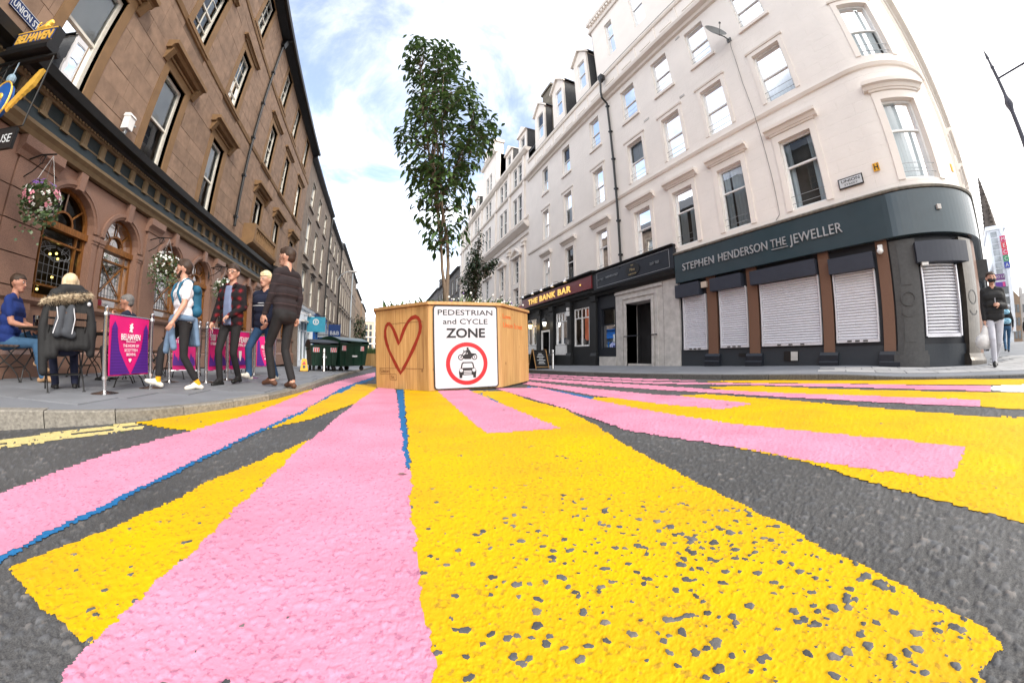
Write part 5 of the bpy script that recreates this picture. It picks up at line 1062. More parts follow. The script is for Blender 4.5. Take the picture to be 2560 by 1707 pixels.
for c in cs:
    q = MB(FW, ow)
    if c == 28.6:
        ap = arch_pts(c, 1.15, 7.55, 14); ao = arch_pts(c, 1.35, 7.55, 14)
        for i in range(14): q.add([(ap[i][0], -.05, ap[i][1]), (ap[i+1][0], -.05, ap[i+1][1]), (ao[i+1][0], -.05, ao[i+1][1]), (ao[i][0], -.05, ao[i][1])]+[(ap[i][0], .1, ap[i][1]), (ap[i+1][0], .1, ap[i+1][1]), (ao[i+1][0], .1, ao[i+1][1]), (ao[i][0], .1, ao[i][1])], [(4, 5, 6, 7), (0, 1, 5, 4), (3, 2, 6, 7)])
        q.box(c-1.4, c+1.4, -.05, .12, 7.42, 7.55)
        q.build('arch_moulding', M_WTRIM, ow); q = MB(FW, ow); q.plate([(c-1.15, 7.55)]+ap+[(c+1.15, 7.55)], -.06, -.045); q.build('tympanum', M_STN3, ow); continue
    q.plate([(c-.85, 7.6), (c+.85, 7.6), (c, 8.12)], -.05, .02); q.plate([(c-.92, 7.6), (c-.92, 7.7), (c, 8.24), (c+.92, 7.7), (c+.92, 7.6), (c, 8.10)], -.05, .2); q.box(c-.92, c+.92, -.05, .2, 7.5, 7.6); q.box(c-.62, c-.47, -.05, .05, 4.0, 7.5); q.box(c+.47, c+.62, -.05, .05, 4.0, 7.5); q.box(c-.47, c+.47, -.05, .04, 5.25, 5.62); q.build('window_pediment', M_WTRIM, ow)
for a, b in ((20.3, 21.9), (23.2, 24.8), (33.0, 34.4), (36.4, 37.8)):
    c = (a+b)/2; q = MB(FW, ow); wall_skin(q, a, b, 15.5, 18.0, [(a+.4, b-.4, 15.9, 17.7)], .15, n=-.35); q.box(a, b, -2.4, -.6, 15.5, 18); q.box(a, a+.02, -2.4, -.35, 15.5, 18); q.box(b-.02, b, -2.4, -.35, 15.5, 18); q.plate([(a-.12, 18.0), (b+.12, 18.0), (c, 18.75)], -2.4, -.2); d_ = q.build('dormer', M_WTRIM, ow)
    link('window', far_window(b-a-.8, 1.8, (1, 1), M_WHITE, M_PANE, -1), ow, FW(c, -.35, 15.9)-ow.location)
    q = MB(FW, ow); q.box(a-.04, a, -2.4, -.4, 15.6, 18); q.box(b, b+.04, -2.4, -.4, 15.6, 18); q.build('slate_cheek', M_SLATE, None).parent = d_
oband('roof', [(-.4, 15.5), (-1.8, 18.2), (-8, 18.2), (-9, 15.5)], m=M_SLATE)
tF, fF = terrace('stone_tenement', 'dark grey stone tenement seen between the two trees, beyond the ornate white building', XR, -1, 40.05, 56.0, 11.6, [(2.5, 4.6), (5.6, 7.8), (8.6, 10.6)], [41.6+2.7*k for k in range(6)], 1.1, M_STN4, zb=-4, chim=((55.3, 1.2),))
tG, fG = terrace('stone_tenement', 'farther and lower grey tenement behind the trunk of the planter tree', XR, -1, 56.05, 80.0, 11.9, [(2.2, 4.2), (5.2, 7.2), (8.2, 10.2)], [57.6+2.8*k for k in range(8)], 1.1, M_STN4, zb=-4, chim=((57.2, 1.6),))
t = thing('chimney_turret', 'small pointed stone chimney turret far behind the planter', 'chimney', (11.1, 80.1, 12)); q = MB(); q.lathe((0, 0, 0), [(.55, -4), (.55, 1.4), (.75, 1.5), (.75, 1.8), (.2, 2.7), (.1, 3.0)], 8); q.build('turret', M_STN4, t)
# modern block closing the street
eb = thing('modern_block', 'modern pale block with rows of dark windows closing the far end of the street', 'building', (0, 150, -4)); FE = Fr((0, 150, 0), (1, 0, 0), (0, -1, 0)); M_EBW = mat('modern_white', (.72, .72, .72), .6); M_EBC = mat('modern_cream', (.58, .47, .36), .7); M_EBG = mat('modern_grey', (.40, .44, .48), .5)
q = MB(FE, eb); q.box(-9.0, 12, -12, 0, -6, 14.4); q.build('wall', M_EBC, eb)
q = MB(FE, eb); q.box(-9.3, 12, -11, -.5, 14.4, 16.4); q.build('top_storey', M_EBG, eb)
q = MB(FE, eb)
for z in (-1.2, 1.7, 4.5, 7.3, 14.2): q.box(-9.0, 12, 0, .3, z, z+.35)
for x in (-9.0, -4.6, -.4, 4, 8): q.box(x, x+.5, 0, .3, -4, 14.4)
q.build('frame', M_EBW, eb)
for z in (-1, 1.9, 4.7, 7.6, 10.4):
    for x in (-8.4, -6.6, -4.0, -2.6, 0.6, 2.4, 5, 6.6): q = MB(FE, eb); q.box(x, x+1.1, 0, .05, z+.3, z+2.5); q.build('window', M_PANE, eb)
# side street beyond the corner on the right
sb2 = thing('side_street_terrace', 'pale terrace along the side street beyond the rounded corner', 'building', (40, -3.5, .3))
FS = FrR((XR, 0, 0), (0, 1, 0), (-1, 0, 0)); FS.brk = (UE, ARC_Y, .3)
q = MB(FS, sb2); wall_skin(q, USID-45, USID-.05, 0, 12.8, [], .2); q.box(USID-45, USID-.05, -8, -.2, 0, 12.8); q.build('wall', M_WALLW, sb2)
q = MB(FS, sb2); q.prof(USID-45, USID-.05, [(0, 12.4), (.3, 12.6), (.4, 12.9), (0, 12.95)]); q.build('cornice', M_WTRIM, sb2); q = MB(FS, sb2); q.prof(USID-45, USID-.05, [(0, 3.0), (.2, 3.0), (.2, 3.8), (0, 3.9)]); q.build('fascia', M_STN4, sb2)
for k in range(10):
    for z in (4.6, 7.6, 10.2): q = MB(FS, sb2); q.box(USID-2.2-k*4.2, USID-1.1-k*4.2, 0, .06, z, z+1.6); q.build('window', M_PANE, sb2)
q = MB(FR, wb); q.prof(-11.05, USID+.1, [(0, .1), (.12, .1), (.12, 2.9), (.25, 3.0), (.25, 3.8), (0, 3.9)]); q.build('side_shopfronts', M_PANEL, wb)
mc = thing('bingo_hall_tower', 'white tower block with coloured letter squares down its corner', 'building', (70, -7.5, 0)); FM = Fr((70, 0, 0), (0, -1, 0), (-1, 0, 0)); M_MW = mat('tower_white', (.62, .66, .72), .5, .08, .8)
q = MB(FM, mc); q.box(6.1, 8.05, -10, 0, 0, 17.5); q.box(5.9, 8.7, -10, .2, 17.3, 17.9); q.box(7.85, 8.35, -6, .4, 3, 17.3); q.build('wall', M_MW, mc)
for k in range(7): q = MB(FM, mc); q.box(6.45, 7.35, 0, .05, 11.0+k*.88, 11.75+k*.88); q.build('window', M_PANEL_, mc)
for k in range(4): q = MB(FM, mc); q.box(6.2, 7.8, 0, .05, 4.0+k*1.4, 5.0+k*1.4); q.build('window', M_PANE, mc)
for k, (ch, c) in enumerate(zip('MECCA', ((.45, .02, .10), (.50, .03, .05), (.50, .04, .10), (.02, .20, .08), (.02, .04, .28)))):
    z = 15.35-k*.92; m_ = mat('letter_square_%s' % 'abcde'[k], c, .4); q = MB(FM, mc); q.box(7.62, 8.42, .4, .5, z, z+.86); o = q.build('letter_panel', m_, mc); text_mesh('lettering', ch, .75, FM, 8.02, .51, z+.16, M_BLINDW, mc, .02, align='CENTER')
q = MB(FM, mc); q.box(6.1, 7.5, .05, .15, 10.2, 11.0); q.build('letting_board', mat('purple_board', (.12, .04, .16), .5), mc); text_mesh('lettering', 'TO LET', .5, FM, 6.15, .16, 10.45, M_BLINDW, mc, .01)
q = MB(FM, mc); q.box(6.1, 7.5, .05, .15, 9.2, 9.9); q.build('letting_board', mat('violet_board', (.10, .03, .25), .5), mc); q = MB(FM, mc); q.box(7.1, 7.45, .15, .17, 9.25, 9.85); q.build('board_patch', mat('pink_patch', (.5, .05, .2), .5), mc)
sp_ = thing('church_spire', 'dark mottled stone church spire rising behind the corner building', 'church', (120, -11.4, 0)); M_SPI = mat('spire_stone', (.085, .07, .06), .9, .6, .9, dirt=.6)
q = MB(); q.lathe((0, 0, 0), [(1.9, 0), (1.9, 28), (2.1, 28.4), (1.5, 31), (.7, 38.5), (.12, 43.4), (.05, 44.4)], 8); q.build('spire', M_SPI, sp_)
for k in range(12):
    z = 30+k*1.05; r = 1.72*(43.6-z)/13.8
    for j in range(4): q = MB(); a = j*PI/2+.4; q.box(r*math.cos(a)-.16, r*math.cos(a)+.16, r*math.sin(a)-.16, r*math.sin(a)+.16, z, z+.35); q.build('crocket', M_SPI, sp_)
for nm, lb, y0, y1, h, m_, x0 in (('far_tenement', 'small brown tenement with chimneys at the far end of the side street', -15.5, -12.6, 12.5, M_STN3, 118), ('far_tenement', 'pale tenement with bay windows at the far end of the side street', -18.6, -15.6, 12.0, M_STONEW, 119), ('far_tenement', 'grey tenement at the frame edge at the far end of the side street', -26, -18.7, 13.0, M_STN4, 121)):
    t = thing(nm, lb, 'building', (x0, (y0+y1)/2, 0), group='tenements closing the side street'); f = Fr((x0, 0, 0), (0, -1, 0), (-1, 0, 0)); q = MB(f, t); q.box(-y1, -y0, -8, 0, -1, h); q.plate([(-y1, h), (-y0, h), (-(y0+y1)/2, h+1.8)], -8, -.2); q.build('wall', m_, t)
    q = MB(f, t); q.box(-y1+.2, -y1+.9, -2, -.6, h, h+2.8); q.box(-y1+.3, -y1+.45, -1.5, -1.3, h+2.8, h+3.4); q.build('chimney', m_, t)
    for k in range(3):
        for j in range(3): q = MB(f, t); u = -y1+.5+j*(y1-y0-.6)/3; q.box(u, u+.6, 0, .06, 3+k*3, 4.8+k*3); q.build('window', M_PANE, t)
bs = thing('bus_shelter', 'dark low shelter on the far side street pavement', 'shelter', (60, -10.5, .3)); q = MB(); q.box(-2, 2, -1.2, 1.2, 2.4, 2.6); q.build('roof', M_STN4, bs)
for sx_ in (-1.8, 1.8):
    for sy_ in (-1, 1): q = MB(); q.box(sx_-.06, sx_+.06, sy_-.06, sy_+.06, 0, 2.4); q.build('post', M_BLACK, bs)
q = MB(); q.box(-1.8, 1.8, 1.0, 1.04, .3, 2.2); q.build('back_panel', M_DARK, bs)
# ------------------------------------------------------------------ wooden octagonal planter with the sign, and its tree
def wood_mat(name, col, dark):
    m = bpy.data.materials.new(name); m.use_nodes = True; nt = m.node_tree; n = nt.nodes; l = nt.links.new; b = n['Principled BSDF']; b.inputs['Roughness'].default_value = .6
    g = n.new('ShaderNodeTexCoord'); oi = n.new('ShaderNodeObjectInfo'); ad = n.new('ShaderNodeVectorMath'); l(g.outputs['Object'], ad.inputs[0])
    cb_ = n.new('ShaderNodeCombineXYZ'); mu = n.new('ShaderNodeMath'); mu.operation = 'MULTIPLY'; mu.inputs[1].default_value = 37.; l(oi.outputs['Random'], mu.inputs[0]); l(mu.outputs[0], cb_.inputs[0]); l(mu.outputs[0], cb_.inputs[2]); l(cb_.outputs[0], ad.inputs[1])
    mp = n.new('ShaderNodeMapping'); mp.inputs['Scale'].default_value = (26, 26, 1.3); l(ad.outputs[0], mp.inputs[0])
    t = n.new('ShaderNodeTexNoise'); t.inputs['Scale'].default_value = 1.; t.inputs['Detail'].default_value = 6; t.inputs['Distortion'].default_value = .6; l(mp.outputs[0], t.inputs['Vector'])
    r = n.new('ShaderNodeValToRGB'); r.color_ramp.elements[0].position = .3; r.color_ramp.elements[0].color = (*dark, 1); r.color_ramp.elements[1].position = .62; r.color_ramp.elements[1].color = (*col, 1); l(t.outputs['Fac'], r.inputs[0])
    v = n.new('ShaderNodeTexVoronoi'); v.inputs['Scale'].default_value = 3.2; m2 = n.new('ShaderNodeMapping'); m2.inputs['Scale'].default_value = (1, 1, .75); l(ad.outputs[0], m2.inputs[0]); l(m2.outputs[0], v.inputs['Vector'])
    k = n.new('ShaderNodeMapRange'); k.inputs[1].default_value = .045; k.inputs[2].default_value = .10; k.inputs[3].default_value = .75; k.inputs[4].default_value = 0; l(v.outputs['Distance'], k.inputs[0])
    mx_ = n.new('ShaderNodeMix'); mx_.data_type = 'RGBA'; l(k.outputs[0], mx_.inputs[0]); l(r.outputs[0], mx_.inputs[6]); mx_.inputs[7].default_value = (dark[0]*.45, dark[1]*.38, dark[2]*.3, 1)
    h = n.new('ShaderNodeHueSaturation'); q_ = n.new('ShaderNodeMapRange'); q_.inputs[3].default_value = .80; q_.inputs[4].default_value = 1.14; l(oi.outputs['Random'], q_.inputs[0]); l(q_.outputs[0], h.inputs['Value']); l(mx_.outputs[2], h.inputs['Color']); l(h.outputs[0], b.inputs['Base Color'])
    bp = n.new('ShaderNodeBump'); bp.inputs['Strength'].default_value = .25; bp.inputs['Distance'].default_value = .003; l(t.outputs['Fac'], bp.inputs['Height']); l(bp.outputs[0], b.inputs['Normal'])
    return m
M_LARCH = wood_mat('larch_wood', (.54, .325, .12), (.40, .215, .07)); M_LARCHC = wood_mat('larch_cap_wood', (.48, .28, .11), (.38, .205, .07))
M_SOIL = mat('soil', (.03, .022, .016), .95, .4, 20); M_SKIRT = mat('dark_skirting', (.03, .026, .022), .8)
M_SIGNW = mat('sign_white_sheet', (.50, .51, .545), .30, .015, 2); M_INKB = mat('sign_black', (.010, .009, .011), .35, .05); M_SIGNR = mat('sign_red', (.62, .012, .02), .35, .04)
M_HEART = mat('dark_red_paint', (.27, .024, .008), .7, .15, 14); M_ENGR = mat('burnt_engraving', (.16, .07, .025), .8, .2, 20); M_ORNG = mat('orange_lettering', (.62, .10, .012), .7, .15, 12)
PCX, PCY, PRHO, PPSI = 1.473, 7.244, 1.723, math.radians(-1.6615)
def octv(rho, k): 
    a = math.radians(-90)+math.radians(45)*(k-1.5); return Vector((rho*math.cos(a), rho*math.sin(a), 0))
def planter(label, x, y, z, rz, tilt=0., group='octagonal wooden planters in the street', detail=True):
    p = thing('wooden_planter', label, 'planter', (x, y, z), rz, group); p.rotation_euler = (0, tilt, rz)
    H_ = 1.548; side = (octv(PRHO, 1)-octv(PRHO, 0)).length; pm = None
    q = MB(); k = 8
    q.add([tuple(octv(PRHO-.09, i))[:2]+(0,) for i in range(8)]+[tuple(octv(PRHO-.09, i))[:2]+(1.40,) for i in range(8)], [tuple(range(8)), tuple(range(8, 16))]+[(i, (i+1) % 8, 8+(i+1) % 8, 8+i) for i in range(8)]); q.build('liner', M_SKIRT, p)
    q = MB()
    for i in range(8):
        a, b = octv(PRHO-.035, i), octv(PRHO-.035, i+1); c, d = octv(PRHO-.08, i), octv(PRHO-.08, i+1); q.add([(*v.xy, zz_) for zz_ in (-.12, .075) for v in (a, b, d, c)], [(0, 1, 5, 4), (4, 5, 6, 7), (2, 3, 7, 6)])
    q.build('skirting', M_SKIRT, p)
    W5 = [0, .262, .533, .797, 1.058, side]
    for i in range(8):
        a, b = octv(PRHO, i), octv(PRHO, i+1); t = (b-a).normalized(); nrm = Vector((t.y, -t.x, 0)); ang = math.atan2(t.y, t.x)
        for j in range(5):
            w = W5[j+1]-W5[j]; hz = H_-.075-random.uniform(0, .006); q = MB(); q.box(-w/2+.0025, w/2-.0025, random.uniform(-.0015, .0015), .035, -hz/2, hz/2)
            c = a+t*((W5[j]+W5[j+1])/2); o = link('plank', q.mesh('plank', M_LARCH), p, (c.x, c.y, .07+hz/2), (0, 0, ang))
            bm = bmesh.new(); bm.from_mesh(o.data); bmesh.ops.bevel(bm, geom=[e for e in bm.edges if abs((e.verts[0].co-e.verts[1].co).z) > .5], offset=.004, segments=1, affect='EDGES'); bm.to_mesh(o.data); bm.free()
        q = MB(); o0, o1, i0, i1 = octv(PRHO+.045, i), octv(PRHO+.045, i+1), octv(PRHO-.15, i), octv(PRHO-.15, i+1); g = t*.002
        q.add([((v+s).x, (v+s).y, zz_) for zz_ in (H_, H_+.055) for v, s in ((o0, g), (o1, -g), (i1, -g), (i0, g))], [(0, 1, 2, 3), (4, 5, 6, 7), (0, 1, 5, 4), (1, 2, 6, 5), (2, 3, 7, 6), (3, 0, 4, 7)])
        o = q.build('cap_board', M_LARCHC, p)
        bm = bmesh.new(); bm.from_mesh(o.data); bmesh.ops.bevel(bm, geom=list(bm.edges), offset=.006, segments=1, affect='EDGES'); bm.to_mesh(o.data); bm.free()
    q = MB(); q.add([(*octv(PRHO-.1, i).xy, 1.47) for i in range(8)]+[(0, 0, 1.54)], [(i, (i+1) % 8, 8) for i in range(8)]); q.build('soil', M_SOIL, p)
    return p
pl1 = planter('octagonal larch planter carrying the pedestrian zone sign and a painted red heart', PCX, PCY, -.135, PPSI, -.03)
def face_frame(i):
    a, b = octv(PRHO, i), octv(PRHO, i+1); t = (b-a).normalized(); return Fr(a, t, Vector((t.y, -t.x, 0)))
def text_fit(name, s, fr, u0, u1, n, z0, z1, m, parent, depth=.003, bold=.0):
    local = fr in (F0, F1, F2); off = Vector((0, 0, 0)) if local else Vector(parent.location)
    o = text_mesh(name, s, 1, Fr((0, 0, 0), (1, 0, 0), (0, 1, 0)), 0, 0, 0, m, None, 1, bold=bold); me = o.data; k = len(me.vertices); co = np.empty(k*3, np.float32); me.vertices.foreach_get('co', co); co = co.reshape(-1, 3)
    lo, hi = co.min(0), co.max(0); U = u0+(co[:, 0]-lo[0])/(hi[0]-lo[0])*(u1-u0); Z = z0+(co[:, 2]-lo[2])/(hi[2]-lo[2])*(z1-z0); D_ = n+(co[:, 1]-lo[1])/(hi[1]-lo[1])*depth
    out = np.array([tuple(fr(float(a), float(b), float(c))-off) for a, b, c in zip(U, D_, Z)], np.float32); me.vertices.foreach_set('co', out.ravel()); me.update(); o.parent = parent; return o
F1, F0, F2 = face_frame(1), face_frame(0), face_frame(2); ZO = .135
def rrect(u0, u1, z0, z1, r, n=6):
    P = []
    for cx_, cz_, a0 in ((u1-r, z1-r, 0), (u0+r, z1-r, 90), (u0+r, z0+r, 180), (u1-r, z0+r, 270)):
        for i in range(n+1): t = math.radians(a0+90*i/n); P.append((cx_+r*math.cos(t), cz_+r*math.sin(t)))
    return P
sg = thing('pedestrian_zone_sign', 'white pedestrian and cycle zone sign with a red roundel fixed to the wooden planter', 'sign', (0, 0, 0)); sg.parent = None
sg.location = pl1.location; sg.rotation_euler = pl1.rotation_euler
q = MB(F1); q.plate(rrect(.088, 1.248, .082, 1.540, .055), .004, .018); q.build('edge_border', M_INKB, sg)
q = MB(F1); q.plate(rrect(.108, 1.228, .102, 1.520, .042), .017, .020); q.build('plate', M_SIGNW, sg)
E1 = .0208
text_fit('lettering', 'PEDESTRIAN', F1, .168, 1.156, E1, 1.235+ZO-.0, 1.330+ZO, M_INKB, sg, bold=.006)
text_fit('lettering', 'and CYCLE', F1, .258, 1.062, E1, 1.078+ZO, 1.172+ZO, M_INKB, sg, bold=.006)
text_fit('lettering', 'ZONE', F1, .308, 1.012, E1, .838+ZO, 1.008+ZO, M_INKB, sg, bold=.028)
RC = (.672, .386+ZO); q = MB(F1)
for i in range(64):
    a, b = 2*PI*i/64, 2*PI*(i+1)/64; q.quad([(RC[0]+r*math.cos(t), E1+.001, RC[1]+r*math.sin(t)) for t, r in ((a, .301), (b, .301), (b, .374), (a, .374))])
q.build('red_roundel', M_SIGNR, sg)
def disc(q, c, r, n_, k=20, m=0, sz=1.): q.quad([(c[0]+r*math.cos(2*PI*i/k), n_, c[1]+r*sz*math.sin(2*PI*i/k)) for i in range(k)], m)
def flat(q, pts, n_, m=0): q.quad([(a, n_, b) for a, b in pts], m)
cu, cz = .680, .137+ZO; K = .154
def cp(x, y): return (cu+x*K, cz+y*K)      # car symbol: x -1..1, y 0..1.82
q = MB(F1); e = E1+.001
flat(q, [cp(-.82, 1.02), cp(-.70, 1.62), cp(-.55, 1.80), cp(.55, 1.80), cp(.70, 1.62), cp(.82, 1.02)], e, 0); flat(q, [cp(-.66, 1.06), cp(-.56, 1.56), cp(-.46, 1.66), cp(.46, 1.66), cp(.56, 1.56), cp(.66, 1.06)], e+.0006, 1)
flat(q, [cp(-1, .42), cp(-1.02, .8), cp(-.92, 1.06), cp(-.5, 1.14), cp(.5, 1.14), cp(.92, 1.06), cp(1.02, .8), cp(1, .42), cp(.7, .32), cp(-.7, .32)], e+.001, 0)
for s_ in (-1, 1):
    flat(q, [cp(s_*.96, .0), cp(s_*.64, .0), cp(s_*.62, .45), cp(s_*.98, .45)], e+.0008, 0); disc(q, cp(s_*.74, .86), .20*K, e+.0016, 16, 1)
for y_ in (.42, .58, .74): flat(q, [cp(-.48, y_), cp(.48, y_), cp(.44, y_+.09), cp(-.44, y_+.09)], e+.0016, 1)
q.build('car_symbol', [M_INKB, M_SIGNW], sg)
mu_, mz_, K2 = .687, .445+ZO, .170
def mp_(x, y): return (mu_+x*K2, mz_+y*K2)
q = MB(F1)
for x_ in (-.72, .72):
    disc(q, mp_(x_, .32), .30*K2, e, 20, 0); disc(q, mp_(x_, .32), .20*K2, e+.0006, 20, 1); disc(q, mp_(x_, .32), .08*K2, e+.0012, 12, 0)
flat(q, [mp_(-.45, .18), mp_(-.48, .5), mp_(-.2, .68), mp_(.1, .62), mp_(.42, .72), mp_(.95, .66), mp_(.72, .48), mp_(.42, .36), mp_(.36, .12), mp_(-.3, .12)], e+.0014, 0)
flat(q, [mp_(-.76, .30), mp_(-.40, .98), mp_(-.32, .94), mp_(-.66, .28)], e+.0016, 0); flat(q, [mp_(-.5, 1.02), mp_(-.46, 1.08), mp_(-.22, .82), mp_(-.26, .76)], e+.0018, 0)
flat(q, [mp_(-.22, .70), mp_(-.12, 1.06), mp_(.06, 1.16), mp_(.22, 1.04), mp_(.42, .70), mp_(.1, .6)], e+.0018, 0); flat(q, [mp_(-.06, 1.0), mp_(-.3, .84), mp_(-.34, .92), mp_(-.02, 1.12)], e+.002, 0)
disc(q, mp_(.0, 1.22), .115*K2, e+.002, 16, 0); flat(q, [mp_(-.14, .64), mp_(-.04, .80), mp_(.02, .66)], e+.0024, 1); q.build('motorcycle_symbol', [M_INKB, M_SIGNW], sg)
# painted heart, burnt-in outlines and lettering on the planter
hp = [(.66, .231), (.56, .36), (.472, .492), (.38, .63), (.313, .777), (.276, .90), (.274, 1.02), (.300, 1.10), (.345, 1.142), (.393, 1.141), (.44, 1.10), (.50, 1.02), (.56, .91), (.633, .755), (.672, .83), (.715, .925), (.765, 1.02), (.823, 1.101), (.88, 1.165), (.948, 1.210), (1.037, 1.228), (1.10, 1.20), (1.140, 1.14), (1.155, 1.05), (1.140, .96), (1.095, .86), (1.03, .745), (.963, .634), (.89, .525), (.82, .428), (.74, .32)]
hp = [Vector((a, b+ZO)) for a, b in hp]; q = MB(F0); n_ = len(hp)
L1, L2 = [], []
for i in range(n_):
    d = (hp[(i+1) % n_]-hp[i-1]).normalized(); nn = Vector((-d.y, d.x)); w = .034+.004*math.sin(i*1.7); L1.append(hp[i]+nn*w); L2.append(hp[i]-nn*w)
for i in range(n_): j = (i+1) % n_; q.quad([(L1[i].x, .0035, L1[i].y), (L1[j].x, .0035, L1[j].y), (L2[j].x, .0035, L2[j].y), (L2[i].x, .0035, L2[i].y)])
q.build('painted_heart', M_HEART, pl1)
q = MB(F0)
for a, b, c, d in ((.372, 1.2, 1.132, 1.138), (.372, .378, .315, 1.138), (1.206, 1.212, .315, 1.138), (.11, 1.212, .312, .318), (.11, .384, .205, .211), (.11, .116, .205, .318), (.378, .384, .10, .318), (.384, .55, .098, .104), (.545, .551, .098, .21), (.384, .55, .205, .211)): q.box(a, b, .001, .0036, c+ZO, d+ZO)
q.build('burnt_outline', M_ENGR, pl1)
text_fit('lettering', 'Union', F0, .14, .365, .002, .232+ZO, .30+ZO, M_ENGR, pl1, .002); text_fit('lettering', 'St.', F0, .41, .51, .002, .123+ZO, .185+ZO, M_ENGR, pl1, .002)
text_fit('lettering', 'Love', F2, .085, .43, .002, 1.20+ZO, 1.285+ZO, M_ORNG, pl1, .002, .004); text_fit('lettering', 'Union Street', F2, .10, 1.0, .002, 1.03+ZO, 1.13+ZO, M_ORNG, pl1, .002, -.004)
# ------------------------------------------------------------------ trees
def leaf_mat(name, a, b):
    m = bpy.data.materials.new(name); m.use_nodes = True; nt = m.node_tree; n = nt.nodes; l = nt.links.new; bs = n['Principled BSDF']; bs.inputs['Roughness'].default_value = .42
    g = n.new('ShaderNodeNewGeometry'); r = n.new('ShaderNodeValToRGB'); r.color_ramp.elements[0].color = (*a, 1); r.color_ramp.elements[1].color = (*b, 1); l(g.outputs['Random Per Island'], r.inputs[0])
    oi = n.new('ShaderNodeObjectInfo'); ad = n.new('ShaderNodeMath'); ad.operation = 'ADD'; l(g.outputs['Random Per Island'], ad.inputs[0]); l(oi.outputs['Random'], ad.inputs[1]); fr_ = n.new('ShaderNodeMath'); fr_.operation = 'FRACT'; l(ad.outputs[0], fr_.inputs[0]); l(fr_.outputs[0], r.inputs[0])
    l(r.outputs[0], bs.inputs['Base Color']); tr = n.new('ShaderNodeBsdfTranslucent'); l(r.outputs[0], tr.inputs[0]); x = n.new('ShaderNodeMixShader'); x.inputs[0].default_value = .22; l(bs.outputs[0], x.inputs[1]); l(tr.outputs[0], x.inputs[2]); l(x.outputs[0], n['Material Output'].inputs[0]); return m
M_LEAF = leaf_mat('cherry_leaf', (.026, .065, .020), (.095, .165, .045)); M_LEAF2 = leaf_mat('dark_leaf', (.012, .030, .012), (.035, .065, .022)); M_BARK = mat('grey_brown_bark', (.16, .115, .08), .85, .3, 12, .05, 40, stretch=(1, 1, .35), dirt=.4)
LV = [(0, 0, 0), (-.16, .30, .035), (.16, .30, .035), (0, .32, -.02), (-.17, .58, .01), (.17, .58, .01), (0, .62, -.05), (0, 1, -.16)]; LF = [(0, 3, 1), (0, 2, 3), (1, 3, 6, 4), (3, 2, 5, 6), (4, 6, 7), (6, 5, 7)]
q = MB(); q.add(LV, LF); LEAFME = q.mesh('leaf', M_LEAF, True)
def leaf_xf(pos, d, up_, s, roll):
    y = d.normalized(); x = y.cross(up_)
    if x.length < .05: x = y.cross(Vector((1, .3, 0)))
    x.normalize(); z = x.cross(y); x, z = x*math.cos(roll)+z*math.sin(roll), z*math.cos(roll)-x*math.sin(roll)
    return Matrix(((x.x*s, y.x*s, z.x*s, pos.x), (x.y*s, y.y*s, z.y*s, pos.y), (x.z*s, y.z*s, z.z*s, pos.z), (0, 0, 0, 1)))
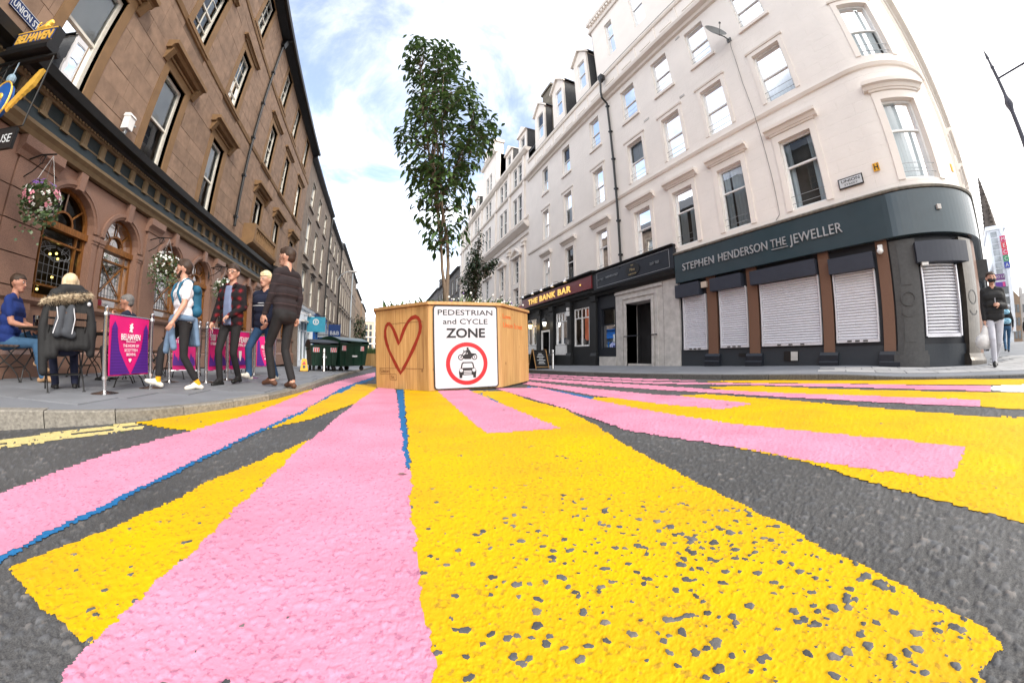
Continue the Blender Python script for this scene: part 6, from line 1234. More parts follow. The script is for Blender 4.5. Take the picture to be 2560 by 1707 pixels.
def build_tree(label, name, base, outline, axis, depth, ntwig, nleaf, lsize, trunk, m, rs, nobj=0, group='trees standing in the wooden planters', shoot=.38, mnd=.30):
    """outline: list of (s, z) seen across the street, axis: unit vector of s; twigs fill the crown's volume."""
    rng = random.Random(rs); t = thing(name, label, 'tree', base, group=group); B0 = Vector(base); ax = Vector(axis); dp = Vector((-ax.y, ax.x, 0))
    zs = [p[1] for p in outline]; z0, z1 = min(zs), max(zs)
    def inside(s, z):
        c = False; k = len(outline)
        for i in range(k):
            a, b = outline[i], outline[(i+1) % k]
            if (a[1] > z) != (b[1] > z) and s < (b[0]-a[0])*(z-a[1])/(b[1]-a[1])+a[0]: c = not c
        return c
    def span(z):
        xs = [s for s in np.arange(-4, 4, .05) if inside(s, z)]; return (min(xs), max(xs)) if xs else (0, 0)
    tips = []; tries = 0
    ss = [p[0] for p in outline]
    while len(tips) < ntwig and tries < 60000:
        tries += 1; s, z = rng.uniform(min(ss), max(ss)), rng.uniform(z0, z1)
        if not inside(s, z): continue
        a, b = span(z); hw = (b-a)/2; c = (a+b)/2; dmax = depth*hw*math.sqrt(max(0, 1-((s-c)/(hw+1e-3))**2))
        d = rng.uniform(-dmax, dmax); P = B0+ax*s+dp*d; P.z = z
        if any((P-T[0]).length < mnd*(.6+.4*rng.random()) for T in tips): continue
        tips.append((P, c, hw, s, d))
    br = MB(); fork = []
    for tr_ in trunk: br.tube([tuple(Vector(p)-B0) for p, r in tr_], [r for p, r in tr_], 9); fork += [Vector(p) for p, r in tr_[1:]]
    mains = []
    for k in range(9):
        f = rng.choice(fork[-4:]); zt = z0+(z1-z0)*rng.uniform(.45, .97); a, b = span(zt); c = (a+b)/2; P1 = B0+ax*(c+(b-a)*rng.uniform(-.3, .3))+dp*rng.uniform(-.25, .25); P1.z = zt
        pts = [f.lerp(P1, i/6)+Vector((rng.uniform(-.06, .06), rng.uniform(-.06, .06), 0))*(0 < i < 6) for i in range(7)]; br.tube([tuple(p-B0) for p in pts], [.034*(1-i/7.5) for i in range(7)], 5); mains += pts
    leaves = []
    for P, c, hw, s, d in tips:
        low = [q_ for q_ in mains if q_.z < P.z+.1] or mains; M_ = min(low, key=lambda q_: (q_-P).length+.6*abs(P.z-.45-q_.z))
        if (M_-P).length < 2.2: br.tube([tuple(M_-B0), tuple((M_*.4+P*.6)-B0+Vector((0, 0, .06))), tuple(P-B0)], [.012, .008, .004], 4)
        out = (ax*(s-c)+dp*d); out = out.normalized() if out.length > .05 else Vector((rng.uniform(-1, 1), rng.uniform(-1, 1), 0)); dr = (out*.55+Vector((rng.uniform(-.5, .5), rng.uniform(-.5, .5), .75))).normalized()
        L_ = shoot*rng.uniform(.7, 1.3)
        for j in range(nleaf):
            f = (j+.5)/nleaf; pos = P+dr*(f*L_-.35*L_)+Vector((rng.gauss(0, .03), rng.gauss(0, .03), rng.gauss(0, .03))); a = j*2.4+rng.uniform(-.4, .4)
            e1 = dr.cross(Vector((.3, .5, 1))).normalized(); e2 = dr.cross(e1); ld = (e1*math.cos(a)+e2*math.sin(a))*.8+dr*.25+Vector((0, 0, -rng.uniform(.25, .95)))
            leaves.append(leaf_xf(pos, ld, Vector((0, 0, 1)), lsize*rng.uniform(.65, 1.2), rng.uniform(-.5, .5)))
    br.build('trunk', M_BARK, t, True)
    leaves.sort(key=lambda M_: (M_.translation-Vector((0, 0, .55))).length)
    rest = leaves[nobj:]; V = np.array(LV); vs = []; fs = []
    for i, M_ in enumerate(rest):
        R_ = np.array(M_.to_3x3()); T_ = np.array(M_.translation-B0); vs.append(V@R_.T+T_); fs += [tuple(8*i+k for k in f) for f in LF]
    me = bpy.data.meshes.new('crown'); me.from_pydata(np.vstack(vs).tolist(), [], fs); me.materials.append(m); me.polygons.foreach_set('use_smooth', [True]*len(me.polygons)); me.update(); cr = link('crown', me, t); cr['kind'] = 'stuff'
    for M_ in leaves[:nobj]:
        o = bpy.data.objects.new('leaf', LEAFME); COL.objects.link(o); o.parent = cr; M2 = M_.copy(); M2.translation -= B0; o.matrix_local = M2
    return t
axT = (math.cos(math.radians(9.8)), -math.sin(math.radians(9.8)), 0); TB = Vector((7.15*math.sin(math.radians(10.3)), 7.15*math.cos(math.radians(10.3)), 1.40))
azel = [(-1.74, 50.17), (-2.81, 48.94), (0.35, 44.09), (0.6, 39.26), (-1.18, 35.99), (1.49, 31.39), (3.43, 26.7), (5.49, 22.51), (7.11, 18.2), (12.17, 17.45), (13.08, 20.03), (14.05, 25.76), (14.65, 31.66), (17.45, 33.89), (19.31, 39.61), (14.02, 41.49), (13.23, 45.75), (7.77, 49.29), (3.26, 50.51)]
outl = [(7.15*math.sin(math.radians(a-10.3))*.96, .55+7.15*math.tan(math.radians(e_))*.985) for a, e_ in azel]
def tp(a, el_, D=7.15): return (D*math.sin(math.radians(a)), D*math.cos(math.radians(a)), .55+D*math.tan(math.radians(el_)))
tree1 = build_tree('tall young cherry tree with two stems growing out of the planter with the sign', 'planter_tree', tuple(TB), outl, axT, .85, 360, 9, .225,
    [[((TB.x, TB.y, 1.40), .062), (tp(10.42, 9.2), .058), (tp(10.5, 11.6), .046), (tp(10.6, 15.), .04), (tp(10.3, 19.), .036), (tp(9.0, 25.), .03), (tp(8.0, 31), .024), (tp(6.5, 38), .015), (tp(5.5, 44), .008)],
     [((TB.x-.01, TB.y, 1.5), .05), (tp(10.15, 11.), .045), (tp(9.55, 14.5), .034), (tp(9.2, 18.5), .030), (tp(8.2, 24), .025), (tp(6.8, 30), .018), (tp(4.5, 38), .010)]], M_LEAF, 5, 300, mnd=.22)
# second planter and tree farther down on the right, third by the left kerb
pl2 = planter('wooden planter hidden behind the big sign planter, holding the smaller dark tree', 3.75, 13.6, float(road_z(3.75, 13.6))-.02, .2)
D2 = 14.1; B2 = Vector((D2*math.sin(math.radians(15.4)), D2*math.cos(math.radians(15.4)), 1.2)); ax2 = (math.cos(math.radians(15.4)), -math.sin(math.radians(15.4)), 0)
o2 = [(D2*math.sin(math.radians(a-15.4)), .55+D2*math.tan(math.radians(e_))) for a, e_ in ((16.3, 21.5), (15.9, 20.2), (15.0, 18.4), (14.2, 16.0), (13.9, 14.2), (13.15, 12.6), (13.5, 10.6), (14.2, 9.4), (16.0, 9.2), (16.3, 11), (16.2, 12.6), (17.3, 13.6), (18.7, 14.8), (19.4, 16.3), (18.2, 16.0), (17.2, 15.4), (16.4, 15.2), (16.2, 17.4), (16.6, 19.3))]
build_tree('small dark tree with one branch reaching right, behind the big planter', 'planter_tree', tuple(B2), o2, ax2, .8, 190, 9, .17, [[(tuple(B2), .05), (tuple(B2+Vector((0, 0, 1.6))), .04), (tuple(B2+Vector((0, 0, 2.6))), .025), (tuple(B2+Vector((.1, 0, 3.6))), .015)]], M_LEAF2, 9, shoot=.32, mnd=.17)
pl3 = planter('wooden planter closing the far left lane in front of the modern block', -1.35, 41.8, float(road_z(-1.35, 41.8))-.02, .3)
D3 = 41.5; B3 = Vector((D3*math.sin(math.radians(-3.9)), D3*math.cos(math.radians(-3.9)), .3)); ax3 = (math.cos(math.radians(-3.9)), math.sin(math.radians(3.9)), 0)
o3 = [(D3*math.sin(math.radians(a+3.9)), .55+D3*math.tan(math.radians(e_))) for a, e_ in ((-4.2, 6.8), (-4.75, 5.2), (-4.9, 3.6), (-4.6, 1.2), (-3.4, .9), (-3.2, 3.4), (-3.5, 5.0))]
build_tree('slim dark tree in front of the far left tenements beside the modern block', 'planter_tree', tuple(B3), o3, ax3, .8, 70, 8, .38, [[(tuple(B3), .07), (tuple(B3+Vector((0, 0, 2))), .05), (tuple(B3+Vector((0, 0, 4))), .02)]], M_LEAF2, 11, shoot=.6, mnd=.3)
M_GRASS = leaf_mat('planting_green', (.03, .07, .02), (.11, .17, .06)); M_PETW = mat('white_petal', (.75, .75, .72), .6); M_PETV = mat('violet_petal', (.16, .07, .30), .6); M_PETP = mat('pink_petal', (.65, .25, .32), .6)
def planting(p, n, seed, name='flowering_plants', zb=1.49, hmax=.24, rmax=1.5):
    rng = random.Random(seed); q = MB()
    for i in range(n):
        a = rng.uniform(0, 2*PI); r = rmax*math.sqrt(rng.random()); x, y = r*math.cos(a), r*math.sin(a); h = hmax*rng.uniform(.3, 1)*(1 if rng.random() < .8 else 1.4); lx, ly = rng.uniform(-.1, .1), rng.uniform(-.1, .1); w = rng.uniform(.008, .02); t = rng.uniform(0, PI); c, s = w*math.cos(t), w*math.sin(t)
        q.add([(x-c, y-s, zb), (x+c, y+s, zb), (x+lx+c*1.3, y+ly+s*1.3, zb+h*.65), (x+lx-c*1.3, y+ly-s*1.3, zb+h*.65), (x+lx*1.8, y+ly*1.8, zb+h)], [(0, 1, 2, 3), (3, 2, 4)], 0)
        if rng.random() < .20 and x > -.2: q.ball((x+lx*1.8, y+ly*1.8, zb+h), rng.uniform(.012, .024), 5, 4, 1 if rng.random() < .8 else 2)
    o = q.build(name, [M_GRASS, M_PETW, M_PETV], p); o['kind'] = 'stuff'; return o
planting(pl1, 2600, 3); planting(pl2, 300, 4); planting(pl3, 900, 5, hmax=.9)
# ------------------------------------------------------------------ people
M_SKIN = mat('skin', (.50, .27, .19), .5, .06, 18); M_SKIN2 = mat('tanned_skin', (.42, .20, .135), .5, .06, 18); M_LIP = mat('lips', (.36, .12, .10), .5)
M_EYE = mat('eye_white', (.40, .37, .36), .4); M_IRIS = mat('iris', (.02, .015, .012), .2)
M_TEE = mat('white_cotton', (.74, .74, .78), .9, .04, 9, .03, 14); M_BTROU = mat('black_trousers', (.012, .011, .012), .85, .2, 12, .03, 16); M_YSOCK = mat('yellow_sock', (.70, .33, .01), .9); M_WSHOE = mat('white_shoe', (.62, .59, .53), .7, .06, 20)
M_BLUEB = mat('teal_backpack', (.008, .085, .155), .7); M_DENIML = mat('pale_denim', (.12, .185, .28), .9, .15, 14, .03, 14); M_JEANS = mat('blue_jeans', (.035, .09, .17), .9, .25, 10, .03, 16); M_JEANSB = mat('bright_jeans', (.018, .055, .125), .9, .2, 10, .03, 16)
M_NAVYK = mat('navy_knit', (.010, .013, .033), .95, .15, 12, .03, 20); M_STRW = mat('white_stripe_knit', (.55, .55, .58), .9); M_GREYT = mat('grey_blue_shirt', (.15, .185, .30), .9, .06, 14, .03, 12); M_BBOOT = mat('black_boot', (.009, .009, .009), .5)
M_BRSHOE = mat('brown_trainer', (.085, .035, .018), .7); M_TANSH = mat('tan_suede', (.36, .22, .12), .9); M_ROYAL = mat('royal_blue_polo', (.006, .022, .13), .9, .1, 12, .03, 14)
M_BLACKJ = mat('black_jacket', (.010, .010, .011), .75, .2, 10, .03, 12); M_GREYJ = mat('grey_joggers', (.42, .42, .46), .9, .08, 10, .03, 12)
M_HBR = mat('brown_hair', (.035, .018, .010), .6, .3, 60, .04, 80, stretch=(1, 1, .3)); M_HBL = mat('blond_hair', (.62, .50, .30), .6, .25, 40, .05, 60); M_HPL = mat('pale_blond_hair', (.60, .46, .29), .5, .2, 40, .04, 80, stretch=(1, 1, .2)); M_HGR = mat('grey_hair', (.14, .13, .125), .6, .3, 50, .03, 70)
def plaid_mat():
    m = mat('red_black_plaid', (.09, .006, .010), .95, .2, 9); nt = m.node_tree; n = nt.nodes; l = nt.links.new; g = n.new('ShaderNodeTexCoord'); w = []
    for ax_ in ('X', 'Z'):
        t = n.new('ShaderNodeTexWave'); t.bands_direction = ax_; t.inputs['Scale'].default_value = 2.6; t.inputs['Distortion'].default_value = .6; l(g.outputs['Object'], t.inputs['Vector']); w.append(t)
    s = n.new('ShaderNodeMath'); l(w[0].outputs['Fac'], s.inputs[0]); l(w[1].outputs['Fac'], s.inputs[1]); r = n.new('ShaderNodeValToRGB'); r.color_ramp.interpolation = 'CONSTANT'; e = r.color_ramp.elements; e[0].color = (.006, .004, .006, 1); e[1].position = .8; e[1].color = (.055, .005, .008, 1); q_ = e.new(.62); q_.color = (.03, .004, .006, 1)
    k = e.new(.93); k.color = (.16, .008, .014, 1); h = n.new('ShaderNodeMath'); h.operation = 'MULTIPLY'; h.inputs[1].default_value = .55; l(s.outputs[0], h.inputs[0]); l(h.outputs[0], r.inputs[0]); l(r.outputs[0], n['Principled BSDF'].inputs['Base Color']); return m
M_PLAID = plaid_mat()
def striped_mat():
    m = mat('dark_striped_knit', (.02, .014, .015), .95, .15, 12); nt = m.node_tree; n = nt.nodes; l = nt.links.new; g = n.new('ShaderNodeNewGeometry'); s = n.new('ShaderNodeSeparateXYZ'); l(g.outputs['Position'], s.inputs[0])
    a = n.new('ShaderNodeMath'); a.operation = 'MULTIPLY'; a.inputs[1].default_value = 7.2; l(s.outputs[2], a.inputs[0]); f = n.new('ShaderNodeMath'); f.operation = 'FRACT'; l(a.outputs[0], f.inputs[0]); c = n.new('ShaderNodeMath'); c.operation = 'GREATER_THAN'; c.inputs[1].default_value = .93; l(f.outputs[0], c.inputs[0])
    x = n.new('ShaderNodeMix'); x.data_type = 'RGBA'; l(c.outputs[0], x.inputs[0]); x.inputs[6].default_value = (.020, .014, .016, 1); x.inputs[7].default_value = (.055, .035, .036, 1); l(x.outputs[2], n['Principled BSDF'].inputs['Base Color']); return m
M_STRP = striped_mat()
def capsule(q, a, b, ra, rb, m, n=12):
    a, b = Vector(a), Vector(b); d = b-a; L_ = d.length
    if L_ < 1e-4: q.ball(a, max(ra, rb), n, 8, m); return
    d /= L_; x = d.orthogonal().normalized(); y = d.cross(x); vs = []; fs = []; rings = []
    for t in (-80, -55, -28, 0): rings.append((ra*math.sin(math.radians(t)), ra*math.cos(math.radians(t))))
    for t in (0, 28, 55, 80): rings.append((L_+rb*math.sin(math.radians(t)), rb*math.cos(math.radians(t))))
    for h, r in rings:
        for j in range(n): t = 2*PI*j/n; vs.append(tuple(a+d*h+(x*math.cos(t)+y*math.sin(t))*r))
    for i in range(len(rings)-1):
        for j in range(n): fs.append((i*n+j, i*n+(j+1) % n, (i+1)*n+(j+1) % n, (i+1)*n+j))
    fs += [tuple(range(n))[::-1], tuple((len(rings)-1)*n+j for j in range(n))]; q.add(vs, fs, m)
def fuse(name, caps, mats, parent, voxel=.010, smooth=4, balls=()):
    """one continuous skin over tapered limbs; every face takes the cloth of the limb nearest to it"""
    q = MB()
    for c in caps: capsule(q, *c)
    me = q.mesh(name, mats); o = link(name, me); md = o.modifiers.new('r', 'REMESH'); md.mode = 'VOXEL'; md.voxel_size = voxel; ms = o.modifiers.new('s', 'SMOOTH'); ms.iterations = smooth; ms.factor = .5
    dg = bpy.context.evaluated_depsgraph_get(); dg.update(); me2 = bpy.data.meshes.new_from_object(o.evaluated_get(dg)); bpy.data.objects.remove(o); bpy.data.meshes.remove(me)
    me2.name = name; n = len(me2.polygons); C_ = np.empty(n*3, np.float32); me2.polygons.foreach_get('center', C_); C_ = C_.reshape(-1, 3); best = np.full(n, 1e9); mi = np.zeros(n, np.int32)
    for a, b, ra, rb, m in [c[:5] for c in caps]:
        a, b = np.array(a, float), np.array(b, float); d = b-a; L2_ = max(d@d, 1e-9); t = np.clip((C_-a)@d/L2_, 0, 1); ds = np.linalg.norm(C_-(a+t[:, None]*d), axis=1)-(ra+(rb-ra)*t); k = ds < best; best[k] = ds[k]; mi[k] = m
    me2.materials.clear()
    for m in mats: me2.materials.append(m)
    me2.polygons.foreach_set('material_index', mi); me2.polygons.foreach_set('use_smooth', np.ones(n, bool)); me2.update()
    return link(name, me2, parent)
def hand(caps, w, d, n, m, k=1., curl=.5, side=1):
    """palm, four unequal bent fingers and a thumb; w wrist, d pointing direction, n palm normal"""
    w, d, n = Vector(w), Vector(d).normalized(), Vector(n); n = (n-d*n.dot(d)).normalized(); s = d.cross(n)*side
    caps.append((w, w+d*.045*k, .024*k, .030*k, m)); caps.append((w+d*.05*k-s*.018*k, w+d*.088*k-s*.020*k, .018*k, .016*k, m)); caps.append((w+d*.05*k+s*.018*k, w+d*.088*k+s*.020*k, .018*k, .015*k, m))
    for i, (o_, L_) in enumerate(((-.030, .068), (-.010, .078), (.010, .074), (.029, .058))):
        b = w+d*.092*k+s*o_*k; c1 = curl*.9; p1 = b+(d*math.cos(c1)+n*math.sin(c1))*L_*.45*k; c2 = curl*2.0; p2 = p1+(d*math.cos(c2)+n*math.sin(c2))*L_*.55*k; caps.append((b, p1, .0095*k, .0085*k, m)); caps.append((p1, p2, .0085*k, .007*k, m))
    b = w+d*.028*k-s*.030*k; p1 = b+(d*.6-s*.75+n*.25).normalized()*.036*k; p2 = p1+(d*.85-s*.15+n*.45).normalized()*.034*k; caps.append((b, p1, .012*k, .011*k, m)); caps.append((p1, p2, .011*k, .008*k, m))
def person(label, loc, rz, H, mats, P, voxel=.0095, hair=None, extra=None):
    """P: pose dict. Local axes: +y the way the body faces, +x its right-hand side... built at 1.75 m and scaled."""
    k = H/1.75; t = thing('person', label, 'person', loc, rz); t.scale = (k, k, k)
    SK, TOP, LEG, SHOE, SLV, SOCK = range(6); caps = []
    V_ = lambda *a: Vector(a)
    hz = P.get('hip', .92); hy = P.get('hipy', 0); lean = P.get('lean', 0.02); hip = V_(0, hy, hz); up_ = V_(P.get('side', 0), math.sin(lean), math.cos(lean)).normalized(); fwd = V_(0, math.cos(lean), -math.sin(lean)); tw = P.get('twist', 0.); rx_ = V_(math.cos(tw), math.sin(tw), 0)
    sh = hip+up_*.51; cb_ = P.get('bulk', 1.)
    caps += [(hip-V_(.075, 0, 0), hip+V_(.075, 0, 0), .104, .104, LEG), (hip+V_(-.06, -.025, -.03), hip+V_(.06, -.025, -.03), .102, .102, LEG)]
    caps += [(hip+up_*.12-rx_*.07, hip+up_*.12+rx_*.07, .112*cb_, .112*cb_, TOP), (hip+up_*.26-rx_*.075, hip+up_*.26+rx_*.075, .113*cb_, .113*cb_, TOP), (hip+up_*.39-rx_*.095+fwd*.01, hip+up_*.39+rx_*.095+fwd*.01, .112*cb_, .112*cb_, TOP), (sh-rx_*.135, sh+rx_*.135, .066, .066, TOP), (sh-rx_*.06+up_*.035, sh+rx_*.06+up_*.035, .055, .055, TOP), (hip+up_*.03-rx_*.07, hip+up_*.03+rx_*.07, .110*cb_, .110*cb_, TOP if P.get('longtop', True) else LEG)]
    nb = sh+up_*.02; hd = P.get('head', 0.); ht = P.get('nod', 0.); hfx = V_(math.sin(-hd)*math.cos(ht), math.cos(hd)*math.cos(ht), math.sin(ht)); hrx = V_(math.cos(hd), math.sin(hd), 0); hup = hrx.cross(hfx).normalized()
    nk = nb+up_*.085+fwd*.012; hc = nk+hup*.115+hfx*.022
    caps += [(nb, nk+hup*.04, .058, .053, SK), (hc+hup*.018-hfx*.018, hc+hup*.018+hfx*.012, .093, .088, SK), (hc-hup*.03+hfx*.01, hc-hup*.055+hfx*.035, .075, .056, SK), (hc-hup*.085+hfx*.058-hrx*.01, hc-hup*.085+hfx*.058+hrx*.01, .030, .030, SK),
             (hc+hup*.015+hfx*.090, hc-hup*.022+hfx*.107, .010, .0155, SK), (hc+hup*.035+hfx*.078-hrx*.03, hc+hup*.035+hfx*.078+hrx*.03, .020, .020, SK)]
    for s_ in (-1, 1): caps.append((hc+hrx*s_*.088+hup*.012-hfx*.012, hc+hrx*s_*.088-hup*.02-hfx*.006, .020, .013, SK))
    def arm(s_, a):
        s0 = sh+rx_*s_*.165-up_*.012
        sw, ab, el_, inw = a.get('swing', 0), a.get('abd', .10), a.get('elbow', .2), a.get('inw', 0)
        d1 = (V_(0, math.sin(sw), -math.cos(sw))*math.cos(ab)+rx_*s_*math.sin(ab)).normalized(); e = s0+d1*.285
        if 'hand' in a: w = Vector(a['hand']); d2 = (w-e).normalized(); w = e+d2*.25
        else: d2 = (V_(0, math.sin(sw+el_), -math.cos(sw+el_))*math.cos(inw)-rx_*s_*math.sin(inw)).normalized(); w = e+d2*.25
        m1 = SLV; r0 = .058*a.get('thick', 1); r1 = .047*a.get('thick', 1)
        if P.get('short'):
            mid = s0+d1*.17; caps.append((s0, mid, .060, .062, TOP)); caps.append((mid, e, .045, .040, SK)); caps.append((e, w, .040, .027, SK))
        else: caps.append((s0, e, r0, r1, m1)); caps.append((e, w-d2*.01, r1, .036*a.get('thick', 1), m1))
        if not a.get('nohand'): hand(caps, w, a.get('hd', d2), a.get('hn', V_(-s_, .1, 0)), SK, 1., a.get('curl', .5), s_)
        return s0, e, w, d2
    ar = arm(1, P.get('ar', {})); al = arm(-1, P.get('al', {}))
    joints = {'hc': hc, 'hup': hup, 'hfx': hfx, 'hrx': hrx, 'sh': sh, 'hip': hip, 'up': up_, 'fwd': fwd, 'rx': rx_, 'wr': ar[2], 'wl': al[2], 'dr': ar[3], 'dl': al[3], 'er': ar[1], 'el': al[1], 's0r': ar[0], 's0l': al[0]}
    lw = P.get('legw', 1.)
    for s_, a in ((1, P.get('lr', {})), (-1, P.get('ll', {}))):
        h0 = hip+V_(s_*.092, 0, -.03)
        if 'foot' in a:
            an = Vector(a['foot'])+V_(0, 0, .085); dv = an-h0; D_ = min(dv.length, .84); u_ = dv.normalized(); q1 = .43; q2 = .42; c_ = (q1*q1+D_*D_-q2*q2)/(2*q1*D_); c_ = max(-1, min(1, c_)); kd = Vector(a.get('knee', (s_*.05, 1, 0))); kd = (kd-u_*kd.dot(u_)).normalized(); kn = h0+u_*(q1*c_)+kd*(q1*math.sqrt(1-c_*c_)); an = h0+u_*D_
        caps.append((h0, kn, .088*lw, .060*lw, LEG)); sk = P.get('crop', .0); mid = kn.lerp(an, 1-sk)
        caps.append((kn, mid, .060*lw, .050*lw if not sk else .052, LEG))
        if sk: caps.append((mid, an, .038, .038, SOCK))
        fd = Vector(a.get('toe', (s_*.12, 1, 0))).normalized(); heel = an+V_(0, 0, -.035)-fd*.045; toe = an+fd*.165+V_(0, 0, -.050)
        if a.get('flat', True): heel.z = an.z-.05; toe.z = an.z-.055
        caps.append((heel, an+fd*.06+V_(0, 0, -.02)*1, .036, .040, SHOE)); caps.append((an+fd*.05+(toe-an)*.1+V_(0, 0, -.03), toe, .040, .030, SHOE))
        sd_ = fd.cross(V_(0, 0, 1)).normalized(); caps.append((heel+fd*.16+sd_*.012, toe-fd*.01+sd_*.012, .030, .026, SHOE))
    body = fuse('body', caps, mats, t, voxel)
    for s_ in (-1, 1):
        e = hc+hrx*s_*.032+hup*.014+hfx*.0905; q = MB(); q.ball(e, .0105, 8, 6, 0); eo = q.build('eye', M_EYE, t, True); q = MB(); q.ball(e+hfx*.0055, .0075, 8, 5, 0); q.build('iris', M_IRIS, None, True).parent = eo
    if hair:
        q = MB()
        for s_ in (-1, 1): capsule(q, hc+hrx*s_*.018+hup*.034+hfx*.096, hc+hrx*s_*.046+hup*.036+hfx*.088, .0055, .004, 0, 6)
        q.build('eyebrows', hair[0], t, True)
    q = MB(); capsule(q, hc-hup*.052+hfx*.089-hrx*.018, hc-hup*.052+hfx*.089+hrx*.018, .008, .008, 0, 8); q.build('mouth', M_LIP, t, True)
    q = MB()
    if hair:
        hm, kind = hair; hcaps = []
        sk_ = hc+hup*.02
        hcaps += [(sk_+hup*.022-hfx*.030, sk_+hup*.022+hfx*.012, .098, .092, 0), (sk_-hfx*.05-hup*.02, sk_-hfx*.035+hup*.03, .075, .085, 0)]
        if kind in ('short', 'swept', 'curly'): hcaps += [(sk_+hup*.075+hfx*.055-hrx*.03, sk_+hup*.08+hfx*.05+hrx*.035, .036, .036, 0), (sk_+hup*.085-hfx*.03, sk_+hup*.09+hfx*.03, .05, .045, 0)]
        if kind == 'curly':
            rg_ = random.Random(3)
            for _ in range(46):
                v = Vector((rg_.gauss(0, 1), rg_.gauss(0, 1), abs(rg_.gauss(0, .8)))).normalized(); c = sk_+hup*.03+(hrx*v.x*.088+hfx*(v.y*.088-.01)+hup*v.z*.10)
                if v.y > .5 and v.z < .45: continue
                hcaps.append((c, c+V_(.004, 0, .004), .024, .022, 0))
        if kind == 'long':
            for dx in (-.07, -.035, 0, .035, .07): hcaps.append((sk_+hrx*dx-hfx*(.07-abs(dx)*.4)+hup*.02, sk_+hrx*dx*1.25-hfx*.075-hup*.22+hrx*.01, .042, .030, 0))
        if kind == 'bob':
            for dx in (-.085, -.045, 0, .045, .085): hcaps.append((sk_+hrx*dx-hfx*(.06-abs(dx)*.5), sk_+hrx*dx*1.1-hfx*.06-hup*.14, .040, .034, 0))
        ho = fuse('hair', hcaps, [hm], t, .010, 3); bm = bmesh.new(); bm.from_mesh(ho.data); dl = []
        for f in bm.faces:
            r_ = f.calc_center_median()-hc; a_, b_ = r_.dot(hfx), r_.dot(hup); lim = .062 if a_ > .05 else .035 if a_ > .015 else -.03 if kind in ('short', 'swept', 'crop', 'curly') and a_ > -.03 else -9
            if b_ < lim: dl.append(f)
        bmesh.ops.delete(bm, geom=dl, context='FACES'); bm.to_mesh(ho.data); bm.free()
    if extra: extra(t, joints)
    return t
def beard(t, J, m=None):
    c = [(J['hc']-J['hup']*.095+J['hfx']*.052-J['hrx']*.02, J['hc']-J['hup']*.095+J['hfx']*.052+J['hrx']*.02, .030, .030, 0)]+[(J['hc']-J['hup']*.09+J['hfx']*.045+J['hrx']*s_*.02, J['hc']-J['hup']*.03+J['hfx']*.0+J['hrx']*s_*.068, .028, .018, 0) for s_ in (-1, 1)]+[(J['hc']-J['hup']*.034+J['hfx']*.094-J['hrx']*.02, J['hc']-J['hup']*.034+J['hfx']*.094+J['hrx']*.02, .010, .010, 0)]
    fuse('beard', c, [m or M_HBR], t, .008, 2)
def ex_tee(t, J):
    beard(t, J); q = MB(); sh, up_, fwd, rx_, hip = J['sh'], J['up'], J['fwd'], J['rx'], J['hip']
    for s_ in (-1, 1): q.tube([sh+rx_*s_*.10-fwd*.09+up_*.03, sh+rx_*s_*.105+up_*.075, sh+rx_*s_*.11+fwd*.09+up_*.01, sh+rx_*s_*.115+fwd*.128-up_*.12, sh+rx_*s_*.14+fwd*.085-up_*.25, sh+rx_*s_*.12-fwd*.09-up_*.30], .020, 6)
    q.build('backpack_strap', M_BLUEB, t, True)
    fuse('backpack', [(sh-fwd*.15-rx_*.08-up_*.06, sh-fwd*.15+rx_*.08-up_*.06, .07, .07, 0), (sh-fwd*.15-rx_*.09-up_*.36, sh-fwd*.15+rx_*.09-up_*.36, .085, .085, 0), (sh-fwd*.16-up_*.08, sh-fwd*.16-up_*.33, .10, .10, 0)], [M_BLUEB], t, .014, 3)
    c = []; k_ = 14
    for i in range(k_):
        a, b = 2*PI*i/k_, 2*PI*(i+1)/k_; f = lambda a: hip+up_*(.05+.02*math.sin(a))+rx_*(.185*math.cos(a))+fwd*(.135*math.sin(a)); c.append((f(a), f(b), .042, .042, 0))
    p = hip+fwd*.15+up_*.03; c += [(p-rx_*.02, p+rx_*.02, .05, .05, 0), (p, p+rx_*.07-up_*.22+fwd*.03, .042, .045, 0), (p+rx_*.07-up_*.22+fwd*.03, p+rx_*.09-up_*.40+fwd*.06, .045, .05, 0), (p, p-rx_*.06-up_*.2+fwd*.03, .042, .045, 0), (p-rx_*.06-up_*.2+fwd*.03, p-rx_*.10-up_*.36+fwd*.02, .045, .048, 0), ]+[(hip-fwd*.12+up_*.03+rx_*x_, hip-fwd*.15-up_*.30+rx_*x_*1.1, .04, .035, 0) for x_ in (-.13, -.08, -.03, .03, .08, .13)]
    fuse('tied_jumper', c, [M_DENIML], t, .012, 3)
    q = MB(); p = sh+fwd*.118-up_*.13; q.box(p.x-.025, p.x+.025, p.y-.006, p.y+.006, p.z-.05, p.z+.03); q.build('chest_print', M_GREYJ, t)
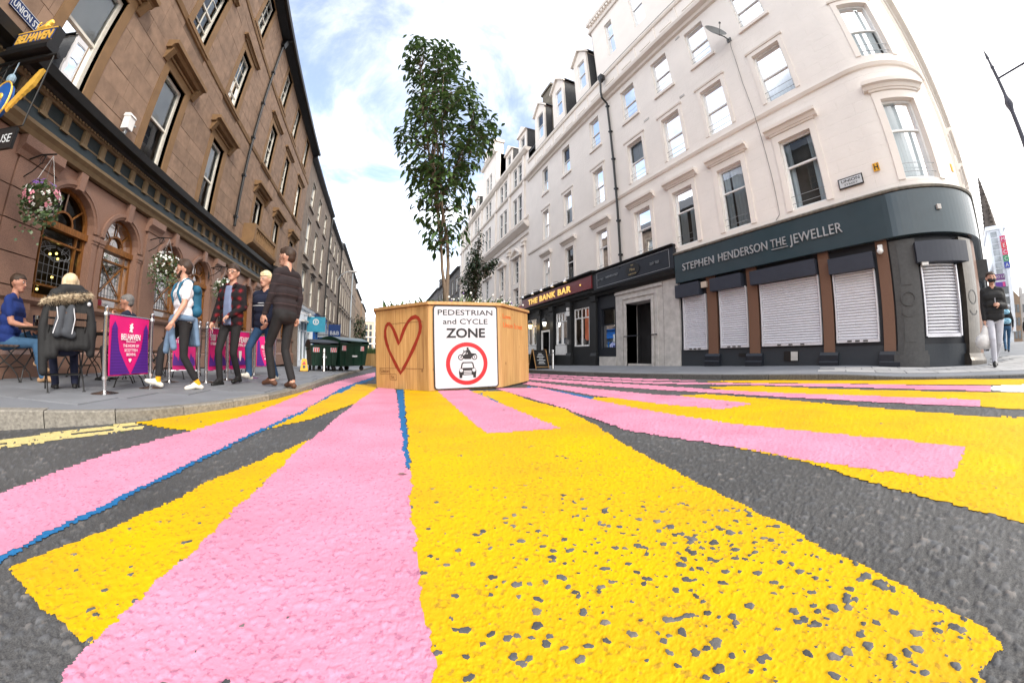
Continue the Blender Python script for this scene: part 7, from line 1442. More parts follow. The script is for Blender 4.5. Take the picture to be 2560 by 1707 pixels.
def ex_plaid(t, J):
    hc, hup, hfx, hrx = J['hc'], J['hup'], J['hfx'], J['hrx']; q = MB()
    for s_ in (-1, 1):
        c = hc+hrx*s_*.033+hup*.014+hfx*.098; q.tube([c+hrx*.028*math.cos(a)+hup*.021*math.sin(a) for a in np.linspace(0, 2*PI, 13)], .003, 5); q.tube([c+hrx*s_*.028, hc+hrx*s_*.092+hup*.016], .003, 5)
    q.tube([hc-hrx*.008+hup*.018+hfx*.104, hc+hrx*.008+hup*.018+hfx*.104], .003, 5); q.build('glasses', M_BBOOT, t)
    sh, up_, fwd, rx_ = J['sh'], J['up'], J['fwd'], J['rx']; c = []
    for x_ in (-.032, 0, .032):
        P_ = [sh+rx_*x_*(.8+.5*f)+fwd*(.085+.038*math.sin(.5+f*2.3))-up_*(.0+.52*f) for f in (0, .25, .5, .75, 1)]
        for a_, b_ in zip(P_[:-1], P_[1:]): c.append((a_, b_, .034, .036, 0))
    fuse('shirt_front', c, [M_GREYT], t, .011, 3)
    q = MB()
    for s_ in (-1, 1): q.tube([sh+rx_*s_*.055+up_*.075, sh+rx_*s_*.075+fwd*.075+up_*.045, sh+rx_*s_*.06+fwd*.115-up_*.03], [.02, .026, .012], 6)
    q.build('collar', M_PLAID, t, True)
    w, d = J['wr'], J['dr']; q = MB(); b = w+d*.085; q.lathe((b.x, b.y, b.z-.16), [(.028, 0), (.03, .02), (.03, .12), (.012, .165), (.012, .19)], 10); q.build('bottle', glass_mat('clear_bottle', (.85, .85, .85)), t)
def ex_blond(t, J):
    sh, up_, fwd, rx_ = J['sh'], J['up'], J['fwd'], J['rx']; q = MB()
    for z in (.155, .195): q.tube([sh+rx_*x-up_*z+fwd*math.sqrt(max(0, 1-(x/.215)**2))*.128 for x in np.linspace(-.19, .19, 13)], .009, 5)
    q.build('chest_stripe', M_STRW, t, True)
def ex_tall(t, J):
    c = [(J['sh']+J['up']*.06-J['rx']*.04, J['sh']+J['up']*.06+J['rx']*.04, .048, .048, 0)]; fuse('collar', c, [M_BLACKJ], t, .012, 2)
# 1: white tee, walking to the left
person('bearded man in white t-shirt and yellow socks with a jumper tied round his waist', (-2.70, 4.46, float(pave_l(-2.70, 4.46))), math.radians(136), 1.63, [M_SKIN, M_TEE, M_BTROU, M_WSHOE, M_TEE, M_YSOCK],
    dict(short=True, crop=.24, lean=.05, hip=.912, twist=.12, head=-.62, nod=.08, legw=.92, ar=dict(swing=-.30, elbow=.35, abd=.16), al=dict(swing=.22, elbow=.3, abd=.16), lr=dict(foot=(.12, .30, .035), toe=(.35, 1, .40), flat=False, knee=(.2, 1, 0)), ll=dict(foot=(-.11, -.20, .0), toe=(.1, 1, 0), knee=(-.05, 1, 0))), .0095, (M_HBR, 'swept'), ex_tee)
# 2: plaid overshirt, facing the camera
person('man in glasses and dark red checked overshirt holding a bottle', (-2.42, 5.36, float(pave_l(-2.42, 5.36))), math.radians(172), 1.78, [M_SKIN, M_PLAID, M_BTROU, M_BBOOT, M_PLAID, M_BTROU],
    dict(hip=.925, lean=.03, twist=-.05, head=.05, nod=-.03, bulk=1.12, legw=.95, ar=dict(swing=.12, elbow=.35, abd=.22, thick=1.18), al=dict(swing=.05, abd=.22, hand=(-.05, .20, .99), thick=1.18, curl=.9, hn=(0, 0, -1)), lr=dict(foot=(.07, .16, 0), toe=(.1, 1, 0)), ll=dict(foot=(-.03, -.20, .02), toe=(0, 1, -.1))), .0095, (M_HBR, 'short'), ex_plaid)
# 3: blond curls, navy jumper
person('young person with curly blond hair and a navy jumper with two white stripes', (-2.10, 6.02, float(pave_l(-2.10, 6.02))), math.radians(165), 1.84, [M_SKIN, M_NAVYK, M_JEANSB, M_WSHOE, M_NAVYK, M_JEANSB],
    dict(hip=.915, lean=.05, twist=.1, head=-.12, nod=-.04, bulk=1.14, ar=dict(swing=-.35, elbow=.4, abd=.25, thick=1.25), al=dict(swing=.3, elbow=.4, abd=.15, thick=1.2), lr=dict(foot=(.10, .26, .05), toe=(.1, 1, .35), flat=False), ll=dict(foot=(-.05, -.28, .02), toe=(0, 1, -.2))), .0095, (M_HBL, 'curly'), ex_blond)
# 4: tall man seen from behind his left side
person('tall man in dark striped jumper seen from behind, walking nearest the kerb', (-1.53, 5.24, float(pave_l(-1.53, 5.24))), math.radians(62), 2.06, [M_SKIN, M_STRP, M_BTROU, M_BRSHOE, M_STRP, M_SKIN],
    dict(hip=.93, lean=.0, twist=-.1, head=.25, nod=.0, bulk=.94, crop=.10, legw=.92, ar=dict(swing=-.16, elbow=.35, abd=.14, curl=1.1, inw=-.05), al=dict(swing=.12, elbow=.3, abd=.12), lr=dict(foot=(.03, -.13, .0), toe=(.35, 1, 0)), ll=dict(foot=(-.02, .17, .02), toe=(0, 1, .1))), .0095, (M_HBR, 'short'), ex_tall)
# 5: seated man in blue polo at the frame edge
def ex_none(t, J): pass
person('seated man in royal blue polo shirt and jeans with his hands clasped', (-5.05, 3.98, float(pave_l(-5.05, 3.98))), math.radians(-62), 1.72, [M_SKIN2, M_ROYAL, M_JEANS, M_TANSH, M_ROYAL, M_JEANS],
    dict(hip=.52, hipy=-.12, lean=.06, short=True, head=-.15, nod=-.02, bulk=1.1, ar=dict(swing=.25, abd=.05, hand=(.02, .30, .66), hn=(-1, 0, -.3), curl=.9, hd=(-.3, .5, -.3)), al=dict(swing=.30, abd=.05, hand=(-.0, .31, .69), hn=(1, 0, -.3), curl=.9, hd=(.3, .5, -.3)), lr=dict(foot=(.12, .40, .0), knee=(.1, 1, .6), toe=(.1, 1, 0)), ll=dict(foot=(.02, .30, .17), knee=(-.25, 1, .9), toe=(.3, 1, -.35), flat=False)), .0095, (M_HBR, 'crop'), ex_none)
# 6: woman seen from behind with the parka over her chair
def ex_parka(t, J):
    hc, sh, up_, fwd, rx_, hip = J['hc'], J['sh'], J['up'], J['fwd'], J['rx'], J['hip']; b = sh-fwd*.16; c = []
    for i in range(9):
        f = (i-4)/4; p = b+rx_*f*.21-up_*(.05+.05*f*f); c.append((p, p-up_*(.50-.06*abs(f)+.10*(f < -.5))-fwd*.03, .05, .058, 0))
    for s_, L_ in ((1, .60), (-1, .80)): p = b+rx_*s_*.21-up_*.02; c += [(p, p+rx_*s_*.07-up_*.30-fwd*.02, .068, .06, 0), (p+rx_*s_*.07-up_*.30-fwd*.02, p+rx_*s_*.06-up_*L_-fwd*.0, .06, .055, 0)]
    c += [(b-rx_*.16+up_*.04, b+rx_*.16+up_*.06, .085, .085, 0), (b-rx_*.08+up_*.10-fwd*.02, b+rx_*.10+up_*.12, .075, .07, 0)]
    fuse('parka', c, [M_BLACKJ], t, .013, 4)
    rg_ = random.Random(8); q = MB(); arc = []
    for i in range(15): f = i/14; x = -.30+.54*f; arc.append(b+rx_*x-fwd*(.10-.10*abs(f-.5))+up_*(-.02+.02*math.sin(f*3)+.14*max(0, f-.45)-.10*max(0, .4-f)))
    for i in range(14):
        for _ in range(70):
            p = arc[i].lerp(arc[i+1], rg_.random()); d = Vector((rg_.gauss(0, 1), rg_.gauss(0, 1), rg_.gauss(0, 1))).normalized(); o = p+d*.03; e = o+(d+Vector((rg_.gauss(0, .3), rg_.gauss(0, .3), -.3)))*.055; s_ = d.orthogonal().normalized()*.004; q.add([o-s_, o+s_, e], [(0, 1, 2)])
    for i in range(14): capsule(q, arc[i], arc[i+1], .035, .035, 0, 8)
    q.build('fur_trim', mat('fur_trim_brown', (.20, .15, .10), .95, .6, 30, col2=(.35, .28, .19)), t)
    c = [(b-rx_*.09-up_*.14-fwd*.09, b-rx_*.13-up_*.40-fwd*.11, .05, .06, 0), (b+rx_*.02-up_*.12-fwd*.09, b+rx_*.0-up_*.38-fwd*.12, .05, .055, 0), (b-rx_*.05-up_*.40-fwd*.11, b+rx_*.04-up_*.42-fwd*.11, .05, .05, 0)]; fuse('grey_top', c, [mat('slate_jersey', (.05, .055, .065), .9)], t, .013, 3)
    q = MB()
    for x0, x1 in ((-.15, -.18), (.04, .03)): q.tube([b+rx_*x0-up_*.12-fwd*.13, b+rx_*(x0+.02)-up_*.25-fwd*.155, b+rx_*x1-up_*.42-fwd*.165], .006, 5)
    q.build('piping', M_STRW, t); q = MB(); p = b+rx_*.22-up_*.05-fwd*.085; q.ball(p, (.024, .024, .026), 8, 6); q.build('badge', M_STRW, t)
person('blond woman seen from behind on a bistro chair hung with a black fur-hooded parka', (-3.78, 3.62, float(pave_l(-3.78, 3.62))), math.radians(52), 1.62, [M_SKIN, M_BLACKJ, M_NAVYK, M_BBOOT, M_BLACKJ, M_NAVYK],
    dict(hip=.54, hipy=-.04, lean=.10, head=.25, ar=dict(swing=.6, elbow=.9, abd=.1), al=dict(swing=.6, elbow=.9, abd=.1), lr=dict(foot=(.14, .22, .0), knee=(.1, 1, .7)), ll=dict(foot=(-.10, .20, .0), knee=(-.1, 1, .7))), .012, (M_HPL, 'long'), ex_parka)
# 7: man at the table behind the banner
person('grey-haired man in a dark shirt seated behind the first banner, hand to his chin', (-3.98, 5.02, float(pave_l(-3.98, 5.02))), math.radians(100), 1.62, [M_SKIN2, M_NAVYK, M_BTROU, M_BBOOT, M_NAVYK, M_BTROU],
    dict(hip=.52, hipy=-.05, lean=.14, short=True, head=.1, nod=-.05, bulk=1.12, ar=dict(swing=.7, abd=.05, elbow=.8), al=dict(swing=.55, abd=.0, hand=(-.03, .30, 1.16), hn=(0, -1, .3), curl=1.0), lr=dict(foot=(.14, .36, .0), knee=(.1, 1, .7)), ll=dict(foot=(-.10, .34, .0), knee=(-.1, 1, .7))), .011, (M_HGR, 'crop'), ex_none)
# 8, 9: people on the right
def ex_right(t, J):
    hc, hup, hfx, hrx = J['hc'], J['hup'], J['hfx'], J['hrx']; fuse('face_mask', [(hc-hup*.045+hfx*.070-hrx*.03, hc-hup*.045+hfx*.070+hrx*.03, .040, .040, 0), (hc-hup*.03+hfx*.05-hrx*.05, hc-hup*.03+hfx*.05+hrx*.05, .032, .032, 0)], [M_BLACKJ], t, .010, 2)
    sh, up_, fwd, rx_ = J['sh'], J['up'], J['fwd'], J['rx']; q = MB(); q.box(-.06, .06, .0, .0, 0, 0) if False else None
    q.tube([sh+fwd*.125-up_*.1-rx_*.02, sh+fwd*.135-up_*.28-rx_*.02], .009, 5); q.build('zip', M_STRW, t)
    w = J['wr']; c = [(w+Vector((0, .02, -.14)), w+Vector((0, .02, -.40)), .05, .15, 0), (w+Vector((.05, .05, -.40)), w+Vector((-.04, -.02, -.42)), .15, .13, 0)]; fuse('carrier_bag', c, [mat('white_carrier_bag', (.62, .60, .58), .5, .15, 9)], t, .014, 2)
person('masked man in black jacket and pale joggers walking past the corner', (8.95, -.70, float(pave_r(8.95, -.70))), math.radians(95), 1.68, [M_SKIN, M_BLACKJ, M_GREYJ, M_BBOOT, M_BLACKJ, M_GREYJ],
    dict(hip=.90, lean=.04, twist=.1, head=.1, bulk=1.15, ar=dict(swing=-.05, elbow=.25, abd=.12, thick=1.25), al=dict(swing=.1, abd=.12, thick=1.25, hand=(-.05, .26, 1.12), curl=1.), lr=dict(foot=(.06, .24, .0), toe=(.1, 1, .1)), ll=dict(foot=(-.05, -.34, .08), toe=(0, 1, -.6), flat=False)), .0095, (M_HBR, 'crop'), ex_right)
def ex_bp(t, J):
    sh, up_, fwd, rx_ = J['sh'], J['up'], J['fwd'], J['rx']; fuse('backpack', [(sh-fwd*.17-rx_*.07-up_*.0, sh-fwd*.17+rx_*.07-up_*.0, .09, .09, 0), (sh-fwd*.17-rx_*.08-up_*.33, sh-fwd*.17+rx_*.08-up_*.33, .11, .11, 0)], [mat('sky_blue_backpack', (.10, .38, .60), .7, .4, 14, col2=(.35, .55, .65))], t, .016, 3)
person('woman with a sky blue backpack and jeans walking away down the side street', (17.4, -1.75, float(pave_r(17.4, -1.75))), math.radians(-92), 1.66, [M_SKIN, M_BLACKJ, M_JEANS, M_BBOOT, M_BLACKJ, M_JEANS],
    dict(hip=.91, ar=dict(abd=.3, elbow=.3), al=dict(abd=.3, elbow=.3), lr=dict(foot=(.07, .2, 0)), ll=dict(foot=(-.06, -.22, .03))), .014, (M_HBR, 'long'), ex_bp)
rgp = random.Random(4)
for i, (x, y, lb) in enumerate(((33, -4.6, 'distant person in dark clothes on the side street, left of the shelter'), (36, -5.3, 'distant person in a light top by the bus shelter'), (45, -7.0, 'farthest person on the side street under the tower'), (30, -4.9, 'distant person in dark clothes nearest the shelter roof'))):
    person(lb, (x, y, float(pave_r(x, y))), math.radians(90+180*(i % 2)), 1.7, [M_SKIN, M_BLACKJ if i != 1 else M_GREYJ, M_JEANS, M_BBOOT, M_BLACKJ if i != 1 else M_GREYJ, M_JEANS], dict(ar=dict(abd=.15), al=dict(abd=.15), lr=dict(foot=(.07, .15, 0)), ll=dict(foot=(-.06, -.15, 0))), .024, (M_HBR, 'short'))
# ------------------------------------------------------------------ pub terrace: chairs, tables, banners, baskets, signs
M_IRON = mat('black_chair_iron', (.010, .010, .010), .5, .2, 20); M_SLAT = mat('dark_wood_slat', (.075, .036, .020), .55, .3, 10, rnd=.15, stretch=(8, 8, 1))
slat_me = None
def chair(label, x, y, rz, z, group='folding bistro chairs outside the pub'):
    t = thing('bistro_chair', label, 'chair', (x, y, z), rz, group)
    for s_ in (-1, 1):
        q = MB(); X = s_*.19
        q.tube([(X, -.21, 0), (X, -.17, .10), (X, -.10, .19), (X, .0, .26), (X, .17, .44)], .009, 6); q.tube([(X, .21, 0), (X, .17, .10), (X, .10, .19), (X, 0, .26), (X, -.17, .44), (X, -.23, .66), (X, -.24, .86)], .009, 6); q.box(X-.02, X+.02, -.225, -.195, 0, .012); q.box(X-.02, X+.02, .195, .225, 0, .012)
        q.build('leg_frame', M_IRON, t)
    q = MB(); q.tube([(-.19, -.11, .18), (.19, -.11, .18)], .007, 5); q.tube([(-.19, .11, .18), (.19, .11, .18)], .007, 5); q.tube([(-.19, .14, .43), (-.19, -.2, .43)], .008, 5); q.tube([(.19, .14, .43), (.19, -.2, .43)], .008, 5); q.build('cross_bar', M_IRON, t)
    for k in range(6): q = MB(); q.box(-.20, .20, -.19+k*.065, -.135+k*.065, .44, .456); q.build('slat', M_SLAT, t)
    for k in range(2): q = MB(); q.box(-.20, .20, -.245-.005*k, -.228-.005*k, .70+k*.08, .76+k*.08); q.build('back_slat', M_SLAT, t)
    return t
def table(label, x, y, rz, z, w=.62, h=.70):
    t = thing('bistro_table', label, 'table', (x, y, z), rz, 'folding bistro tables outside the pub')
    for k in range(8): q = MB(); q.box(-w/2, w/2, -w/2+k*w/8+.004, -w/2+(k+1)*w/8-.004, h-.018, h); q.build('slat', M_SLAT, t)
    for s_ in (-1, 1):
        q = MB(); X = s_*(w/2-.06); q.tube([(X, -.26, 0), (X, -.2, .16), (X, 0, .34), (X, .22, h-.03)], .010, 6); q.tube([(X, .26, 0), (X, .2, .16), (X, 0, .34), (X, -.22, h-.03)], .010, 6); q.build('leg_frame', M_IRON, t)
    q = MB(); q.tube([(-w/2+.06, 0, .34), (w/2-.06, 0, .34)], .008, 5); q.box(-w/2, w/2, -.24, -.22, h-.045, h-.018); q.box(-w/2, w/2, .22, .24, h-.045, h-.018); q.build('rail', M_IRON, t); return t
def PZ(x, y): return float(pave_l(x, y))
chair('bistro chair under the man in the royal blue polo', -5.12, 3.93, math.radians(-62), PZ(-5.1, 3.9))
chair('bistro chair hung with the black parka, where the blond woman sits', -3.78, 3.60, math.radians(52), PZ(-3.78, 3.6))
chair('bistro chair of the grey-haired man behind the first banner', -3.96, 5.0, math.radians(100), PZ(-4, 5))
chair('empty bistro chair against the pub wall, left of the second window', -5.0, 5.2, math.radians(-100), PZ(-5, 5.2))
for (x, y, a, lb) in ((-3.75, 5.75, 60, 'bistro chair behind the first 300 years banner'), (-3.35, 6.5, 200, 'bistro chair behind the second 300 years banner'), (-4.5, 6.4, 120, 'bistro chair under the hanging basket between the windows'), (-3.4, 7.6, 10, 'bistro chair behind the last banner of the row'), (-3.6, 4.45, 150, 'bistro chair directly behind the banner with the tower print')): chair(lb, x, y, math.radians(a), PZ(x, y))
t1_ = table('slatted bistro table with empty glasses beside the man in blue', -4.72, 4.22, .3, PZ(-4.7, 4.2)); t2_ = table('slatted bistro table with the orange drink, behind the woman in the parka', -4.42, 4.98, .2, PZ(-4.4, 5))
table('slatted bistro table behind the 300 years banners', -3.85, 6.35, .4, PZ(-3.8, 6.3)); table('slatted bistro table farthest along the pub front', -3.5, 8.2, .1, PZ(-3.5, 8.2))
M_CLEARG = glass_mat('tumbler_glass', (.92, .94, .94), 1.5); M_ORJ = mat('orange_drink', (.72, .34, .01), .2, .05, 5, emit=.15); M_COLA = mat('dark_drink', (.02, .008, .005), .2)
def tumbler(label, x, y, z, m=None, fill=.7):
    t = thing('drinking_glass', label, 'glass', (x, y, z), 0, 'glasses on the pub tables'); q = MB(); q.lathe((0, 0, 0), [(.030, 0), (.040, .145), (.037, .145), (.028, .008)], 14); q.build('tumbler', M_CLEARG, t)
    if m: q = MB(); q.lathe((0, 0, .009), [(.0275, 0), (.0275+.009*fill, .135*fill)], 14); q.build('drink', m, t)
tz = PZ(-4.7, 4.2)+.70
tumbler('glass with a dark drink on the table beside the man in blue', -4.80, 4.06, tz, M_COLA, .6); tumbler('empty glass on the table nearest the frame edge', -4.86, 4.10, tz); tumbler('empty glass nearest the woman on the table beside the man in blue', -4.66, 4.12, tz, None)
tz = PZ(-4.4, 5)+.70; tumbler('glass of bright orange drink on the table behind the parka', -4.52, 4.86, tz, M_ORJ, .75); tumbler('nearly empty glass beside the orange drink', -4.32, 4.92, tz)
# banners between chrome posts
M_MAG = mat('magenta_banner', (.62, .008, .16), .6, .05, 3, .02, 5); M_PUR = mat('purple_print', (.075, .012, .20), .6, .08, 3); M_PURD = mat('dark_purple_print', (.030, .004, .10), .6)
M_BWHT = mat('banner_white', (.78, .74, .76), .6)
posts = {}
def post(x, y, lb):
    z = PZ(x, y); t = thing('barrier_post', lb, 'post', (x, y, z), 0, 'chrome posts of the pub barrier'); q = MB(); q.lathe((0, 0, 0), [(.15, 0), (.155, .012), (.05, .03), (.024, .04), (.024, .90), (.028, .905), (.028, .93), (.012, .945)], 16); q.build('pole', M_CHROME, t, True, sharp=40)
    q = MB(); q.lathe((0, 0, .845), [(.032, 0), (.032, .03)], 12); q.lathe((0, 0, .16), [(.032, 0), (.032, .03)], 12); q.build('collar', M_CHROME, t)
for x, y, lb in ((-3.205, 3.63, 'chrome barrier post nearest the camera, left of the tower-print banner'), (-3.11, 4.37, 'chrome barrier post right of the tower-print banner'), (-3.38, 5.22, 'chrome barrier post just left of the man in white'), (-2.97, 5.40, 'chrome barrier post right of the banner behind the man in white'), (-2.885, 5.48, 'chrome barrier post left of the first 300 years banner'), (-2.80, 6.08, 'chrome barrier post between the two 300 years banners'), (-2.62, 6.75, 'chrome barrier post right of the second 300 years banner'), (-2.93, 7.75, 'chrome barrier post left of the last banner'), (-2.56, 8.1, 'chrome barrier post at the far end of the row')): post(x, y, lb)
def banner(label, a, b, kind):
    A, B_ = Vector((*a, PZ(*a))), Vector((*b, PZ(*b))); u = (B_-A).xy.normalized(); L_ = (B_-A).xy.length; uu = Vector((u.x, u.y, 0)); nn = Vector((u.y, -u.x, 0)); t = thing('barrier_banner', label, 'banner', tuple(A), 0, 'magenta banners of the pub barrier'); f = Fr(A, uu, nn); g = .05
    q = MB(f, t); n = 10; vs = []; z0, z1 = .19, .86
    for i in range(n+1):
        x = g+(L_-2*g)*i/n
        for j in range(5): zz_ = z0+(z1-z0)*j/4; vs.append((x, .012*math.sin(i*.9+j*.4)*(1-j/5), zz_))
    q.add(vs, [(i*5+j, i*5+j+1, i*5+j+6, i*5+j+5) for i in range(n) for j in range(4)]); q.build('cloth', M_MAG, t, True)
    q = MB(f, t); q.tube([(0, 0, z1+.003), (L_, 0, z1+.003)], .008, 6); q.tube([(0, 0, z0-.004), (L_, 0, z0-.004)], .008, 6); q.build('rail', M_CHROME, t)
    w = L_-2*g; X = lambda s_: g+w*s_; Z = lambda s_: z0+(z1-z0)*s_; E_ = .016
    if kind == 'tower':
        q = MB(f, t)
        flat(q, [(X(.02), Z(.02)), (X(.50), Z(.02)), (X(.40), Z(.16)), (X(.24), Z(.42)), (X(.19), Z(.66)), (X(.18), Z(.80)), (X(.115), Z(.90)), (X(.05), Z(.80))], E_); flat(q, [(X(.98), Z(.02)), (X(.52), Z(.02)), (X(.62), Z(.16)), (X(.78), Z(.42)), (X(.83), Z(.66)), (X(.84), Z(.80)), (X(.895), Z(.90)), (X(.95), Z(.80))], E_); q.build('tower_print', M_PUR, t)
        q = MB(f, t)
        for k in range(15):
            zk = .06+k*.05; e0 = .18 if zk > .66 else .19+(.66-zk)*.22 if zk > .42 else .24+(.42-zk)*.55
            q.box(X(.04), X(min(e0, .47)), E_, E_+.001, Z(zk), Z(zk)+.004); q.box(X(1-min(e0, .47)), X(.96), E_, E_+.001, Z(zk), Z(zk)+.004)
        q.build('brick_print', M_PURD, t)
        text_fit('lettering', 'BELHAVEN', f, X(.27), X(.75), E_, Z(.595), Z(.70), M_BWHT, t, .002, .02); text_fit('lettering', 'BREWERY', f, X(.40), X(.64), E_, Z(.558), Z(.582), M_BWHT, t, .002)
        text_fit('lettering', 'THE HOME OF', f, X(.32), X(.72), E_, Z(.475), Z(.525), M_BWHT, t, .002); text_fit('lettering', 'SCOTTISH', f, X(.36), X(.68), E_, Z(.40), Z(.45), M_BWHT, t, .002); text_fit('lettering', 'BREWING', f, X(.41), X(.64), E_, Z(.325), Z(.375), M_BWHT, t, .002)
        q = MB(f, t); flat(q, [(X(.47+a*.09), Z(.73+b*.16)) for a, b in ((0, 0), (.3, .1), (.5, 0), (.9, .02), (.7, .3), (.9, .5), (1.0, .35), (1.05, .6), (.75, .7), (.95, .95), (.5, 1.0), (.2, .8), (-.1, .85), (.15, .6), (-.15, .5), (.2, .4), (-.05, .2))], E_); flat(q, [(X(.5+a*.035), Z(.25+b*.03)) for a, b in ((-1, 1), (1, 1), (1, 0), (0, -1.3), (-1, 0))], E_); q.build('lion_emblem', M_BWHT, t)
    else:
        text_fit('lettering', '300 YEARS', f, X(.08), X(.92), E_, Z(.70), Z(.86), M_BWHT, t, .002, .02); text_fit('lettering', 'OF BEAUTIFUL BEERS', f, X(.08), X(.92), E_, Z(.60), Z(.67), M_BWHT, t, .002, .006)
        q = MB(f, t); pts = [(X(.02), Z(.10))]
        for k in range(17): pts.append((X(.02+.96*k/16), Z(.20+.05*((k*7) % 4)+.04*(k % 2))))
        pts.append((X(.98), Z(.10))); flat(q, pts, E_); q.build('skyline_print', M_PUR, t)
        q = MB(f, t); flat(q, [(X(.5+a*.07), Z(.34+b*.14)) for a, b in ((-1, 1), (1, 1), (.9, 0), (.3, -.9), (-.3, -.9), (-.9, 0))], E_+.001); q.build('glass_emblem', M_BWHT, t)
banner('magenta banner with purple towers and white lion, nearest the parka', (-3.205, 3.63), (-3.11, 4.37), 'tower')
banner('magenta banner half hidden behind the man in white', (-3.38, 5.22), (-2.97, 5.40), 'years'); banner('magenta 300 years banner left of the man in the checked overshirt', (-2.885, 5.48), (-2.80, 6.08), 'years'); banner('magenta 300 years banner right of the man in the checked overshirt', (-2.80, 6.08), (-2.62, 6.75), 'years'); banner('magenta tower-print banner farthest away, behind the blond person', (-2.93, 7.75), (-2.56, 8.1), 'tower')
# hanging baskets
M_MOSS = mat('moss', (.05, .045, .02), .95, .4, 30)
def basket(label, y, z, R_, seed, cols, n=620):
    x = XL+.55; t = thing('hanging_basket', label, 'flower basket', (XL, y, z), 0, 'flower baskets hanging on the pub front'); rg_ = random.Random(seed); q = MB(); q.tube([(.0, 0, .62), (.30, 0, .68), (.60, 0, .66)], .012, 6); q.tube([(.0, 0, .36), (.2, 0, .44), (.36, 0, .56), (.40, 0, .67)], .009, 6); q.box(0, .015, -.03, .03, .3, .72); q.tube([(.36+.06*math.cos(a), 0, .60+.06*math.sin(a)) for a in np.linspace(0, 5.5, 10)], .006, 4); q.build('bracket', M_IRON, t)
    q = MB()
    for k in range(3): a = 2*PI*k/3+.4; q.tube([(.55, 0, .64), (.55+.2*math.cos(a), .2*math.sin(a), .05)], .0025, 4)
    q.build('chain', M_GUARD, t); q = MB(); q.lathe((.55, 0, -.16), [(.02, 0), (.12, .03), (.18, .10), (.20, .2)], 12); q.build('bowl', M_MOSS, t)
    q = MB()
    for i in range(n):
        v = Vector((rg_.gauss(0, 1), rg_.gauss(0, 1), rg_.gauss(.1, .8))).normalized(); r = R_*rg_.uniform(.55, 1.); c = Vector((.55, 0, .02))+Vector((v.x*r, v.y*r, v.z*r*.85-(.16 if v.z < .1 else 0)*rg_.random()))
        if rg_.random() < .10: c.z -= rg_.uniform(.1, .3)
        d = (v+Vector((rg_.gauss(0, .5), rg_.gauss(0, .5), rg_.gauss(-.3, .4)))).normalized(); s_ = rg_.uniform(.03, .06); e1 = d.orthogonal().normalized()*s_*.45; q.add([c-e1*.3, c+d*s_*.5+e1, c+d*s_, c+d*s_*.5-e1], [(0, 1, 2, 3)], 0)
        if rg_.random() < .17:
            b_ = Vector((.55, 0, .02))+v*R_*rg_.uniform(.9, 1.04); mm = cols[0] if v.z > .45 and v.y < .1 else rg_.choice(cols[1:]); r_ = rg_.uniform(.014, .026)*(1.5 if mm == 3 else 1)
            for k in range(4): a = k*PI/2+rg_.random(); dd = (v.orthogonal().normalized()*math.cos(a)+v.cross(v.orthogonal()).normalized()*math.sin(a)); p_ = b_+dd*r_; e_ = v.cross(dd)*r_*.7; q.add([b_, p_+e_, p_+dd*r_*.6, p_-e_], [(0, 1, 2, 3)], mm)
    o = q.build('flowers', [M_GRASS, M_PETW, M_PETV, M_PETP], t); o['kind'] = 'stuff'
basket('hanging basket of violet, white and pink flowers on the left pilaster', 3.95, 2.40, .27, 1, (2, 1, 1, 3)); basket('hanging basket of green trailers and white flowers between second and third windows', 7.25, 2.24, .36, 2, (1, 1)); basket('small hanging basket with white flowers above the man in the checked overshirt', 10.28, 2.34, .34, 3, (1, 1)); basket('hanging basket farthest along the pub front', 14.3, 2.3, .34, 4, (1, 1))
# signs on the pub
t = thing('street_nameplate', 'blue street nameplate reading UNION ST on the brown sandstone', 'sign', (XL, 3, 4.68)); q = MB(FL, t); q.box(2.70, 3.30, .02, .045, 4.60, 4.77); q.build('plate', mat('enamel_blue', (.006, .022, .10), .3), t); q = MB(FL, t)
for a, b, c, d in ((2.71, 3.29, 4.605, 4.612), (2.71, 3.29, 4.758, 4.765), (2.71, 2.717, 4.612, 4.758), (3.283, 3.29, 4.612, 4.758)): q.box(a, b, .045, .048, c, d)
q.build('border', M_BLINDW, t); text_fit('lettering', 'UNION ST.', FL, 2.74, 3.26, .0455, 4.635, 4.735, M_BLINDW, t, .003, .02)
M_GILT = mat('gilt', (.72, .42, .07), .35, .1, 20, metal=.5, emit=.12); FB = Fr((XL, 2.9, 0), (1, 0, 0), (0, -1, 0))
t = thing('brewery_sign', 'projecting black and gold sign box with a gilt lion on top', 'sign', (XL, 2.9, 3.9)); q = MB(FB, t); q.box(.36, 1.10, -.09, .09, 3.80, 3.92); q.box(.40, 1.10, -.07, .06, 3.92, 4.14); q.prof(.34, 1.14, [(-.11, 3.78), (.11, 3.78), (.13, 3.82), (-.13, 3.82)]); q.build('sign_box', M_BLACK, t); q = MB(FB, t); q.box(.42, 1.07, .06, .064, 3.94, 4.12); q.build('face', M_NAVY, t)
text_fit('lettering', 'BELHAVEN', FB, .45, 1.05, .066, 3.955, 4.09, M_GILT, t, .01, .03); q = MB(FB, t); q.box(.41, 1.08, .06, .07, 4.12, 4.135); q.box(.41, 1.08, .06, .07, 3.925, 3.94); q.build('gilt_border', M_GILT, t)
lc = [Vector(p) for p in ((.66, 0, 4.19), (.74, 0, 4.22), (.80, 0, 4.30))]; f2 = lambda p: (p[0], p[1], p[2])
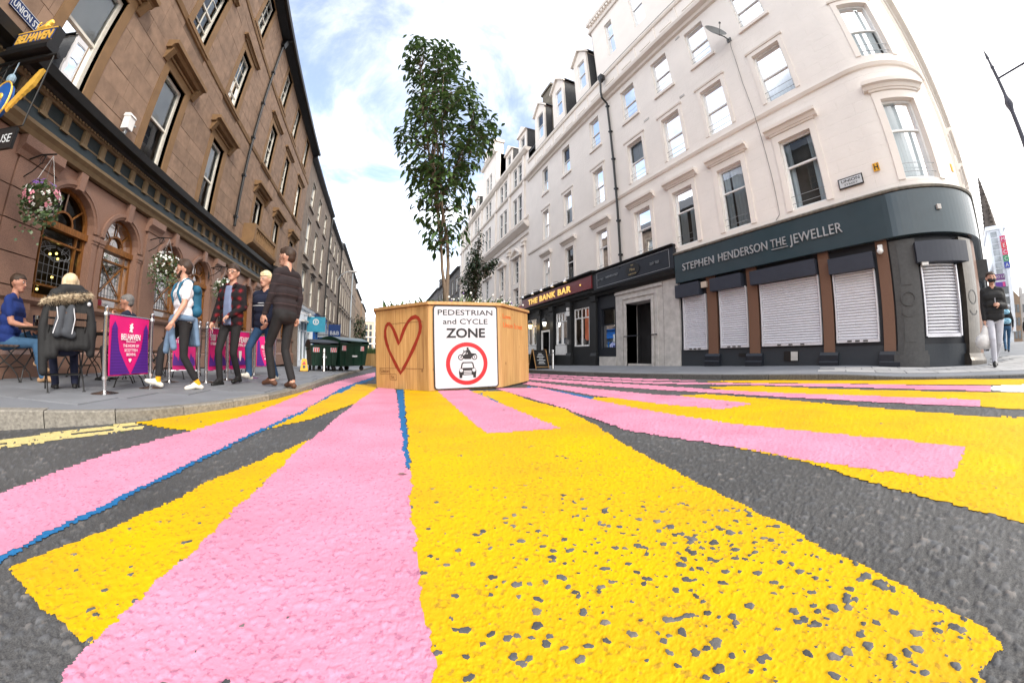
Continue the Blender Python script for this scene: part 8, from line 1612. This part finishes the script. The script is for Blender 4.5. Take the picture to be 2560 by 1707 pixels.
caps = [((.60, 0, 4.16), (.84, 0, 4.16), .018, .018, 0), ((.66, 0, 4.21), (.78, 0, 4.235), .036, .045, 0), ((.79, 0, 4.27), (.82, 0, 4.31), .045, .036, 0), ((.84, 0, 4.30), (.86, 0, 4.29), .018, .014, 0), ((.78, .02, 4.22), (.79, .02, 4.15), .014, .012, 0), ((.66, .02, 4.20), (.65, .02, 4.15), .016, .012, 0), ((.80, -.02, 4.24), (.86, -.02, 4.22), .013, .011, 0), ((.64, 0, 4.22), (.59, 0, 4.28), .010, .008, 0), ((.59, 0, 4.28), (.62, 0, 4.34), .008, .013, 0)]
lion = fuse('lion', caps, [M_GILT], t, .008, 2); lion.location = Vector((0, 0, -3.9))
q = MB(FB, t); q.tube([(0, 0, 3.74), (1.25, 0, 3.74)], .022, 8); q.tube([(0, 0, 3.45), (.3, 0, 3.55), (.55, 0, 3.73)], .014, 6); q.tube([(1.2, 0, 3.74), (1.22, 0, 3.3), (1.2, 0, 2.8)], .010, 6); q.tube([(.45, 0, 3.74), (.45, 0, 2.78)], .008, 6); q.box(0, .03, -.06, .06, 3.4, 3.8); q.build('bracket', M_IRON, t)
t = thing('pub_shield', 'blue painted shield between gilt wings hanging under the projecting sign', 'sign', (XL, 2.88, 3.2)); q = MB(FB, t); sh_ = [(.62+.20*math.cos(a)*.8, 3.19+.23*math.sin(a)) for a in np.linspace(0, 2*PI, 25)[:-1]]; q.plate(sh_, -.03, .03); q.build('shield', mat('shield_blue', (.012, .085, .33), .35), t)
q = MB(FB, t)
for s_ in (-1, 1):
    for k in range(7): a = .2+k*.2; q.plate([(.62+s_*(.13+.03*k), 3.08+.02*k), (.62+s_*(.18+.05*k), 3.02+.05*k), (.62+s_*(.30+.04*k), 3.20+.055*k), (.62+s_*(.24+.04*k), 3.22+.05*k)], -.012-.002*k, .012+.002*k)
q.build('wing', M_GILT, t); q = MB(FB, t); q.ball((.62, .04, 3.22), (.05, .02, .05), 10, 6); q.plate([(.60, 3.08), (.64, 3.08), (.65, 3.19), (.59, 3.19)], .028, .045); q.tube([(.62+.17*math.cos(a), .03, 3.19+.24*math.sin(a)) for a in np.linspace(0, 2*PI, 20)], .012, 5); q.build('torch_emblem', M_GILT, t); q = MB(FB, t); q.ball((.62, 0, 3.48), (.07, .05, .07), 10, 6); q.tube([(.62, 0, 3.5), (.62, 0, 3.74)], .008, 5); q.build('crest', mat('pale_blue_crest', (.25, .36, .45), .4), t)
t = thing('house_sign', 'small black hanging board ending in the word HOUSE', 'sign', (XL, 2.9, 2.65)); q = MB(FB, t); q.box(.30, 1.14, -.02, .02, 2.54, 2.78); q.tube([(1.2, 0, 2.8), (.40, 0, 2.8)], .008, 5); q.build('board', M_BLACK, t); text_fit('lettering', 'ALE HOUSE', FB, .36, 1.10, .021, 2.61, 2.71, M_BLINDW, t, .002)
t = thing('flood_camera', 'white box camera on a bracket above the pub cornice', 'camera', (XL, 5.6, 4.3)); q = MB(FL, t); q.box(5.47, 5.63, .10, .26, 4.47, 4.74); q.prof(5.46, 5.64, [(.08, 4.74), (.28, 4.72), (.23, 4.79), (.1, 4.80)]); q.build('housing', M_WHITE, t); q = MB(FL, t); q.tube([(5.55, 0, 4.40), (5.55, .18, 4.40), (5.55, .18, 4.47)], .03, 8); q.ball((5.66, .26, 4.6), .025, 8, 5); q.build('mount', M_GUARD, t)
t = thing('pavement_mark', 'curved yellow chalk mark on the pavement at the left edge', 'mark', (-4.6, 3.6, PZ(-4.6, 3.6))); q = MB()
P_ = [(-5.3, 3.78), (-5.06, 3.74), (-4.72, 3.74), (-4.5, 3.66), (-4.39, 3.57), (-4.36, 3.47), (-4.42, 3.40), (-4.52, 3.36)]; P_ = smooth_path(P_, 2)
for i in range(len(P_)-1):
    d = P_[i+1]-P_[i]; n_ = np.array([-d[1], d[0]])/np.hypot(*d)*.022; vs = [P_[i]-n_, P_[i+1]-n_, P_[i+1]+n_, P_[i]+n_]; q.add([(v[0]+4.6, v[1]-3.6, PZ(v[0], v[1])+.003-PZ(-4.6, 3.6)) for v in vs], [(0, 1, 2, 3)])
for x0, y0 in ((-4.62, 3.33), (-4.25, 3.42)): q.add([(x+4.6, y-3.6, PZ(x, y)+.003-PZ(-4.6, 3.6)) for x, y in ((x0, y0), (x0+.25, y0+.02), (x0+.25, y0+.05), (x0, y0+.03))], [(0, 1, 2, 3)])
q.build('chalk_line', PAINT['cream'][0], t)
# ------------------------------------------------------------------ bins, bollards, boards
M_BING = mat('dark_green_bin', (.006, .030, .018), .4, .25, 3, dirt=.3, dirtcol=(.02, .025, .022)); M_RUB = mat('black_rubber', (.012, .012, .012), .8)
def wheelie(label, x, y, rz, w, d, h, lidm):
    t = thing('wheeled_bin', label, 'bin', (x, y, PZ(x, y)), rz, 'large wheeled bins by the left kerb'); q = MB(); b, tp_ = .88, 1.0
    q.add([(-w/2*b, -d/2*b, .20), (w/2*b, -d/2*b, .20), (w/2*b, d/2*b, .20), (-w/2*b, d/2*b, .20), (-w/2, -d/2, h*.80), (w/2, -d/2, h*.80), (w/2, d/2, h*.80), (-w/2, d/2, h*.80)], [(0, 1, 2, 3), (4, 5, 6, 7), (0, 1, 5, 4), (1, 2, 6, 5), (2, 3, 7, 6), (3, 0, 4, 7)])
    for k in (-.3, 0, .3): q.box(w*k-.03, w*k+.03, -d/2*.96-.02, -d/2*.9, .25, h*.74)
    q.box(-w/2-.03, w/2+.03, -d/2-.03, d/2+.03, h*.78, h*.82); q.build('tub', M_BING, t)
    q = MB(); k_ = 8; vs = [(sx_*(w/2+.02), -d/2-.03+(d+.06)*j/k_, h*.82+h*.18*math.sin(PI*(.12+.80*j/k_))) for sx_ in (-1, 1) for j in range(k_+1)]; vs += [(sx_*(w/2+.02), yy, h*.82) for sx_ in (-1, 1) for yy in (-d/2-.03, d/2+.03)]; m_ = k_+1
    q.add(vs, [(j, j+1, m_+j+1, m_+j) for j in range(k_)]+[tuple([2*m_]+list(range(m_))+[2*m_+1]), tuple([2*m_+2]+list(range(m_, 2*m_))+[2*m_+3])]); q.box(-w*.2, w*.2, -d/2-.07, -d/2-.03, h*.84, h*.87); q.build('lid', lidm, t, False)
    for sx_ in (-1, 1):
        for sy_ in (-1, 1): q = MB(); c = (sx_*w*.36, sy_*d*.36); q.add([(c[0]+dx, c[1]+.09*math.cos(a), .09+.09*math.sin(a)) for dx in (-.025, .025) for a in np.linspace(0, 2*PI, 13)[:-1]], [tuple(range(12)), tuple(range(12, 24))]+[(i, (i+1) % 12, 12+(i+1) % 12, 12+i) for i in range(12)]); q.box(c[0]-.04, c[0]+.04, c[1]-.03, c[1]+.03, .1, .22); q.build('wheel', M_RUB, t)
    f = Fr((0, -d/2, 0), (1, 0, 0), (0, -1, 0))
    for x0 in (-w*.42, w*.22):
        q = MB(f); q.box(x0, x0+.22, -.02, .012, h*.60, h*.74, 1)
        for k in range(3): a = x0+.02+k*.07; q.quad([(a, .014, h*.60+.005), (a+.035, .014, h*.60+.005), (a+.06, .014, h*.74-.005), (a+.025, .014, h*.74-.005)], 0)
        q.build('chevron_sticker', [M_SIGNR, M_BLINDW], t)
    q = MB(f); q.box(-w*.08, w*.08, -.02, .012, h*.42, h*.47); q.build('label', M_BLINDW, t)
    for sx_ in (-1, 1): q = MB(); q.tube([(sx_*w*.5, 0, h*.70), (sx_*(w*.5+.08), 0, h*.70)], .035, 8); q.build('trunnion', M_BING, t)
wheelie('large dark green wheeled bin nearest the planter with red chevron stickers', -1.55, 13.35, math.radians(62), 1.95, 1.0, 1.28, M_BING)
wheelie('smaller wheeled bin with a dark lid behind the bollard', -2.22, 12.3, math.radians(24), .95, .85, 1.10, M_BLACK)
wheelie('wheeled bin farthest back between the other two', -2.1, 14.4, math.radians(62), 1.3, 1.0, 1.2, M_BLACK)
def bollard(label, x, y, z): t = thing('bollard', label, 'bollard', (x, y, z), 0, 'steel bollards'); q = MB(); q.lathe((0, 0, 0), [(.05, 0), (.05, .02), (.045, .03), (.045, .74), (.03, .76)], 12); q.build('post', M_CHROME, t, True, sharp=40); q = MB(); q.lathe((0, 0, .60), [(.046, 0), (.046, .05)], 12); q.build('band', M_GUARD, t)
bollard('steel bollard in front of the green bins', -1.99, 11.5, PZ(-1.99, 11.5)); bollard('steel bollard beside the blackboard outside the black-fronted bar', 6.40, 11.5, float(pave_r(6.4, 11.5)))
t = thing('wet_floor_sign', 'yellow folding wet floor sign on the left pavement', 'sign', (-2.51, 10.9, PZ(-2.51, 10.9)), .2); M_WFY = mat('caution_yellow', (.72, .36, .01), .5)
for s_ in (-1, 1):
    q = MB(Fr((0, 0, 0), (1, 0, 0), (0, 1, 0))); q.add([(-.12, s_*.14, .03), (.12, s_*.14, .03), (.07, s_*.01, .40), (-.07, s_*.01, .40), (-.12, s_*.16, .03), (.12, s_*.16, .03), (.07, s_*.03, .40), (-.07, s_*.03, .40)], [(0, 1, 2, 3), (4, 5, 6, 7), (0, 1, 5, 4), (1, 2, 6, 5), (2, 3, 7, 6), (3, 0, 4, 7)]); q.build('panel', M_WFY, t)
q = MB(); q.box(-.15, .15, -.18, -.12, 0, .035); q.box(-.15, .15, .12, .18, 0, .035); q.build('foot', M_RUB, t); q = MB(); q.add([(-.06, -.118, .24), (.06, -.118, .24), (0, -.082, .34)], [(0, 1, 2)]); q.build('warning_triangle', M_SIGNR, t)
q = MB(); q.add([(.045*math.cos(a), -.131-.035*(.0), .16+.045*math.sin(a)) for a in np.linspace(0, 2*PI, 15)[:-1]], [tuple(range(14))]); q.v = [(x, -.145+(z-.09)*.35-.006, z) for x, y, z in q.v]; q.build('warning_disc', M_INKB, t)
t = thing('menu_blackboard', 'black folding blackboard with chalk lines and wooden frame outside the black-fronted bar', 'sign', (6.02, 12.0, float(pave_r(6.02, 12))), math.radians(8))
for s_ in (-1, 1):
    q = MB(); a, b = (0, s_*.26, 0), (0, s_*.02, .76)
    q.add([(x, y, z) for x in (-.32, .32) for y, z in ((s_*.27, .0), (s_*.255, .0), (s_*.015, .78), (s_*.03, .78))], [(0, 1, 2, 3), (4, 5, 6, 7), (0, 1, 5, 4), (1, 2, 6, 5), (2, 3, 7, 6), (3, 0, 4, 7)]); q.build('board', M_BLACK, t)
    q = MB(); 
    for x in (-.32, .32): q.tube([(x, s_*.285, 0), (x, s_*.03, .80)], .016, 5)
    q.tube([(-.32, s_*.26, .09), (.32, s_*.26, .09)], .012, 5); q.build('frame', M_LARCHC, t)
q = MB()
for k in range(7): z = .22+k*.065; y = -(.27+(.015-.27)*z/.78)-.018; w = (.16, .12, .2, .1, .18, .14, .08)[k]; q.add([(-w, y, z), (w, y, z), (w, y+.006, z+.025), (-w, y+.006, z+.025)], [(0, 1, 2, 3)])
q.build('chalk_writing', M_BLINDW, t)
for x, y, lb in ((7.9, 16.2, 'potted plant beside the white-framed bar door'), (8.2, 18.3, 'potted plant under the amber lantern of the black-fronted bar')):
    t = thing('potted_plant', lb, 'plant', (x, y, float(pave_r(x, y)))); q = MB(); q.lathe((0, 0, 0), [(.14, 0), (.2, .35), (.17, .35)], 12); q.build('pot', M_BLACK, t); planting(t, 160, int(x*10), 'foliage', .33, .5, .2)
# ------------------------------------------------------------------ right: nameplates, dish, cameras, street lamp
t = thing('street_nameplate', 'white street nameplate with black border reading UNION STREET on the cream wall', 'sign', (XR, 1.7, 4.4)); FN = FR; q = MB(FR, t); q.box(1.40, 1.985, .02, .045, 4.28, 4.53); q.build('border', M_INKB, t); q = MB(FR, t); q.box(1.425, 1.96, .045, .05, 4.305, 4.505); q.build('plate', M_BLINDW, t)
FX = Fr((XR, 0, 0), (0, -1, 0), (-1, 0, 0)); text_fit('lettering', 'UNION', FX, -1.91, -1.47, .051, 4.41, 4.48, M_INKB, t, .002, .01); text_fit('lettering', 'STREET', FX, -1.85, -1.53, .051, 4.33, 4.375, M_INKB, t, .002)
t = thing('hydrant_sign', 'yellow hydrant plate with a black H on the cream wall', 'sign', (XR, 1.0, 4.5)); q = MB(FR, t); q.box(.99, 1.13, .02, .035, 4.46, 4.65); q.build('plate', M_WFY, t); q = MB(FR, t); q.box(1.015, 1.035, .036, .04, 4.48, 4.63); q.box(1.085, 1.105, .036, .04, 4.48, 4.63); q.box(1.035, 1.085, .036, .04, 4.545, 4.565); q.build('lettering', M_INKB, t)
t = thing('hydrant_sign', 'small yellow plate at the far side of the rounded corner', 'sign', tuple(FR(-.95, 0, 4.5))); q = MB(FR, t); q.box(-1.02, -.92, .0, .02, 4.42, 4.6); q.build('plate', M_WFY, t)
t = thing('satellite_dish', 'grey satellite dish with its arm on the cream wall', 'satellite dish', (XR, 3.75, 10.5)); dc = Vector((-.55, .12, .12)); dn_ = Vector((-.35, -.75, .30)).normalized(); ux = Vector((0, 0, 1)).cross(dn_).normalized(); uy = dn_.cross(ux); q = MB(); vs = []
for i in range(5):
    r = .36*i/4
    for j in range(20): a = 2*PI*j/20; vs.append(dc+ux*r*math.cos(a)+uy*r*math.sin(a)*1.08+dn_*(.28*(r/.36)**2*.36-.04))
q.add(vs, [(i*20+j, i*20+(j+1) % 20, (i+1)*20+(j+1) % 20, (i+1)*20+j) for i in range(4) for j in range(20)]); M_DISH = mat('dish_grey', (.13, .135, .135), .5); q.build('dish', M_DISH, t, True); q = MB(); q.tube([(0, 0, 0), (-.25, .02, .02), tuple(dc-dn_*.04)], .022, 6); q.tube([tuple(dc-uy*.36), tuple(dc+dn_*.34-uy*.12)], .012, 5); q.ball(tuple(dc+dn_*.34-uy*.10), .04, 8, 5); q.box(-.03, .0, -.08, .08, -.08, .08); q.build('arm', M_DISH, t)
t = thing('security_camera', 'white security camera under the jeweller fascia by the carved pilaster', 'camera', tuple(FR(1.33, 0, 2.75))); q = MB(FR, t); q.box(1.28, 1.38, .03, .12, 2.66, 2.80); q.build('mount', M_WHITE, t); q = MB(FR, t); q.ball((1.33, .16, 2.66), .07, 10, 8); q.build('dome', M_WHITE, t)
t = thing('alarm_sensor', 'small pale sensor on the curved fascia', 'sensor', tuple(FR(.05, .17, 3.4))); q = MB(FR, t); q.box(.02, .10, .17, .23, 3.36, 3.46); q.build('case', M_STONEW, t)
t = thing('shutter_sensor', 'small white box under the curved shutter housing', 'sensor', tuple(FR(.55, .1, 2.3))); q = MB(FR, t); q.box(.46, .58, .10, .20, 2.24, 2.30); q.build('case', M_WHITE, t)
lx, ly = 13*math.sin(math.radians(101.65)), 13*math.cos(math.radians(101.65)); lz = float(pave_r(lx, ly)); t = thing('street_lamp', 'tall slim street lamp post with a scrolled bracket at the right edge', 'street lamp', (lx, ly, lz)); M_LAMP = mat('blue_grey_lamp_paint', (.045, .048, .07), .5)
q = MB(); q.lathe((0, 0, 0), [(.16, 0), (.16, .9), (.11, 1.0), (.085, 1.1), (.075, 3), (.058, 6.2), (.075, 6.3), (.11, 6.42), (.11, 6.5), (.07, 6.62), (.05, 6.75), (.045, 7.6), (.06, 7.63), (.045, 7.68), (.03, 7.9), (.05, 7.95), (.012, 8.25)], 12); q.build('post', M_LAMP, t, True, sharp=35)
q = MB(); bd = Vector((math.cos(math.radians(-102)), math.sin(math.radians(-102)), 0)); q.tube([(0, 0, 7.25), tuple(bd*1.9+Vector((0, 0, 7.45)))], .03, 8); q.build('arm', M_LAMP, t); q = MB()
for k in range(4): c = bd*(.16+.2*k)+Vector((0, 0, 7.05+.05*k)); q.tube([tuple(c+bd*.11*math.cos(a)*(1-a/9)+Vector((0, 0, .13*math.sin(a)*(1-a/9)))) for a in np.linspace(0, 7, 14)], .009, 4)
q.build('scroll', M_LAMP, t); q = MB(); e = bd*1.9+Vector((0, 0, 7.2)); q.lathe(tuple(e), [(.05, .3), (.1, .25), (.25, .05), (.22, 0), (.1, -.1)], 12); q.build('lantern', M_LAMP, t)
# fallen leaves and scraps on the carriageway
rgl = random.Random(21); M_DEADL = mat('dead_leaf', (.20, .10, .03), .8, .4, 20)
LITTER = [(-1.62, 2.95), (-1.9, 2.62), (-2.3, 2.70), (-1.35, 3.9), (.05, 1.55), (-1.2, 5.0), (2.6, 4.2), (-.9, 3.3), (1.2, 3.2), (-2.05, 2.45), (-2.6, 2.35), (3.2, 2.0)]
for i, (x, y) in enumerate(LITTER):
    o = link('fallen_leaf', LEAFME if i else LEAFME, None, (x, y, float(road_z(x, y))+.012), (rgl.uniform(-.2, .2), rgl.uniform(-.2, .2), rgl.uniform(0, 6)), (.05, .05, .05)); setp(o, 'small fallen leaf lying on the carriageway', 'leaf', 'fallen leaves on the carriageway')

for o in [x for x in bpy.data.objects if x.type == 'MESH' and x.name.split('.')[0] in ('bulb', 'shutter_lock', 'eyebrows', 'collar', 'cross_bar', 'rail', 'lion_emblem', 'wing', 'mount', 'foot', 'slate_cheek', 'backpack_strap', 'handrail', 'piping', 'chest_stripe') and x.data.users == 1]: split_islands(o)
for o in [x for x in bpy.data.objects if x.name.split('.')[0] in ('brick_print',)]: o['kind'] = 'stuff'
